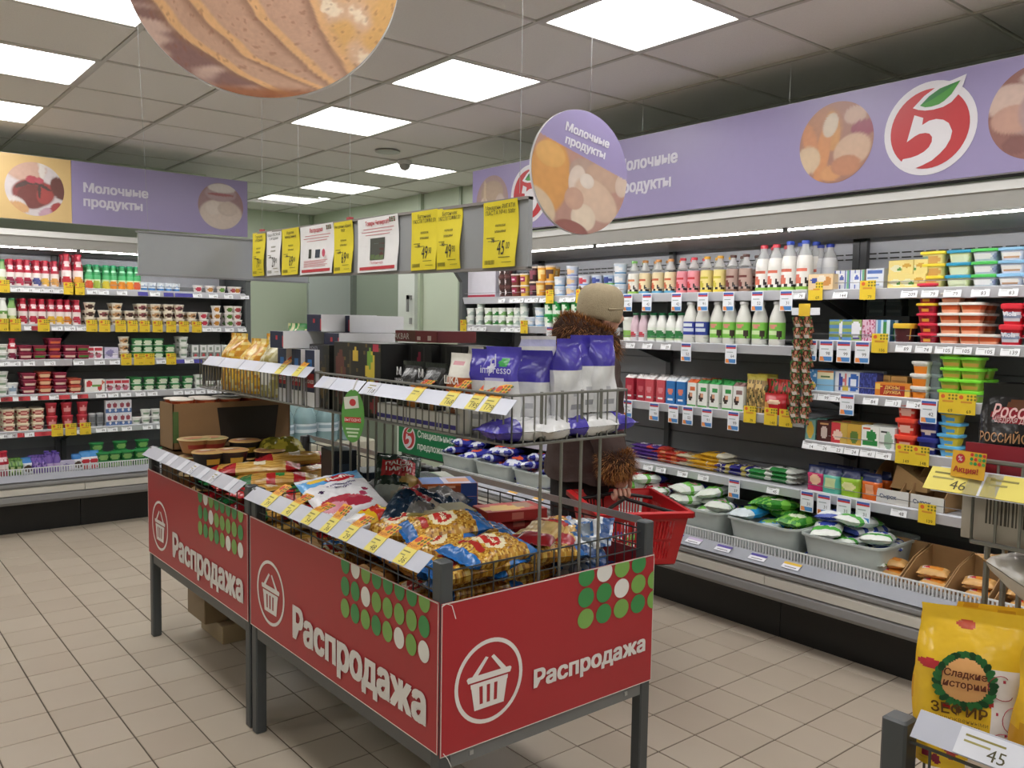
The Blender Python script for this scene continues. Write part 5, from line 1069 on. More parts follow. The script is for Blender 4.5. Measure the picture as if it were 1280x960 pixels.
def tray_box(name, w, d, h, hb, col, face):
    t = .004; mb = MB()
    mb.box(-w/2, w/2, -d/2, d/2, 0, t, col); mb.box(-w/2, w/2, -d/2, -d/2+t, 0, h, face); mb.box(-w/2, w/2, d/2-t, d/2, 0, hb, col)
    for s in (-1, 1):
        x0, x1 = (-w/2, -w/2+t) if s < 0 else (w/2-t, w/2)
        mb.add([(x, y, zz) for x in (x0, x1) for y, zz in ((-d/2, 0), (d/2, 0), (d/2, hb), (0, hb*.8), (-d/2, h))], [(0, 1, 2, 3, 4), (5, 9, 8, 7, 6), (0, 4, 9, 5), (4, 3, 8, 9), (3, 2, 7, 8), (2, 1, 6, 7)], col)
    return mb
KR = '#a8845a'
tb = tray_box('tray', .20, .22, .065, .20, KR, '#dcdcd8'); tb.text('Сырок', .025, frame((0, -.111, .025), (1, 0, 0), (0, 0, 1)), '#4a5a78', .03)
TBP = proto('cardboard_tray', 'tray', .2, ('cardboard_tray', tb, M_CARD))
put('R', z, n_, TBP, 'open cardboard tray with white front', [1124, 1166], d=.42, rz=0)
wd = MB().add([(-.08, -.05, 0), (.09, -.05, 0), (.09, .05, 0), (-.08, .05, 0), (-.07, -.05, .02), (-.07, .05, .02), (-.05, -.05, .11), (-.05, .05, .11), (.09, -.05, .03), (.09, .05, .03)], [(0, 1, 8, 6, 4), (3, 5, 7, 9, 2), (6, 8, 9, 7), (1, 2, 9, 8), (0, 4, 5, 3), (4, 6, 7, 5), (0, 3, 2, 1)], '#c09c6c')
WD = proto('cheese_wedge_box', 'box', .1, ('cheese_wedge_box', wd, M_CARD)); spawn(WD, T(3.86, yR(1124, z), z+.115) @ rot(0, 0, RZ_R), 'kraft wedge box with slanted top lying in the white-fronted tray')
ck = pillow('wrapped_cheese', .12, .09, .04, art('#d8a868', ('r', .3, .3, .8, .75, '#e0903c'), ('r', .15, .35, .4, .7, '#e8e0d8'), ('e', .3, .5, .1, .12, '#c83040')), seed=4, crinkle=.05)
# cheese trays on the deck
zD = .356
tb2 = tray_box('t', .20, .30, .07, .19, KR, '#d5d3d0')
for q in (0,): tb2.poly([(-.035+.03*math.cos(a*PI/8)+.035, .035+.014*math.sin(a*PI/8)) for a in range(16)], frame((0, -.151, 0), (1, 0, 0), (0, 0, 1)), '#a83040')
TB2 = proto('cardboard_tray', 'tray', .2, ('cardboard_tray', tb2, M_CARD))
k = 0
for i, px in enumerate((1108, 1160, 1218, 1275)):
    y = yR(px, .45, .2); c = (3.45+.27, y, zD)
    spawn(TB2, T(*c) @ rot(0, 0, RZ_R), f'cardboard cheese tray with red oval, {ORD[i]} from left on lower deck', 'cardboard cheese trays on the lower deck')
    for j, (a, b, zz, r) in enumerate(((-.02, -.05, .045, .1), (.01, .03, .055, -.2), (.0, -.02, .09, .25))):
        spawn(ck, T(c[0]+b, y+a, zD+zz) @ rot(.1, 0, RZ_R+r), f'{("left", "right", "top")[j]} wrapped cheese piece in the {ORD[i]} cardboard tray', 'wrapped cheese in the trays')
# milky crates on the deck
def crate_geo():
    w, d, h = .395, .40, .19; t = .004
    mb = MB(); n = 6; L = []
    for s, z_, k in ((.86, 0, 0), (.93, h*.5, 0), (1.0, h-.012, 0), (1.05, h-.010, 0), (1.05, h, 0), (1.0, h, 0)): L.append((w/2*s, d/2*s, z_))
    inn = [(w/2*s-t, d/2*s-t, z_) for s, z_ in ((1.0, h-.004), (.93, h*.5), (.86, t))]
    return MB().loft(L+inn, 40, 7, '#c9d2cf', cap0=True, cap1=True)
CG = crate_geo(); CP = proto('plastic_crate', 'crate', .19, ('plastic_crate', CG, M_CRATE))
FA = art('#e9ecea', ('r', 0, 0, 1, .16, '#dfe6dc'), ('r', 0, .28, 1, .42, '#7cc05c'), ('e', .5, .55, .32, .18, '#5fae4a'), ('e', .5, .56, .2, .08, '#e8a0b0'), ('r', 0, .70, 1, 1, '#2a3490'))
FB = art('#2f8fd0', ('r', 0, 0, 1, .3, '#d8e4ea'), ('e', .5, .5, .3, .2, '#8fc05a'), ('e', .5, .8, .3, .1, '#cfe4f0'))
FC = art('#e4e8ea', ('h', 0, 0, 1, 1, .25, .1, '#4a5cb0'), ('e', .5, .55, .25, .15, '#6a7cc8'))
FD = art('#7cc04c', ('n', 5, .1, 2, '#3c8a34'), ('e', .5, .5, .3, .2, '#e2ecd0'))
FE = art('#33389c', ('e', .5, .5, .3, .18, '#e0603c'), ('r', 0, .2, 1, .3, '#cfd4e8'), ('e', .5, .15, .3, .08, '#d8dce8'))
FR = art('#c02838', ('n', 5, .2, 2, '#e8c8c8'), ('e', .5, .5, .2, .15, '#e8e0e0'))
FG = art('#e6ebe6', ('r', .0, .15, 1, .3, '#58b04a'), ('e', .5, .55, .3, .2, '#3c50b0'), ('r', 0, .75, 1, .9, '#6cc05a'))
BAG = {k: [pillow('milk_pouch', .135, .22, .055, v, seed=s, crinkle=.1) for s in (1, 6)] for k, v in dict(A=FA, B=FB, C=FC, D=FD, E=FE, R=FR, G=FG).items()}
NM = dict(A='green-white pouch with navy top', B='blue pouch', C='blue-striped white pouch', D='leafy green pouch', E='navy pouch with orange circle', R='red pouch', G='green-lettered white pouch')
CR_X = [(4.99, 'EE', 'crate in the far corner'), (4.575, 'EE', 'farthest full crate'), (4.15, 'EEE', 'second farthest crate'), (3.72, 'CCG', 'third crate, left of the shopper'), (3.285, 'RAA', 'crate behind the red basket'), (2.85, 'AAA', 'crate right of the red basket'), (2.42, 'DBBD', 'middle near crate'), (2.0, 'CGG', 'crate beside the cheese trays')]
for i, (y, seq, nm) in enumerate(CR_X):
    spawn(CP, T(3.765, y, zD) @ rot(0, 0, RZ_R+random.uniform(-.02, .02)), f'milky plastic {nm} on the right chiller deck', 'milky crates on the deck')
    cnt = {}
    for lay in range(4):
        for j in range(3 if lay < 3 else 2):
            K_ = seq[(j+lay) % len(seq)]; cnt[K_] = cnt.get(K_, 0)+1
            px_ = 3.70+.12*((j+lay) % 2)+random.uniform(-.02, .02) if lay < 3 else 3.77+random.uniform(-.05, .05)
            py_ = y+.11-.11*j+random.uniform(-.02, .02)
            M = T(px_, py_, zD+.075+lay*.05) @ rot(random.uniform(-.15, .15), random.uniform(-.22, .05), RZ_R+random.uniform(-.5, .5)+(0 if j % 2 else 0))
            spawn(random.choice(BAG[K_]), M, f'{NM[K_]} in {nm}, {("deepest", "lower", "upper", "top")[lay]} layer, {ORD[cnt[K_]-1]} such', 'milk pouches in the crates')
# clip strip of sachets at the joint
y = 2.30; t = thing('clip_strip', 'hanging strip of small brown sachets between the right chiller sections', 'strip', (3.72, y, 1.02))
obj('strip_band', MB().box(3.722, 3.724, y-.010, y+.010, 1.03, 1.58, '#c8c4c0'), M_PLAS, t)
obj('header_card', MB().box(3.712, 3.714, y-.075, y+.075, 1.565, 1.60, '#dfe2ea').box(3.708, 3.711, y-.025, y+.035, 1.56, 1.62, '#dcb62c'), M_PAPER, t)
sa = pillow('sachet', .05, .085, .012, art('#5a2c26', ('n', 5, .0, 2, '#b87c64'), ('n', 7, .15, 6, '#3f7040'), ('r', .2, .4, .8, .55, '#e0d8d0')), nx=8, ny=10, seed=3)
for i in range(9):
    for s in (0, 1):
        o = link('sachet', sa.parts[0][1], t); o.matrix_local = T(-.012-.012*s, (s-.5)*.045+random.uniform(-.01, .01), .50-.055*i) @ rot(0, 0, -PI/2) @ rot(PI/2+.35+random.uniform(-.1, .1), 0, 0) @ rot(0, 0, random.uniform(-.2, .2))
# ================================================================ GOODS IN THE SALE STANDS
def at(px, py, z): return at_z(px, py, z)
def inside(P, M, y0, y1):
    c = [(M @ Vector(v.co)) for v in P.parts[0][1].vertices]
    for k, (a, b) in ((0, (1.232, 1.968)), (1, (y0, y1))):
        lo, hi = min(v[k] for v in c), max(v[k] for v in c); s = 0
        if hi-lo < b-a: s = a-lo if lo < a else b-hi if hi > b else 0
        M = Matrix.Translation((s, 0, 0) if k == 0 else (0, s, 0)) @ M
    return M
def one(P, px, py, z, label, group=None, R=None, dz=0):
    """centre of the item's underside seen at (px, py) when resting at height z"""
    p = at_z(px, py, z); return spawn(P, inside(P, T(p.x, p.y, z+dz) @ (R or rot()), 1.765, 2.885), label, group)
def onef(P, px, py, Y, label, group=None, R=None, top=True):
    p = at_y(px, py, Y); return spawn(P, inside(P, T(p.x, p.y, p.z-(P.h if top else 0)) @ (R or rot()), 2.985, 4.09), label, group)
PASTA = art('#c08c34', ('n', 26, .12, 2, '#8a5a20'), ('n', 30, .15, 6, '#dcb85a'), ('d', .05, 9, 0, '#c08c34'), ('r', 0, .80, 1, 1, '#2468b0'), ('r', 0, 0, 1, .14, '#2468b0'), ('e', .5, .48, .34, .16, '#e8dcb8'), ('e', .5, .48, .26, .10, '#b8322c'), ('r', .2, .22, .8, .28, '#a8302a'))
def pasta_extra(mb, P):
    vs, fs = text_geo('БЕРЁЗА', .04, 'CENTER')
    mb.add([P(.5+v.x*.11, .455+v.y*.07, 1)+Vector((0, 0, .0015)) for v in vs], fs, '#f0e2c0')
pa = [pillow('pasta_bag', .16, .27, .07, PASTA, 34, 52, seed=s, crinkle=.12, extra=pasta_extra) for s in (2, 9, 15)]
YN = art('#e0b23c', ('n', 6, .0, 3, '#c88a24'), ('n', 9, .2, 5, '#f0d888'))
SPG = art('#d9b060', ('s', 0, .2, 1, .8, .10, .04, '#c0903c'), ('r', 0, 0, 1, .22, '#b0242c'), ('r', 0, .82, 1, 1, '#b8282c'), ('e', .5, .5, .3, .08, '#e8dcc0'))
SPG2 = art('#cfa050', ('s', 0, .2, 1, .8, .10, .04, '#a87c30'), ('r', 0, 0, 1, .2, '#1f6a38'), ('r', 0, .72, 1, .86, '#b0242c'), ('r', 0, .4, 1, .5, '#b82a2a'), ('e', .5, .56, .3, .06, '#2f8a44'))
sg = [pillow('spaghetti_bag', .12, .33, .05, f_, 18, 28, seed=s, crinkle=.1) for f_, s in ((SPG, 3), (SPG2, 8))]
spR = pillow('spaghetti_pack', .11, .30, .035, art('#e0c078', ('s', 0, .25, 1, .7, .12, .05, '#d0a860'), ('r', 0, .70, 1, 1, '#b02a2a'), ('r', 0, 0, 1, .25, '#8a1f24'), ('e', .3, .85, .2, .06, '#e8d8c0')), 16, 24, seed=5, crinkle=.06)
N_ = 'pasta bags in the nearer stand'
for i, (px, py, z, a, b, c, lab) in enumerate((
 (596, 722, .80, .1, .05, -1.75, 'blue-yellow pasta bag at the front corner, red badge up'), (612, 704, .83, .0, .1, -1.5, 'blue-yellow pasta bag above the front corner bag'),
 (672, 700, .80, -.1, .1, -1.6, 'blue-yellow pasta bag at the middle of the near wire wall'), (640, 716, .775, .05, 0, -1.45, 'blue-yellow pasta bag lying over the one at the near wire wall'),
 (556, 672, .845, .1, .1, -1.9, 'blue-yellow pasta bag with green picture beside the olive box'), (548, 700, .80, .15, 0, -2.2, 'blue-yellow pasta bag under the front ticket strip'),
 (500, 672, .80, .0, .1, -2.6, 'blue-yellow pasta bag pushed below the navy bag'), (588, 688, .79, .2, 0, -1.9, 'blue-yellow pasta bag half hidden in the pile centre'),
 (590, 745, .70, .0, 0, -1.7, 'lower pasta bag behind the near wire wall, left'), (650, 728, .70, .1, 0, -1.6, 'lower pasta bag behind the near wire wall, middle'), (470, 690, .72, .1, 0, .2, 'lower pasta bag behind the long wire side'), (520, 715, .70, .1, 0, .1, 'lower pasta bag near the front post'))):
    one(pa[i % 3], px, py, z, lab, N_, rot(a, b, c))
BLW = art('#d9dde2', ('r', 0, .62, 1, 1, '#2c5a94'), ('r', 0, 0, 1, .12, '#244a80'), ('e', .4, .4, .3, .18, '#3c6aa8'), ('n', 5, .22, 4, '#7a8694'))
bw = [pillow('chips_bag', .17, .25, .07, BLW, 18, 24, seed=s, crinkle=.25) for s in (4, 7)]
one(bw[0], 728, 690, .80, 'blue and silver bag by the right half of the near wire wall', None, rot(.2, .1, -.5)); one(bw[1], 770, 680, .80, 'blue and silver bag in the right front corner', None, rot(-.25, -.3, .7)); one(bw[1], 720, 712, .71, 'blue and silver bag at the bottom of the right corner', None, rot(0, 0, .3))
one(spR, 682, 672, .86, 'spaghetti pack with red ends on top of the pasta bags', None, rot(.02, .05, -.95)); one(spR, 662, 680, .835, 'lower spaghetti pack with red ends', None, rot(0, 0, -1.05)); one(sg[0], 744, 664, .83, 'spaghetti pack near the right rear rail', None, rot(0, .1, -.9))
def fb(name, w, d, h, top, side, front_): return boxp(name, w, d, h, front_, side, top, 'box', 10, 6)
redT = art('#b8322c', ('r', .1, .1, .9, .9, '#c8453a'), ('e', .35, .4, .4, .3, '#e0b860'), ('e', .75, .6, .2, .3, '#a88468'))
RBX = fb('gift_box', .22, .13, .035, redT, '#a02c28', art('#a02c28', ('s', .3, .1, .6, .9, .05, .02, '#c87060')))
BOXES = [(RBX, 637, 646, .845, .25, 'upper red flat box in the right stack'), (RBX, 640, 655, .81, .25, 'lower red flat box in the right stack'), (RBX, 585, 668, .81, .32, 'red flat box in front of the orange boxes, upper'), (RBX, 588, 680, .775, .32, 'red flat box in front of the orange boxes, lower')]
OBX = fb('cereal_box', .21, .14, .05, art('#3f6cb8', ('r', .4, 0, .9, 1, '#c8c4d8'), ('e', .7, .5, .25, .3, '#d89060')), '#b86a3c', art('#c8602c', ('r', .1, .2, .7, .8, '#e0b090'), ('e', .5, .5, .06, .3, '#8a3a1c'), ('e', .65, .5, .06, .3, '#8a3a1c'), ('r', .75, 0, 1, 1, '#28488c')))
GBX = fb('tea_box', .25, .13, .04, art('#9ab890', ('r', 0, 0, .4, 1, '#c88070'), ('r', .4, 0, .6, 1, '#6ab060'), ('r', .8, 0, 1, 1, '#b8bcae')), '#3f6a34', art('#3f6a34', ('s', 0, 0, 1, 1, .1, .02, '#5f8a4a')))
BGX = fb('biscuit_box', .20, .13, .055, art('#a8a294', ('r', .1, .2, .5, .8, '#8f8a7c')), '#a39c8c', art('#b0aa9c', ('r', .5, .3, .7, .8, '#6a665c'), ('s', .75, .2, .95, .9, .04, .02, '#77736a')))
OLX = fb('rice_box', .24, .14, .045, art('#8a7c38', ('r', .1, .3, .6, .8, '#b8ae80')), '#8a7a34', art('#8f8038', ('r', 0, 0, 1, .2, '#6a5c24')))
BOXES += [(OBX, 592, 612, .855, .45, 'upper blue-orange box with an oval mark'), (OBX, 592, 628, .805, .45, 'lower blue-orange box of the pair'), (GBX, 545, 600, .86, .30, 'flat green and red tea box at the back of the pile'), (GBX, 548, 612, .815, .30, 'green box directly under the flat tea box'),
 (BGX, 528, 632, .82, .1, 'beige box with a small printed code on its side'), (OLX, 545, 652, .83, .25, 'olive-gold box beside the blue-yellow pasta'), (BGX, 505, 655, .74, .1, 'beige box buried under the navy bag')]
for P_, px, py, z, a, lab in BOXES: one(P_, px, py, z, lab, None, rot(0, 0, -a))
# filler layer under the visible goods
fl1 = pillow('crispbread_pack', .18, .26, .06, art('#9a6a38', ('n', 7, .0, 2, '#6a4420'), ('r', 0, .4, 1, .55, '#c8a070')), seed=6)
k = 0
for ix, x in enumerate((1.32, 1.52, 1.72, 1.9)):
    for iy, y in enumerate((1.88, 2.12, 2.38, 2.64, 2.82)):
        P_ = (fl1, pa[0], bw[0], fl1)[k % 4]; k += 1
        if x+y > 0: spawn(P_, inside(P_, T(x, y, .57+random.uniform(0, .02)) @ rot(0, random.uniform(-.1, .1), random.uniform(-1, 1)), 1.765, 2.885), f'bottom packet of nearer stand, {ORD[ix]} column from the rail, {ORD[iy]} row back', 'packets at the bottom of the nearer stand')
        spawn(fl1 if k % 2 else pa[1], inside(pa[1], T(x+random.uniform(-.03, .03), y, .645) @ rot(random.uniform(-.15, .15), random.uniform(-.1, .1), random.uniform(-2.2, -1)), 1.765, 2.885), f'middle-layer packet of nearer stand, {ORD[ix]} column, {ORD[iy]} row back', 'packets in the middle layer of the nearer stand')
# big caramel bag, navy bags, rolls
def cara(mb, P):
    vs, fs = text_geo('Halls' if 0 else 'Rafik', .03, 'CENTER')
    mb.add([P(.60+v.x*.20, .76+v.y*.11, 1)+Vector((0, 0, .002)) for v in vs], fs, '#f4e8e4')
    for s_, v0, c, k in (('в клюквенном', .62, '#4a3a78', .065), ('йогурте', .56, '#4a3a78', .07)):
        vs, fs = text_geo(s_, .02, 'CENTER'); mb.add([P(.55+v.x*k, v0+v.y*k*.8, 1)+Vector((0, 0, .002)) for v in vs], fs, c)
CAR = art('#e3e2e6', ('r', 0, .72, 1, 1, '#5aa0d8'), ('e', .3, .98, .3, .12, '#e0e4ea'), ('e', .62, .80, .24, .10, '#c22a34'), ('e', .3, .84, .18, .05, '#e8c04a'), ('e', .4, .30, .32, .13, '#b03848'), ('e', .25, .22, .2, .08, '#d890a0'), ('e', .62, .24, .2, .09, '#a83044'), ('e', .2, .55, .04, .03, '#3a2448'), ('e', .82, .45, .05, .035, '#8a2848'), ('e', .75, .36, .06, .04, '#a03050'), ('r', .3, .02, .9, .12, '#d9dade'))
cb_ = pillow('candy_bag', .24, .32, .05, CAR, 40, 50, seed=21, crinkle=.12, extra=cara)
one(cb_, 428, 628, .86, 'big white and blue candy bag with red oval logo', None, rot(.30, -.12, -.12))
nv = pillow('navy_pouch', .17, .26, .09, art('#16283a', ('r', 0, .72, 1, .92, '#c8b8a4'), ('r', .1, .75, .7, .88, '#b02c34'), ('e', .7, .35, .3, .3, '#6e6c6a')), 24, 30, seed=31, crinkle=.12)
def mart(mb, P):
    for s_, v0 in (('МАРТИНИ' if 0 else 'ПАЦЦИ', .66), ('ПАРТИ', .54)):
        vs, fs = text_geo(s_, .04, 'CENTER'); mb.add([P(.5+v.x*.17, v0+v.y*.11, 1)+Vector((0, 0, .002)) for v in vs], fs, '#e8dcd4')
mt = pillow('seed_bag', .17, .24, .08, art('#26382e', ('r', .14, .45, .86, .80, '#a82a2c'), ('r', 0, 0, 1, .3, '#a8b0a8'), ('e', .8, .4, .25, .1, '#b89a5a')), 24, 28, seed=37, crinkle=.15, extra=mart)
one(mt, 492, 606, .87, 'dark green bag with a red label standing in the pile', None, rot(.75, .1, -.55))
one(nv, 508, 655, .82, 'navy pouch with grey fold lying on its side', None, rot(.35, .45, -.75)); one(nv, 540, 640, .80, 'second navy pouch under the olive box', None, rot(.1, -.2, .4))
one(pillow('wafer_roll', .08, .2, .06, art('#e2b828', ('r', 0, .5, 1, .75, '#c83a2c'), ('r', 0, 0, 1, .3, '#e4e4e6')), seed=41), 462, 660, .83, 'small yellow and white roll beside the candy bag', None, rot(.1, 0, -1.2))
one(pillow('wafer_roll', .08, .2, .05, art('#dfe0e4', ('r', 0, .6, 1, .75, '#b8303c')), seed=42), 380, 660, .80, 'white pack under the candy bag', None, rot(.1, 0, .2)); one(bw[0], 390, 625, .80, 'silver bag behind the candy bag', None, rot(.2, .1, 1))
one(pillow('garlic_net', .14, .2, .06, art('#4a5a78', ('e', .5, .8, .3, .2, '#8f96a0')), seed=43), 372, 590, .80, 'dark blue pouch behind the candy bag neck', None, rot(.2, .1, -.6))
one(pillow('silver_pouch', .09, .16, .05, '#a9adb0', seed=44, crinkle=.3), 398, 590, .84, 'crumpled silver pouch neck above the candy bag', None, rot(.3, 0, .6))
DG = [((1.62, 3.06), .10, .14, .30, .69, '#1b2430', 'tall dark box standing at the near end of the farther stand'), ((1.82, 3.06), .22, .14, .16, .73, '#1f2a38', 'dark navy box lettered in white in the farther stand'), ((1.80, 2.80), .20, .14, .17, .73, '#27303c', 'dark slate box behind the candy bag'), ((1.86, 3.24), .2, .16, .12, .73, '#33383c', 'flat dark box at the rear rail of the farther stand')]
for i, ((x, y), w_, d_, h_, z0, c, lab) in enumerate(DG):
    P_ = boxp('dark_gift_box', w_, d_, h_, art(c, ('r', .2, .7, .8, .85, '#3a4656'), ('r', .38, 0, .5, .6, '#8a5a38') if i == 0 else ('r', .1, .1, .4, .2, '#5a5a60')), c, '#3c444c')
    spawn(P_, T(x, y, z0) @ rot(0, 0, -.15), lab)
    Q_ = boxp('dark_carton', w_*.9, d_*.9, z0-.57, c, c); spawn(Q_, T(x, y, .566) @ rot(0, 0, -.15), 'plain dark carton right under the '+lab.split(' box')[0]+' box')
# farther stand: noodle cups, spaghetti, brown box
nd = cup('noodle_cup', .075, .052, .068, cupart('#1d1a1c', ('e', .5, .5, .22, .2, '#c8a03c'), ('r', 0, .8, 1, 1, '#2a2226')), '#d8b070', lidh=.05)
mb = MB(); photo(mb, T(0, 0, .0756), .066, blobs('#caa266', (-.3, .1, .5, .4, '#b85a30'), (.3, -.2, .5, .4, '#c8743c'), (-.1, .4, .35, .2, '#e6e4e0'), (.2, .1, .3, .15, '#3a2a20'), (0, -.6, .5, .2, '#d8b45a')), 10, 28); me = mb.mesh('lid_print'); me.materials.append(M_CARD); nd.parts.append(('lid_print', me))
nd2 = cup('noodle_cup', .06, .05, .07, cupart('#b07a4a', ('e', .5, .5, .3, .2, '#a83a30')), '#d9c090', lidh=.05)
mb = MB(); photo(mb, T(0, 0, .0606), .068, blobs('#c9b07a', (-.1, 0, .6, .45, '#b85240'), (.2, .2, .4, .3, '#d89a70'), (0, -.7, .7, .2, '#6f9a48'), (-.3, .3, .2, .15, '#e8d8b0')), 10, 28); me = mb.mesh('lid_print'); me.materials.append(M_CARD); nd2.parts.append(('lid_print', me))
for i, (px, py, Y, P_, lab) in enumerate(((214, 550, 3.80, nd2, 'pale noodle cup nearest the left rail, back row'), (264, 547, 3.80, nd2, 'pale noodle cup next to the left-rail one, back row'), (236, 566, 3.62, nd, 'black noodle cup on the left of the front row'), (290, 562, 3.60, nd, 'black noodle cup in the middle of the front row'), (337, 562, 3.62, nd, 'black noodle cup with dragon lid, right of the front row'), (306, 550, 3.76, nd, 'black noodle cup behind the front row'))):
    o = onef(P_, px, py, Y, lab, 'noodle cups'); zt = o.matrix_world.translation.z
    while zt > .66:
        zt -= .078; spawn(P_, T(o.matrix_world.translation.x, o.matrix_world.translation.y, zt), lab.replace('noodle cup', 'cup hidden %s below the one' % ORD[int((.95-zt)/.078)]), 'noodle cups')
for i, (px, py, Y, P_, a, lab) in enumerate(((275, 582, 3.52, sg[0], -2.1, 'spaghetti bag with red ends nearest the left rail'), (325, 578, 3.42, sg[0], -2.0, 'spaghetti bag with red end, second from left rail'), (368, 566, 3.50, sg[0], -1.9, 'spaghetti bag with red end beside the tall dark box'), (305, 597, 3.32, sg[1], -2.1, 'spaghetti bag with green band near the left rail'), (345, 592, 3.27, sg[1], -2.0, 'spaghetti bag with red-green badge in the front'), (400, 602, 3.16, sg[1], -1.9, 'spaghetti bag with green end beside the candy bag'), (370, 612, 3.12, sg[1], -2.0, 'lowest green-ended spaghetti bag by the middle post'))):
    onef(P_, px, py, Y, lab, 'spaghetti bags in the farther stand', rot(.03, .04, a))
onef(pillow('yellow_bag', .2, .22, .12, art('#cfc04a', ('n', 4, .0, 2, '#8a8430')), seed=50), 352, 548, 3.68, 'shiny yellow-green bag behind the spaghetti', None, rot(.3, 0, -.2))
k = 0
for ix, x in enumerate((1.40, 1.75)):
    for iy, y in enumerate((3.08, 3.23, 3.38, 3.53)):
        for iz, z in enumerate((.57, .625, .68, .735, .79)):
            if z > .77 and y < 3.2: continue
            k += 1
            P_ = (sg[0], sg[1], sg[0])[k % 3] if z > .6 else fl1
            spawn(P_, inside(P_, T(x, y, z) @ rot(0, random.uniform(-.05, .05), random.uniform(-1.75, -1.4)), 2.985, 3.62), f'buried packet in farther stand, {ORD[iz]} layer up, {("left", "right")[x > 1.5]} side, {ORD[iy]} row back', 'packets under the goods of the farther stand')
bb = MB(); t_ = .005
X0b, X1b, Y0b, Y1b, Z0b, Z1b = 1.24, 1.80, 3.90, 4.085, .905, 1.115
for a in ((X0b, X1b, Y0b, Y0b+t_, Z0b, Z1b), (X0b, X1b, Y1b-t_, Y1b, Z0b, Z1b), (X0b, X0b+t_, Y0b, Y1b, Z0b, Z1b), (X1b-t_, X1b, Y0b, Y1b, Z0b, Z1b), (X0b, X1b, Y0b, Y1b, Z0b, Z0b+t_)): bb.box(*a, '#8f6f4e')
bb.add([(1.44, Y0b-.0015, 1.09), (1.74, Y0b-.0015, 1.09), (1.72, Y0b-.0015, .93), (1.46, Y0b-.0015, .93)], [(0, 1, 2, 3)], '#2a211c'); bb.box(1.24, 1.265, Y0b-.002, Y0b, .94, 1.08, '#4f6a3a')
for i in range(2):
    o = obj('brown_carton', MB().cbox(1.245+.28*i, 1.515+.28*i, 3.905, 4.08, .567, .903, .004, '#7f6448'), M_CARD, origin=(1.38+.28*i, 4.0, .567)); tag(o, ('brown carton supporting the big box, rail side', 'brown carton supporting the big box, inner side')[i], 'box')
t = obj('cardboard_box', bb, M_CARD, origin=(1.5, 4.0, .905)); tag(t, 'large brown cardboard box at the back end of the farther stand', 'box')
rc = cup('sauce_cup', .06, .05, .062, cupart('#b04a28', ('e', .5, .5, .3, .3, '#c87040')), '#dfd6cc')
for i in range(5):
    for j in range(2): spawn(rc, T(1.297+.111*i, 3.95+.085*j, 1.085) @ Matrix.Diagonal((.8, .8, .8, 1)), f'white-lidded red cup in the brown box, {ORD[i]} of its {("front", "back")[j]} row', 'cups in the brown box')
# ---------------- goods in the upper baskets
ZU = 1.176
def up(P, px, z, x, label, group=None, R=None, name=None):
    a = RT-FW*((px-640)/F_PX); y = -(a.x*x+a.z*(z+.06-1.5))/a.y
    return spawn(P, T(x, y, z) @ (R or rot(0, 0, -PI/2)), label, group)
nb = [standbag('pasta_nest_bag', .21, .13, h, front(YN), s, wob=.012) for h, s in ((.26, 60), (.24, 62))]
up(nb[0], 300, ZU, 1.53, 'yellow pasta nest bag at the left end of the upper basket'); up(nb[1], 325, ZU, 1.54, 'yellow pasta nest bag, second from upper left end'); up(nb[0], 345, ZU, 1.66, 'yellow pasta nest bag standing farther back')
up(standbag('soup_pasta_bag', .15, .1, .25, front(art('#c9c29a', ('n', 7, .0, 3, '#a89a5a'), ('e', .5, .35, .35, .15, '#e4e2d8'))), 64, wob=.012), 345, ZU, 1.52, 'pale small-pasta bag left of the navy boxes')
up(standbag('green_bag', .2, .1, .25, front(art('#2f8a44', ('n', 6, .1, 3, '#c8cfa0'))), 65, wob=.01), 372, ZU+.06, 1.72, 'green bag on top behind the navy boxes')
def agn(w, h, s): 
    P_ = boxp('pasta_box', w, .07, h, art('#1f2444', ('r', .1, .30, .9, .62, '#b8242c'), ('r', 0, 0, 1, .28, '#e2e2e6'), ('r', .3, .64, .7, .8, '#2f6cb0')), '#dfdfe4', '#1f2444')
    q = MB(); q.text('AGNESI', w*.24, frame((0, -.0358, h*.41), (1, 0, 0), (0, 0, 1)), '#f0e8e8', .03); me = q.mesh('lettering'); me.materials.append(M_PAPER); P_.parts.append(('lettering', me)); return P_
ag = agn(.08, .215, 1); agl = boxp('pasta_box', .12, .24, .065, art('#1f2444', ('r', .4, .5, .6, .75, '#b8303c'), ('r', .93, .1, 1, .75, '#c83444')), '#dcdce0', '#3a3f5a')
for i, px in enumerate((363, 381, 398)): up(ag, px, ZU, 1.475, f'upright navy pasta box with red label, {ORD[i]} from left', 'upright navy pasta boxes')
for i, (px, z, x, lab) in enumerate(((382, ZU+.216, 1.50, 'navy and white pasta box lying on the upright ones, front'), (412, ZU+.217, 1.63, 'navy and white pasta box lying on the upright ones, right'), (428, ZU+.282, 1.60, 'topmost navy and white pasta box, left'), (450, ZU+.214, 1.62, 'navy and white pasta box at the right end of the stack'), (462, ZU+.28, 1.70, 'topmost navy and white pasta box, right'), (400, ZU+.15, 1.64, 'inner navy and white pasta box, left'), (447, ZU+.14, 1.62, 'inner navy and white pasta box, right'), (437, ZU+.1, 1.76, 'inner navy and white pasta box, back'))): up(agl, px, z, x, lab, 'navy and white pasta boxes lying flat')
def dbox(name, w, h, fn, lab, px, z, x, d=.14, side='#151514', top='#26241f', letters=None):
    P_ = boxp(name, w, d, h, fn, side, top, nx=26, ny=20)
    if letters:
        q = MB()
        for s_, sz, dx, dz, c in letters: q.text(s_, sz, frame((dx, -d/2-.0008, dz), (1, 0, 0), (0, 0, 1)), c, .02)
        me = q.mesh('lettering'); me.materials.append(M_PAPER); P_.parts.append(('lettering', me))
    up(P_, px, z, x, lab)
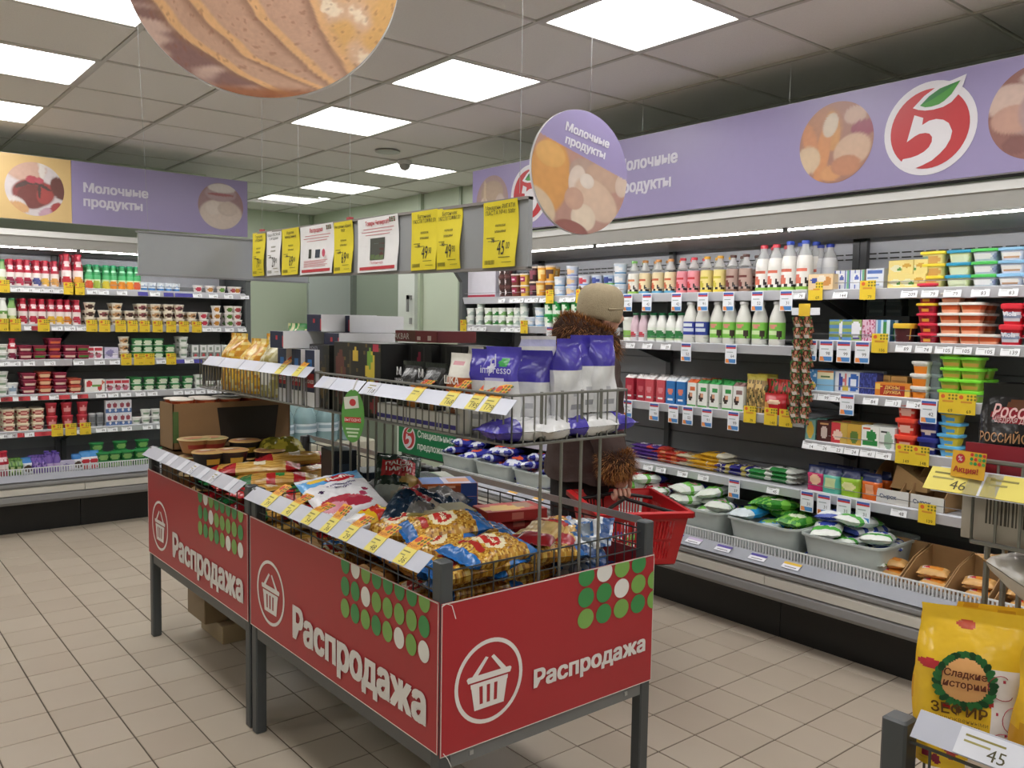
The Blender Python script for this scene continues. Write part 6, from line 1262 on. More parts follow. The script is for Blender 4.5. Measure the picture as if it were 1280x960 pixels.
dbox('tea_box', .16, .235, art('#1f1e1d', ('e', .7, .4, .22, .25, '#5a4a24'), ('n', 9, .2, 3, '#3f3420'), ('r', 0, .75, .7, 1, '#22222a')), 'dark tea box with gold pattern at the middle gap', 420, ZU, 1.53, letters=[('MONZIL', .018, -.04, .215, '#a9a8b4')])
dbox('tea_gift_box', .33, .25, art('#272321', ('e', .14, .5, .12, .4, '#5f3430'), ('n', 14, .42, 5, '#6a5530'), ('e', .48, .84, .06, .09, '#c8a83c'), ('e', .52, .42, .08, .06, '#b83a54'), ('e', .80, .62, .09, .3, '#c8b03c'), ('e', .78, .8, .05, .15, '#6f9a3c'), ('e', .88, .15, .12, .08, '#a83444'), ('e', .92, .3, .05, .2, '#7a3430'), ('e', .9, .95, .06, .05, '#b03048'), ('e', .36, .55, .03, .35, '#4a4030')), 'large dark tea box printed with fruits and flowers', 472, ZU, 1.54, d=.17)
dbox('capsule_box', .20, .12, art('#1b1a1a', ('s', 0, .1, 1, .95, .13, .02, '#3a3838'), ('e', .65, .5, .06, .3, '#7a2438'), ('r', 0, .0, .05, 1, '#9a9a98')), 'black box with a red drop mark behind the pouches', 540, ZU+.13, 1.63)
dbox('capsule_box', .16, .12, art('#1b1a1a', ('s', 0, .1, 1, .95, .16, .02, '#353333')), 'black box at the right end of the black boxes', 580, ZU+.13, 1.66); dbox('capsule_box', .2, .125, art('#1d1b1b', ('r', 0, 0, 1, .1, '#333')), 'plain black box under the red-drop box', 540, ZU, 1.66); dbox('capsule_box', .2, .125, art('#1d1b1b'), 'plain black box under the right end black box', 582, ZU, 1.70)
for i, (px, x) in enumerate(((517, 1.485), (545, 1.485))):
    P_ = standbag('coffee_pouch', .125, .07, .20, front(art('#141516', ('e', .8, .45, .2, .2, '#c87c3c') if i == 0 else ('e', .7, .3, .12, .25, '#b8804a'))), 70+i, wob=.003, mat=M_FILM)
    q = MB(); q.text('М', .035, frame((-.03, -.037, .155), (1, 0, 0), (0, 0, 1)), '#d8d8dc', .03); q.text('МАРКА', .014, frame((-.03, -.037, .135), (1, 0, 0), (0, 0, 1)), '#c8c8cc', .02); q.text('М', .012, frame((-.03, -.037, .118), (1, 0, 0), (0, 0, 1)), '#c8c8cc', .02)
    me = q.mesh('lettering'); me.materials.append(M_PAPER); P_.parts.append(('lettering', me)); up(P_, px, ZU, x, f'black coffee pouch lettered in white, {("left", "right")[i]} one')
P_ = standbag('buckwheat_bag', .10, .06, .235, front(art('#e0dcd4', ('r', 0, .42, 1, .72, '#a85228'), ('e', .5, .22, .2, .12, '#8a4a30'), ('r', .2, .84, .8, .92, '#d8a0a8'))), 75, wob=.004)
q = MB(); q.text('ШКА', .032, frame((.0, -.033, .145), (1, 0, 0), (0, 0, 1)), '#f0e8e0', .03); me = q.mesh('lettering'); me.materials.append(M_PAPER); P_.parts.append(('lettering', me)); up(P_, 575, ZU, 1.48, 'white bag with a brown band right of the black pouches')
up(standbag('cream_bag', .10, .08, .25, front(art('#ded9cf', ('r', .3, .3, .7, .5, '#c8c0b0'))), 76, wob=.012), 592, ZU, 1.62, 'crumpled cream bag left of the violet bags')
VB = art('#dcdcde', ('r', 0, .60, 1, 1, '#4a40a8'), ('e', .64, .82, .13, .06, '#3f9a50'), ('e', .35, .74, .08, .05, '#d8d8e8'), ('r', .2, .60, .7, .64, '#b8b4e0'), ('e', .5, .25, .2, .12, '#a8a4b0'))
VB2 = art('#d9d9db', ('r', 0, .60, 1, 1, '#463ca2'), ('r', .3, .1, .7, .16, '#a4a4aa'), ('e', .5, .3, .12, .05, '#b4b4ba'))
vb = [standbag('coffee_bag', .125, .075, .225, front(a), s, wob=.014, seg=40, rows=30) for a, s in ((VB, 80), (VB2, 81), (VB2, 82))]
q = MB(); q.text('impresso', .03, frame((0, -.039, .155), (1, 0, 0), (0, 0, 1)), '#dcdcf0', .02); q.text('d', .05, frame((-.01, -.035, .172), (1, 0, 0), (0, 0, 1)), '#dcdcf0', .02); me = q.mesh('lettering'); me.materials.append(M_PAPER); vb[0].parts.append(('lettering', me))
RE = rot(0, 0, 0)
for i, (x, y, z, p, r, lab) in enumerate(((1.485, 1.855, 1.19, 0, -1.2, 'violet-topped coffee bag nearest the ticket strip'), (1.555, 1.93, 1.19, 1, -1.1, 'violet-topped coffee bag just right of the lettered one'), (1.60, 1.86, 1.19, 2, -.9, 'violet-topped coffee bag, third from the ticket strip'), (1.685, 1.80, 1.20, 1, .15, 'violet-topped coffee bag left of the wire ladder middle'), (1.755, 1.815, 1.21, 2, .0, 'violet-topped coffee bag in the right half of the end'), (1.82, 1.80, 1.21, 1, .1, 'violet-topped coffee bag at the right end corner'),
 (1.64, 1.96, 1.19, 2, -.5, 'violet-topped coffee bag in the second row, left'), (1.76, 1.95, 1.19, 1, .3, 'violet-topped coffee bag in the second row, right'), (1.52, 1.975, 1.19, 2, -1.2, 'violet-topped coffee bag in the second row by the strip'))):
    s_ = 1.05 if i == 0 else 1; spawn(vb[p], T(x, y, z+(.035 if i in (3, 4, 5) else .01)) @ rot(0, 0, r) @ Matrix.Diagonal((.9, .9, s_, 1)), lab, 'violet-topped coffee bags')
wb2 = standbag('white_bag', .13, .09, .255, front(art('#d4d2cc', ('e', .3, .75, .08, .04, '#3a3a3c'), ('r', 0, .9, 1, .97, '#b8b8d8'))), 85, wob=.02, seg=36, rows=26); spawn(wb2, T(1.635, 1.885, 1.21) @ rot(0, 0, -.35), 'big white crumpled bag standing between the violet coffee bags')
br = boxp('brick_coffee_pack', .085, .05, .055, art('#d8d8d6', ('r', 0, .15, 1, .4, '#3c348c')), '#d4d4d2')
for i in range(5): spawn(br, T(1.465, 2.05+.09*i, ZU+.002) @ rot(0, 0, -PI/2), f'low white pack with violet band, {ORD[i]} from the basket corner', 'low violet-banded packs')
lv = [pillow('coffee_bag_lying', .12, .22, .06, art('#dcdcde', ('r', 0, .62, 1, 1, '#4a40a8')), seed=90+i) for i in range(2)]
for i, (x, y, r) in enumerate(((1.50, 1.80, PI/2-.1), (1.62, 1.79, -PI/2+.3), (1.73, 1.79, PI/2), (1.82, 1.80, -PI/2))): spawn(lv[i % 2], T(x, y, ZU+.003) @ rot(0, 0, r), f'coffee bag lying under the standing ones, {ORD[i]} from left at the basket end', 'coffee bags lying in the upper basket')
ak = boxp('akbar_tea_tray' if 0 else 'tea_tray', .26, .16, .038, art('#7c2a30', ('r', .28, 0, .5, 1, '#6a3a30'), ('s', .55, .2, .72, .5, .05, .02, '#d8c0b8'), ('s', .8, .2, .95, .6, .05, .02, '#d8c0b8')), '#6a2428', '#4a2a26', nx=24)
q = MB(); q.text('AKBAR', .030, frame((-.085, -.0812, .008), (1, 0, 0), (0, 0, 1)), '#ece0dc', .01); me = q.mesh('lettering'); me.materials.append(M_PAPER); ak.parts.append(('lettering', me)); up(ak, 544, ZU+.257, 1.66, 'dark red tea tray lying on the black boxes')
# ================================================================ BACKGROUND GOODS
wt = bottle('water_bottle', .30, .078, '#9dbcc0', '#5c8088', front(art('#c9d6dc', ('r', .1, .4, .9, .75, '#8fa8b4'))), .25, .45, capr=.3)
wt.parts[0][1].materials[0] = M_CLEAR
sh_ = obj('pallet_box', MB().cbox(2.3, 3.1, 5.3, 5.75, 0, .66, .01, '#b9b6a4'), M_CARD, origin=(2.7, 5.5, 0)); tag(sh_, 'pale carton block under the water bottles behind the stand', 'box')
for i in range(4):
    for j in range(2): spawn(wt, T(2.44+.165*i, 5.41+.17*j, .661), f'large water bottle, {ORD[i]} from left in the {("front", "back")[j]} row behind the stand', 'water bottles behind the stand')
# green special-offer stand in the alcove
t = thing('promo_stand', 'low wire stand carrying the green special-offer panel in the alcove', 'display stand', (3.95, 5.56, 0))
GP = MB(); Mg = FR_R(5.56, .565, .25); GP.box(-.40, .40, -.125, .125, -.003, 0, '#1f7a4c', Mg)
logo5(GP, Mg @ T(-.245, .005, 0), .098)
for s_, dz in (('Специальные', .025), ('предложения', -.07)): GP.text(s_, .075, Mg @ T(-.12, dz, .0015), '#e4ebe4', .022, 'LEFT')
obj('green_panel', GP, M_SIGN, t)
for x in (3.72, 4.2):
    for y in (5.20, 5.92): obj('leg', MB().box(x, x+.025, y, y+.025, 0, .9, '#5a5c5e'), M_METAL, t)
obj('stand_shelf', MB().box(3.72, 4.22, 5.20, 5.94, .42, .44, '#55585a'), M_METAL, t); obj('stand_rail', MB().tube([(3.73, 5.21, .9), (4.21, 5.21, .9), (4.21, 5.93, .9), (3.73, 5.93, .9)], .006, '#777', 5, True), M_WIRE, t)
for i, (x, y, w_, h_) in enumerate(((3.92, 5.38, .25, .2), (3.95, 5.7, .3, .28))): o = obj('brown_carton', MB().cbox(x-w_/2, x+w_/2, y-.12, y+.12, .441, .441+h_, .004, '#8f7250'), M_CARD, origin=(x, y, .441)); tag(o, ('brown carton on the near half of the green-panel stand', 'brown carton on the far half of the green-panel stand')[i], 'box')
# boxes under the farther stand
o = obj('brown_carton', MB().cbox(1.36, 1.66, 3.86, 4.09, .09, .42, .004, '#8a7356'), M_CARD, origin=(1.5, 3.97, .09)); tag(o, 'brown carton under the far end of the farther stand', 'box')
o = obj('pallet_block', MB().cbox(1.42, 1.66, 3.80, 4.08, 0, .088, .004, '#a89274'), M_CARD, origin=(1.54, 3.94, 0)); tag(o, 'pale block on the floor under the brown carton', 'block')
# ================================================================ FOREGROUND STAND AT THE RIGHT
g3 = gondola('sale stand at the right edge with yellow marshmallow bags', -.57, .63, False, [(1235, WH, None, '45', .09)],
 [(1172, 1330, [(1195, YE, None, '46', .085), (1232, WH, None, '', .05), (1262, YE, None, '', .07)])], 1.275, 2.075, 1.47, 1.91, -.02, (1.287, .925, 1.255, .893), (1.272, 1.236))
zf = art('#e5b92e', ('r', .66, 0, 1, .66, '#e3dbd8'), ('e', .44, .57, .27, .165, '#1f4a2c'), ('e', .44, .57, .22, .135, '#e3a86c'), ('e', .2, .6, .03, .02, '#c0302c'), ('e', .66, .45, .03, .02, '#c0302c'), ('e', .3, .39, .03, .02, '#c0302c'), ('e', .12, .64, .10, .03, '#b8303a'), ('e', .42, .9, .08, .03, '#c05038'),
 ('e', .62, .16, .085, .06, '#dcb08c'), ('e', .62, .205, .10, .035, '#a83040'), ('e', .62, .235, .10, .015, '#ece4e0'), ('e', .60, .06, .12, .06, '#ead8cc'), ('e', .36, .12, .05, .06, '#b04040'), ('e', .30, .16, .03, .05, '#a83838'), ('e', .78, .6, .02, .012, '#b03048'), ('e', .72, .4, .015, .01, '#b03048'), ('e', .9, .5, .015, .01, '#b03048'), ('e', .8, .28, .015, .01, '#b03048'), ('e', .2, .05, .05, .03, '#8a2a3c'), ('e', .12, .08, .04, .03, '#8a2a3c'))
def zef_extra(mb, P):
    def tx(s_, u, v, k, c, b=.02):
        vs, fs = text_geo(s_, b, 'CENTER')
        pts = []
        for q in vs:
            uu = .25+(u+q.x*k)/2; p = P(uu, v+q.y*k*.62); pts.append(p+Vector((0, -.0034, 0)))
        mb.add(pts, fs, c)
    tx('Сладкие', .44, .59, .10, '#5f2a20'); tx('истории', .44, .525, .10, '#5f2a20'); tx('ЗЕФИР', .40, .35, .14, '#5a3a1c', .02); tx('с клюквенными', .42, .31, .06, '#8a6a2c', .0); tx('кусочками', .42, .28, .06, '#8a6a2c', .0)
    for k in range(28):      # green wreath leaves
        a = 2*PI*k/28; u, v = .44+.255*math.cos(a), .57+.158*math.sin(a); p = P(.25+u/2, v)+Vector((0, -.0018, 0))
        mb.disc(0, 0, .008, .005, frame(p, (math.cos(a*1.7), 0, math.sin(a*1.7)), (-math.sin(a*1.7), 0, math.cos(a*1.7))), '#2c6a38' if k % 3 else '#1c4426', 8)
    for (u0, v0, rr) in ((.74, .60, .07), (.86, .40, .08), (.76, .24, .09)):   # red ribbon swirls
        pts = [P(.25+(u0+rr*math.cos(t*.35+u0*9)*(1+t*.03))/2, v0+rr*.7*math.sin(t*.35+u0*9)-t*.005)+Vector((0, -.002, 0)) for t in range(18)]
        mb.tube(pts, .0007, '#a83448', 3)
zb_ = standbag('marshmallow_bag', .155, .055, .245, front(zf), 100, wob=.008, seg=96, rows=110, extra=zef_extra)
zb2 = standbag('marshmallow_bag', .155, .055, .24, front(art('#e0b02c', ('r', .75, 0, 1, .8, '#d8c8a8'), ('n', 3, .2, 5, '#c8922a'), ('e', .3, .86, .12, .05, '#a8402c'))), 104, wob=.014)
spawn(zb_, T(1.365, .535, .825) @ rot(0, 0, -PI/2+.42) @ rot(-.10, 0, 0), 'yellow and white marshmallow bag with green wreath, lettering facing out')
spawn(zb2, T(1.415, .56, .822) @ rot(0, .0, -PI/2+.6), 'golden bag just behind the lettered marshmallow bag'); spawn(zb2, T(1.47, .53, .82) @ rot(0, 0, -PI/2+.5), 'golden bag behind the others beside the wire ladder'); spawn(zb2, T(1.385, .40, .80) @ rot(0, 0, -PI/2+.3), 'golden bag at the right edge of the picture')
wf = pillow('waffle_bag', .2, .3, .08, art('#d9d3ca', ('r', 0, 0, 1, .45, '#d8b070'), ('e', .6, .65, .3, .12, '#8a5a48'), ('r', 0, .9, 1, 1, '#c89038'), ('e', .4, .3, .3, .02, '#a05030')), 26, 34, seed=110, crinkle=.12)
spawn(wf, T(1.62, .47, 1.02) @ rot(0, 0, -.4) @ rot(.25, .1, 0), 'cream and gold waffle bag lying behind the marshmallow bags'); spawn(wf, T(1.68, .42, .93) @ rot(0, 0, -.1), 'lower cream waffle bag behind the marshmallow bags')
for i in range(6): spawn(zb2, T(1.45+.14*(i % 3), .1-.22*(i//3), .58) @ rot(0, 0, -1.2), f'bag deeper in the right-edge stand, number {ORD[i]} out of view', 'bags out of view in the right stand')
for i in range(3): spawn(fl1, T(1.46+.19*i, .45, .567+.0*i) @ rot(0, 0, .3*i), f'flat pack at the bottom of the right-edge stand, {ORD[i]} from its rail')
for i in range(3): spawn(fl1, T(1.46+.19*i, .44, .63) @ rot(0, 0, .2+.3*i), f'flat pack second layer up in the right-edge stand, {ORD[i]} from its rail')
for i in range(3): spawn(pa[i], T(1.62+.12*i, .44, .70+.02*i) @ rot(0, 0, .9+.3*i), f'pasta bag third layer up in the right-edge stand, {ORD[i]} from its rail')
spawn(wf, T(1.74, .47, .79) @ rot(0, 0, .1), 'waffle bag at the middle of the pile in right-edge stand')
def ros_extra(mb, P):
    for s_, v, k, c in (('Россия', .785, .19, '#e0b0b0'), ('ЩЕДРАЯ ДУША', .755, .07, '#d0a8a8'), ('РОССИЙСКИЙ', .63, .13, '#a87c58'), ('шоколад', .59, .06, '#7a5a48')):
        vs, fs = text_geo(s_, .02, 'CENTER'); mb.add([P(.25+(.5+q.x*k)/2, v+q.y*k*.6)+Vector((0, -.002, 0)) for q in vs], fs, c)
ros = standbag('chocolate_bag', .115, .05, .255, front(art('#1c1a1c', ('e', .5, .80, .34, .055, '#8a1f2c'), ('e', .5, .87, .16, .03, '#5a3420'), ('e', .5, .22, .3, .1, '#3a2018'))), 120, wob=.006, seg=64, rows=60, extra=ros_extra)
spawn(ros, T(1.525, .548, 1.160) @ rot(0, 0, -PI/2+.2), 'black chocolate bag with pink script in the red display box'); spawn(ros, T(1.575, .545, 1.160) @ rot(0, 0, -PI/2+.1), 'second black chocolate bag behind the lettered one'); spawn(ros, T(1.53, .42, 1.160) @ rot(0, 0, -PI/2+.1), 'black chocolate bag at the right picture edge')
rb = MB(); A_ = T(1.545, .46, 1.157) @ rot(0, 0, -PI/2) @ Matrix.Diagonal((.94, .62, 1, 1))
rb.box(-.16, -.02, -.105, -.101, 0, .16, '#8c1f30', A_); rb.box(-.02, .16, -.105, -.101, 0, .085, '#8c1f30', A_); rb.box(-.16, .16, .10, .104, 0, .12, '#8c1f30', A_); rb.box(-.16, .16, -.10, .10, 0, .003, '#6a1826', A_)
for s in (-.16, .158): rb.add([A_ @ Vector((s+dx, y, z)) for dx in (0, .003) for y, z in ((-.105, 0), (.104, 0), (.104, .17), (.02, .12), (-.02, .09), (-.06, .115), (-.105, .12))], [(0, 1, 2, 3, 4, 5, 6), tuple(range(7, 14))[::-1], (6, 5, 12, 13), (2, 9, 10, 3), (1, 8, 9, 2)], '#9c2436')
rb.cbox(-.16, .16, -.108, -.1055, 0, .10, .001, '#b9b2a8', A_)
for k_ in range(14): rb.box(-.12+.006*k_, -.12+.006*k_+random.choice((.002, .003, .004)), -.109, -.108, .03, .07, '#4a4540', A_)
o = obj('display_box', rb, M_CARD, origin=(1.6, .53, 1.16)); tag(o, 'red open display box holding the black chocolate bags', 'box')
# yellow Акция card
Ma = frame((1.450, .592, 1.283), (-.15, -1, 0), (.15, 0, 1)) @ Matrix.Diagonal((.62, .62, 1, 1)); mb = MB(); mb.box(-.045, .045, -.035, .035, 0, .0012, '#dfa82a', Ma); Q = Ma @ T(0, 0, .0018)
mb.disc(-.022, .014, .0125, .0125, Q, '#b8282c', 24); mb.text('%', .018, Q @ T(-.022, .008, .0004), '#eee', .02); mb.text('Акция!', .021, Q @ T(-.004, -.022, 0), '#b03a24', .03)
for i in range(4):
    for j in range(3): mb.disc(.008+i*.011, .028-j*.0115, .0045, .0045, Q, ('#c8302c', '#2f8a44', '#5fa048')[(i*2+j) % 3], 12)
o = obj('promo_card', mb, M_PAPER, origin=(1.452, .608, 1.29)); tag(o, 'yellow discount card with red percent disc on the right stand', 'card')
# ================================================================ SHOPPER
def solid(name, col, rough=.6, bump=0, bs=80, amt=.15, sc_=20):
    m, n, b = nt(name); tc = n.nodes.new('ShaderNodeTexCoord'); nz = n.nodes.new('ShaderNodeTexNoise'); nz.inputs['Scale'].default_value = sc_
    n.links.new(tc.outputs['Object'], nz.inputs['Vector']); cr = n.nodes.new('ShaderNodeValToRGB'); c = hx(col)
    cr.color_ramp.elements[0].color = (*[v*(1-amt) for v in c], 1); cr.color_ramp.elements[1].color = (*[min(1, v*(1+amt)) for v in c], 1)
    n.links.new(nz.outputs['Fac'], cr.inputs['Fac']); n.links.new(cr.outputs['Color'], b.inputs['Base Color']); b.inputs['Roughness'].default_value = rough
    if bump:
        bp = n.nodes.new('ShaderNodeBump'); bp.inputs['Strength'].default_value = bump; bp.inputs['Distance'].default_value = .006
        n2 = n.nodes.new('ShaderNodeTexNoise'); n2.inputs['Scale'].default_value = bs; n.links.new(tc.outputs['Object'], n2.inputs['Vector']); n.links.new(n2.outputs['Fac'], bp.inputs['Height']); n.links.new(bp.outputs['Normal'], b.inputs['Normal'])
    return m
def skin(verts, edges, radii, root=0, sub=2):
    me = bpy.data.meshes.new('s'); me.from_pydata([Vector(v) for v in verts], edges, []); o = bpy.data.objects.new('s', me); COLL.objects.link(o)
    o.modifiers.new('k', 'SKIN'); 
    for i, r in enumerate(radii):
        d = me.skin_vertices[0].data[i]; d.radius = (r, r) if not isinstance(r, tuple) else r; d.use_root = (i == root)
    sm = o.modifiers.new('u', 'SUBSURF'); sm.levels = sub; sm.render_levels = sub
    bpy.context.view_layer.update()
    out = bpy.data.meshes.new_from_object(o.evaluated_get(bpy.context.evaluated_depsgraph_get()))
    g = ([v.co.copy() for v in out.vertices], [tuple(p.vertices) for p in out.polygons]); bpy.data.objects.remove(o); return g
WP = Vector((2.76, 2.82, 0)); WR = math.radians(-112)
sh = thing('person', 'shopper in beige knit hat and brown fur-collared coat holding a red basket', 'person', WP, rz=WR)
sh['_o'] = (0, 0, 0)
HAND = Vector((.335, .03, .815))
body = MB()
V = [(0, 0, .92), (0, .0, 1.10), (0, .0, 1.27), (0, .02, 1.38), (0, .05, 1.47), (.10, 0, .86), (.11, .03, .48), (.11, 0, .10), (.11, .13, .05), (-.10, 0, .86), (-.11, -.02, .48), (-.11, -.08, .10), (-.11, .05, .05),
 (.165, 0, 1.32), (.27, -.05, 1.08), (.335, .02, .875), (-.165, 0, 1.32), (-.22, .02, 1.08), (-.20, .13, .90)]
E_ = [(0, 1), (1, 2), (2, 3), (3, 4), (0, 5), (5, 6), (6, 7), (7, 8), (0, 9), (9, 10), (10, 11), (11, 12), (2, 13), (13, 14), (14, 15), (2, 16), (16, 17), (17, 18)]
Rr = [.13, .115, .12, .05, .05, .085, .055, .04, .035, .085, .055, .04, .035, .055, .04, .028, .055, .04, .028]
g = skin(V, E_, Rr); body.add(g[0], g[1], '#c99a84')
def hand(base, side, dirs):
    # palm and five fingers, curled round a bar along local Y (dirs: forward along bar)
    b = Vector(base)
    pv = [b+Vector((0, 0, .045)), b+Vector((0, 0, .0)), b+Vector((.0, .0, -.045))]
    g = skin(pv, [(0, 1), (1, 2)], [(.022, .026), (.018, .036), (.016, .038)]); body.add(g[0], g[1], '#c99a84')
    for i, ln in enumerate((.9, 1.0, .95, .78)):
        y = -.03+.02*i; p0 = b+Vector((.006*side, y, -.04)); 
        pts = [p0, p0+Vector((.020*side, 0, -.028*ln)), p0+Vector((.004*side, 0, -.052*ln)), p0+Vector((-.018*side, 0, -.046*ln)), p0+Vector((-.024*side, 0, -.026*ln))]
        g = skin(pts, [(k, k+1) for k in range(4)], [.0095, .009, .0085, .008, .007]); body.add(g[0], g[1], '#cf9f8a')
    p0 = b+Vector((0, .034, -.005)); pts = [p0, p0+Vector((-.014*side, .018, -.022)), p0+Vector((-.022*side, .016, -.046)), p0+Vector((-.016*side, .004, -.062))]
    g = skin(pts, [(0, 1), (1, 2), (2, 3)], [.013, .011, .0095, .008]); body.add(g[0], g[1], '#cf9f8a')
hand(HAND+Vector((0, 0, .03)), 1, None); hand(Vector((-.20, .135, .865)), -1, None)
# head: shaped sphere with brow, nose, lips, chin, ears
HC = Vector((0, .065, 1.545))
def headpt(th, ph):
    x, y, z = math.sin(ph)*math.cos(th), math.sin(ph)*math.sin(th), math.cos(ph)
    p = Vector((x*.074, y*.092, z*.112))
    if z < 0: p.x *= 1+.28*z; p.y *= 1+.12*z*(1 if y < 0 else .4)
    f = max(0, y)
    def bump(cx, cz, sx, sz): return math.exp(-((p.x-cx)/sx)**2-((p.z-cz)/sz)**2)*f
    p.y += .024*bump(0, -.020, .012, .018)+.012*bump(0, .005, .009, .02)+.006*bump(0, .03, .05, .012)-.008*bump(.03, .008, .014, .011)-.008*bump(-.03, .008, .014, .011)+.007*bump(0, -.055, .022, .006)+.008*bump(0, -.085, .02, .014)
    return HC+p
nu, nv_ = 48, 36
vs = [headpt(2*PI*i/nu, PI*j/nv_) for j in range(nv_+1) for i in range(nu)]
fs = [(j*nu+i, j*nu+(i+1) % nu, (j+1)*nu+(i+1) % nu, (j+1)*nu+i) for j in range(nv_) for i in range(nu)]
def fc(v):
    q = v-HC
    if q.y > .05 and abs(q.z+.055) < .007 and abs(q.x) < .022: return hx('#a85a54')
    return hx('#cf9f8b')
body.add(vs, fs, None, vc=[fc(v) for v in vs])
for s in (-1, 1): body.loft([(.008, .016, -.028), (.011, .02, 0), (.010, .022, .02), (.006, .014, .032)], 12, 2, '#c8907c', M=T(HC.x+.074*s, HC.y-.005, HC.z-.005))
obj('body', body, M_SKIN, sh, sharp=80)
for s in (-1, 1):
    e = MB(); e.loft([(.001, .001, -.010), (.008, .008, -.006), (.010, .010, 0), (.008, .008, .006), (.001, .001, .010)], 12, 2, lambda u, z: '#2f2622' if .35 < u < .65 else '#e6e2dc', M=T(.03*s, HC.y+.076, HC.z+.008) @ rot(0, 0, PI)); obj('eye', e, M_SKIN, sh, sharp=80)
hair = MB(); hair.loft([(.060, .04, 1.44), (.070, .05, 1.48), (.074, .055, 1.55), (.07, .06, 1.6)], 24, 2.2, '#6a4a38', M=T(0, .015, 0), nz=.006); obj('hair', hair, M_CLOTH, sh)
ht = MB(); prof_ = [(.084, .10, 1.522), (.090, .106, 1.54), (.094, .108, 1.56), (.096, .108, 1.60), (.096, .106, 1.62), (.092, .10, 1.645), (.080, .088, 1.665), (.058, .062, 1.681), (.028, .03, 1.690), (.002, .002, 1.692)]
Mh = T(0, .055, 1.56) @ rot(-.16, 0, 0) @ T(0, 0, -1.56)
ht.loft([(a, b, c+.0) for a, b, c in prof_], 40, 2.2, '#b5a582', M=Mh, nz=.004)
for k in range(3):
    ht.tube([Mh @ Vector((.098*math.cos(t*.3+k)*(1), .109*math.sin(t*.3+k), 1.572+.012*t*.5+.02*k)) for t in range(9)], .005, '#a39372', 6)
obj('knit_hat', ht, solid('knit', '#a3957a', .95, .5, 220, .12, 60), sh, sharp=70)
ct = MB()
secs = [(.235, .175, .80, 0), (.23, .17, .88, 0), (.215, .16, 1.0, 0), (.20, .15, 1.12, 0), (.205, .15, 1.24, 0), (.205, .14, 1.31, 0), (.17, .115, 1.37, 0), (.10, .09, 1.42, .01)]
fine = []
for (a, b) in zip(secs, secs[1:]):
    for i in range(4): t = i/4; fine.append(tuple(a[k]+(b[k]-a[k])*t for k in range(3)))
fine.append(secs[-1][:3]); ct.loft(fine, 48, 2.3, '#3a2925', nz=.014, cap0=True, cap1=True)
def sleeve(pts, rs):
    P = []; R2 = []
    for (a, b), (ra, rb_) in zip(zip(pts, pts[1:]), zip(rs, rs[1:])):
        for i in range(6): t = i/6; P.append(Vector(a).lerp(Vector(b), t)+noise.noise_vector(Vector(a)*9+Vector((0, 0, t*4)))*.006); R2.append(ra+(rb_-ra)*t+.004*math.sin(t*9))
    P.append(Vector(pts[-1])); R2.append(rs[-1]); ct.tube(P, R2, '#3c2b26', 18)
sleeve([(.15, 0, 1.325), (.235, -.03, 1.2), (.275, -.05, 1.08), (.31, -.01, .97), (.335, .02, .90)], [.085, .08, .072, .066, .062]); sleeve([(-.15, 0, 1.325), (-.21, 0, 1.2), (-.23, .02, 1.08), (-.215, .06, 1.0), (-.20, .11, .93)], [.085, .078, .07, .062, .055])
obj('coat', ct, solid('coat', '#3f2d29', .75, .3, 40, .25, 8), sh, sharp=80)
sk = MB().loft([(.15, .13, .14), (.17, .14, .4), (.19, .15, .7), (.20, .15, .9)], 36, 2.2, '#111', nz=.006); obj('skirt', sk, solid('skirt_cloth', '#141314', .9, .2, 60), sh, sharp=80)
for s, y in ((1, 0), (-1, -.08)):
    b = MB(); b.loft([(.045, .12, 0), (.048, .125, .03), (.045, .09, .075), (.05, .055, .12), (.055, .058, .3)], 22, 2.6, '#1a1817', M=T(.11*s, y+.045, 0)); obj('boot', b, M_CARD, sh, sharp=60)
def fur(name, ptfn, n, ln, cols, base):
    mb = base or MB()
    for i in range(n):
        p, nrm = ptfn(); d = (nrm+Vector((random.uniform(-.5, .5), random.uniform(-.5, .5), random.uniform(-.7, .3)))).normalized(); L = ln*random.uniform(.5, 1.1)
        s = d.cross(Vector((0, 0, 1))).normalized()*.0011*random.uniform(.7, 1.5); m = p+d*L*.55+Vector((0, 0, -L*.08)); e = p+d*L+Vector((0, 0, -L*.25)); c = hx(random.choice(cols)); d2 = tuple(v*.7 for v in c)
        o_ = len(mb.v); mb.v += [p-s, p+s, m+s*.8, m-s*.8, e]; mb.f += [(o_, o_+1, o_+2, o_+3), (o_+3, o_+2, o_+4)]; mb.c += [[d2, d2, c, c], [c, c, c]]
    return tag(obj(name, mb, M_CLOTH, sh, sharp=180), kind='stuff')
FC = ['#6e4428', '#96602e', '#b0763c', '#c48a4c', '#5a3622', '#8a5630']
def tor(cx, cy, cz, R1x, R1y, r, tilt, rz=1.0):
    def f():
        a, b = random.uniform(0, 2*PI), random.uniform(0, 2*PI); nrm = Vector((math.cos(a)*math.cos(b), math.sin(a)*math.cos(b), math.sin(b)))
        rr = r*(1+.25*max(0, -math.sin(a)))
        p = Vector((cx+(R1x+rr*math.cos(b))*math.cos(a), cy+(R1y+rr*math.cos(b))*math.sin(a), cz+rr*rz*math.sin(b)-tilt*math.sin(a))); return p, nrm
    return f
def torbase(cx, cy, cz, R1x, R1y, r, tilt, rz=1.0):
    vs = []; 
    for i in range(32):
        a = 2*PI*i/32
        for j in range(14):
            b = 2*PI*j/14; rr = r*(1+.25*max(0, -math.sin(a)))
            vs.append((cx+(R1x+rr*math.cos(b))*math.cos(a), cy+(R1y+rr*math.cos(b))*math.sin(a), cz+rr*rz*math.sin(b)-tilt*math.sin(a)))
    return MB().add(vs, [(i*14+j, ((i+1) % 32)*14+j, ((i+1) % 32)*14+(j+1) % 14, i*14+(j+1) % 14) for i in range(32) for j in range(14)], '#3c2416')
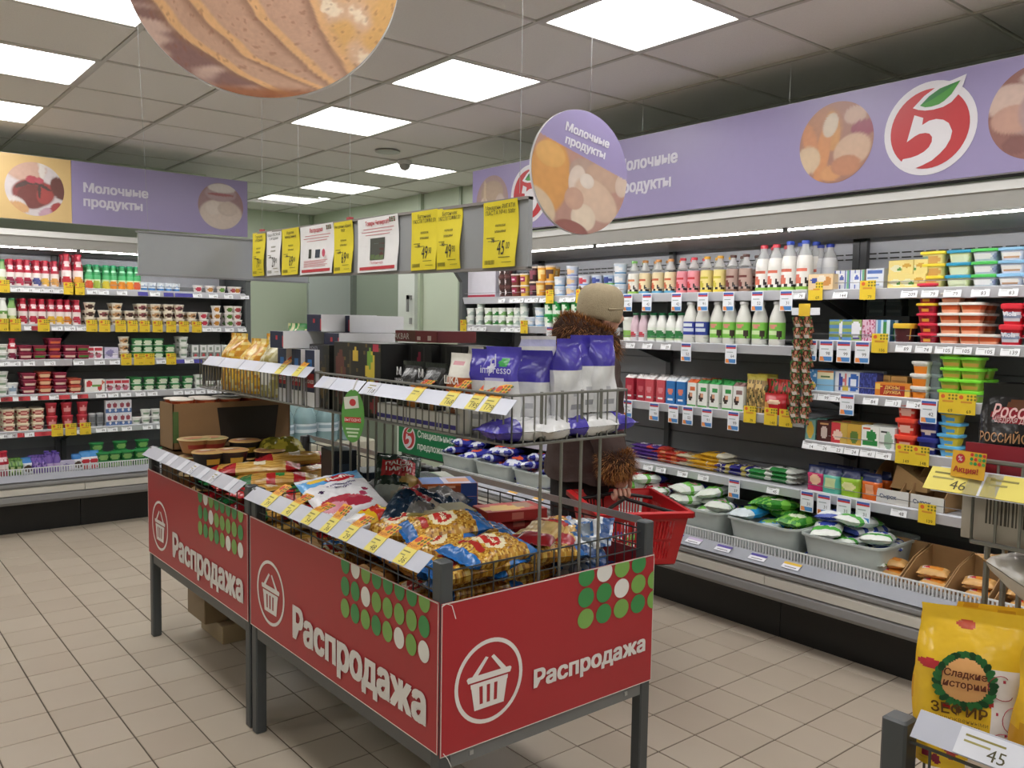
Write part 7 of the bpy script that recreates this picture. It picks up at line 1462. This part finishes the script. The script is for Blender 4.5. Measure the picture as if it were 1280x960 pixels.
A_ = (0, .0, 1.435, .09, .09, .062, .03, 1.05); fur('fur_collar', tor(*A_), 9000, .045, FC, torbase(*A_))
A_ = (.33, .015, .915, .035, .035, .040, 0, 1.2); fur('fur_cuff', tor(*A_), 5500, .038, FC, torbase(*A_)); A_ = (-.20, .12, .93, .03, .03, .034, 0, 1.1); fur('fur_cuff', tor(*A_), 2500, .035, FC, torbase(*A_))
del sh['_o']
# red shopping basket hanging from her hand
hw = Matrix.Translation(WP) @ Matrix.Rotation(WR, 4, 'Z') @ (HAND+Vector((0, 0, -.045)))
BC = Vector((2.62, 2.42, 0)); ZR_, HB = .765, .215
bk = thing('shopping_basket', 'red slotted plastic shopping basket with black handles held by the shopper', 'basket', (BC.x, BC.y, ZR_-HB))
ea = Vector((-.22, -.39, 0)).normalized(); eb = Vector((ea.y, -ea.x, 0)); LA, LB_ = .47, .36
Bm = lambda a, b, z: BC+ea*a+eb*b+Vector((0, 0, z))
RED = '#b5161c'
def quadbox(mb, P0, P1, P2, P3, nrm, t, col):
    n = nrm.normalized()*t; return mb.add([P0, P1, P2, P3, P0+n, P1+n, P2+n, P3+n], [(0, 1, 2, 3), (7, 6, 5, 4), (0, 4, 5, 1), (1, 5, 6, 2), (2, 6, 7, 3), (3, 7, 4, 0)], col)
sc_b = .80
def corner(sa, sb, t): k = sc_b+(1-sc_b)*t; return Bm(sa*LA/2*k, sb*LB_/2*k, ZR_-HB+HB*t)
wallm = MB()
cs = [(-1, -1), (1, -1), (1, 1), (-1, 1)]
for q in range(4):
    a0, a1 = cs[q], cs[(q+1) % 4]; mid = (corner(*a0, .5)+corner(*a1, .5))/2; nr = (mid-BC); nr.z = 0
    P = lambda u, t: corner(*a0, t).lerp(corner(*a1, t), u)
    def pan(u0, u1, t0, t1): quadbox(wallm, P(u0, t0), P(u1, t0), P(u1, t1), P(u0, t1), nr, .003, RED)
    pan(0, 1, .85, 1); pan(0, 1, 0, .12); pan(0, .08, .12, .85); pan(.92, 1, .12, .85)
    secs_ = ((.08, .36), (.64, .92)) if q % 2 == 0 else ((.12, .42), (.58, .88))
    pan(secs_[0][1], secs_[1][0], .12, .85); pan(.08, secs_[0][0]+.001, .12, .85)
    for (u0, u1) in secs_:
        n = 7
        for i in range(n+1): w_ = (u1-u0)/(n*2+1); pan(u0+2*i*w_, u0+(2*i+1)*w_, .12, .85)
        pan(u0, u1, .45, .50)
obj('basket_wall', wallm, M_PLAS, bk, sharp=30)
fl_ = MB(); P0 = [corner(*c_, 0) for c_ in cs]; fl_.add([*P0, *[p-Vector((0, 0, .004)) for p in P0]], [(0, 1, 2, 3), (7, 6, 5, 4)], RED); obj('basket_bottom', fl_, M_PLAS, bk)
rim_ = MB(); 
for q in range(4):
    a0, a1 = corner(*cs[q], 1), corner(*cs[(q+1) % 4], 1); nr = (a0+a1)/2-BC; nr.z = 0; nr.normalize(); d_ = (a1-a0).normalized()
    A0, A1 = a0-d_*.012, a1+d_*.012
    rim_.add([A0, A1, A1+nr*.022, A0+nr*.022, A0+Vector((0, 0, .008)), A1+Vector((0, 0, .008)), A1+nr*.022+Vector((0, 0, .004)), A0+nr*.022+Vector((0, 0, .004)), A1+nr*.022-Vector((0, 0, .016)), A0+nr*.022-Vector((0, 0, .016))], [(0, 1, 2, 3), (4, 5, 6, 7), (0, 1, 5, 4), (2, 3, 7, 6), (3, 2, 8, 9), (7, 6, 8, 9)], '#c01c22')
obj('basket_rim', rim_, M_PLAS, bk)
for s in (-1, 1):
    f0, f1 = Bm(-LA*.34, s*LB_*.46, ZR_-.02), Bm(LA*.34, s*LB_*.46, ZR_-.02); top = Vector(hw)+Vector((0, 0, 0)); a_, b_ = top-ea*.07+eb*s*.008, top+ea*.07+eb*s*.008
    obj('basket_handle', MB().tube([f0, f0.lerp(a_, .5), f0.lerp(a_, .9), a_, b_, f1.lerp(b_, .9), f1.lerp(b_, .5), f1], .008, '#141516', 8), M_PLAS, bk, sharp=60)
for i, (a, b, lab, P_) in enumerate(((-.08, 0, 'milk pouch inside the red basket', BAG['G'][0]),)): spawn(P_, T(*(Bm(a, b, ZR_-HB+.002))) @ rot(0, 0, .4), lab+' on its bottom')
# ================================================================ tidy
for o in bpy.data.objects:
    if '_o' in o: del o['_o']
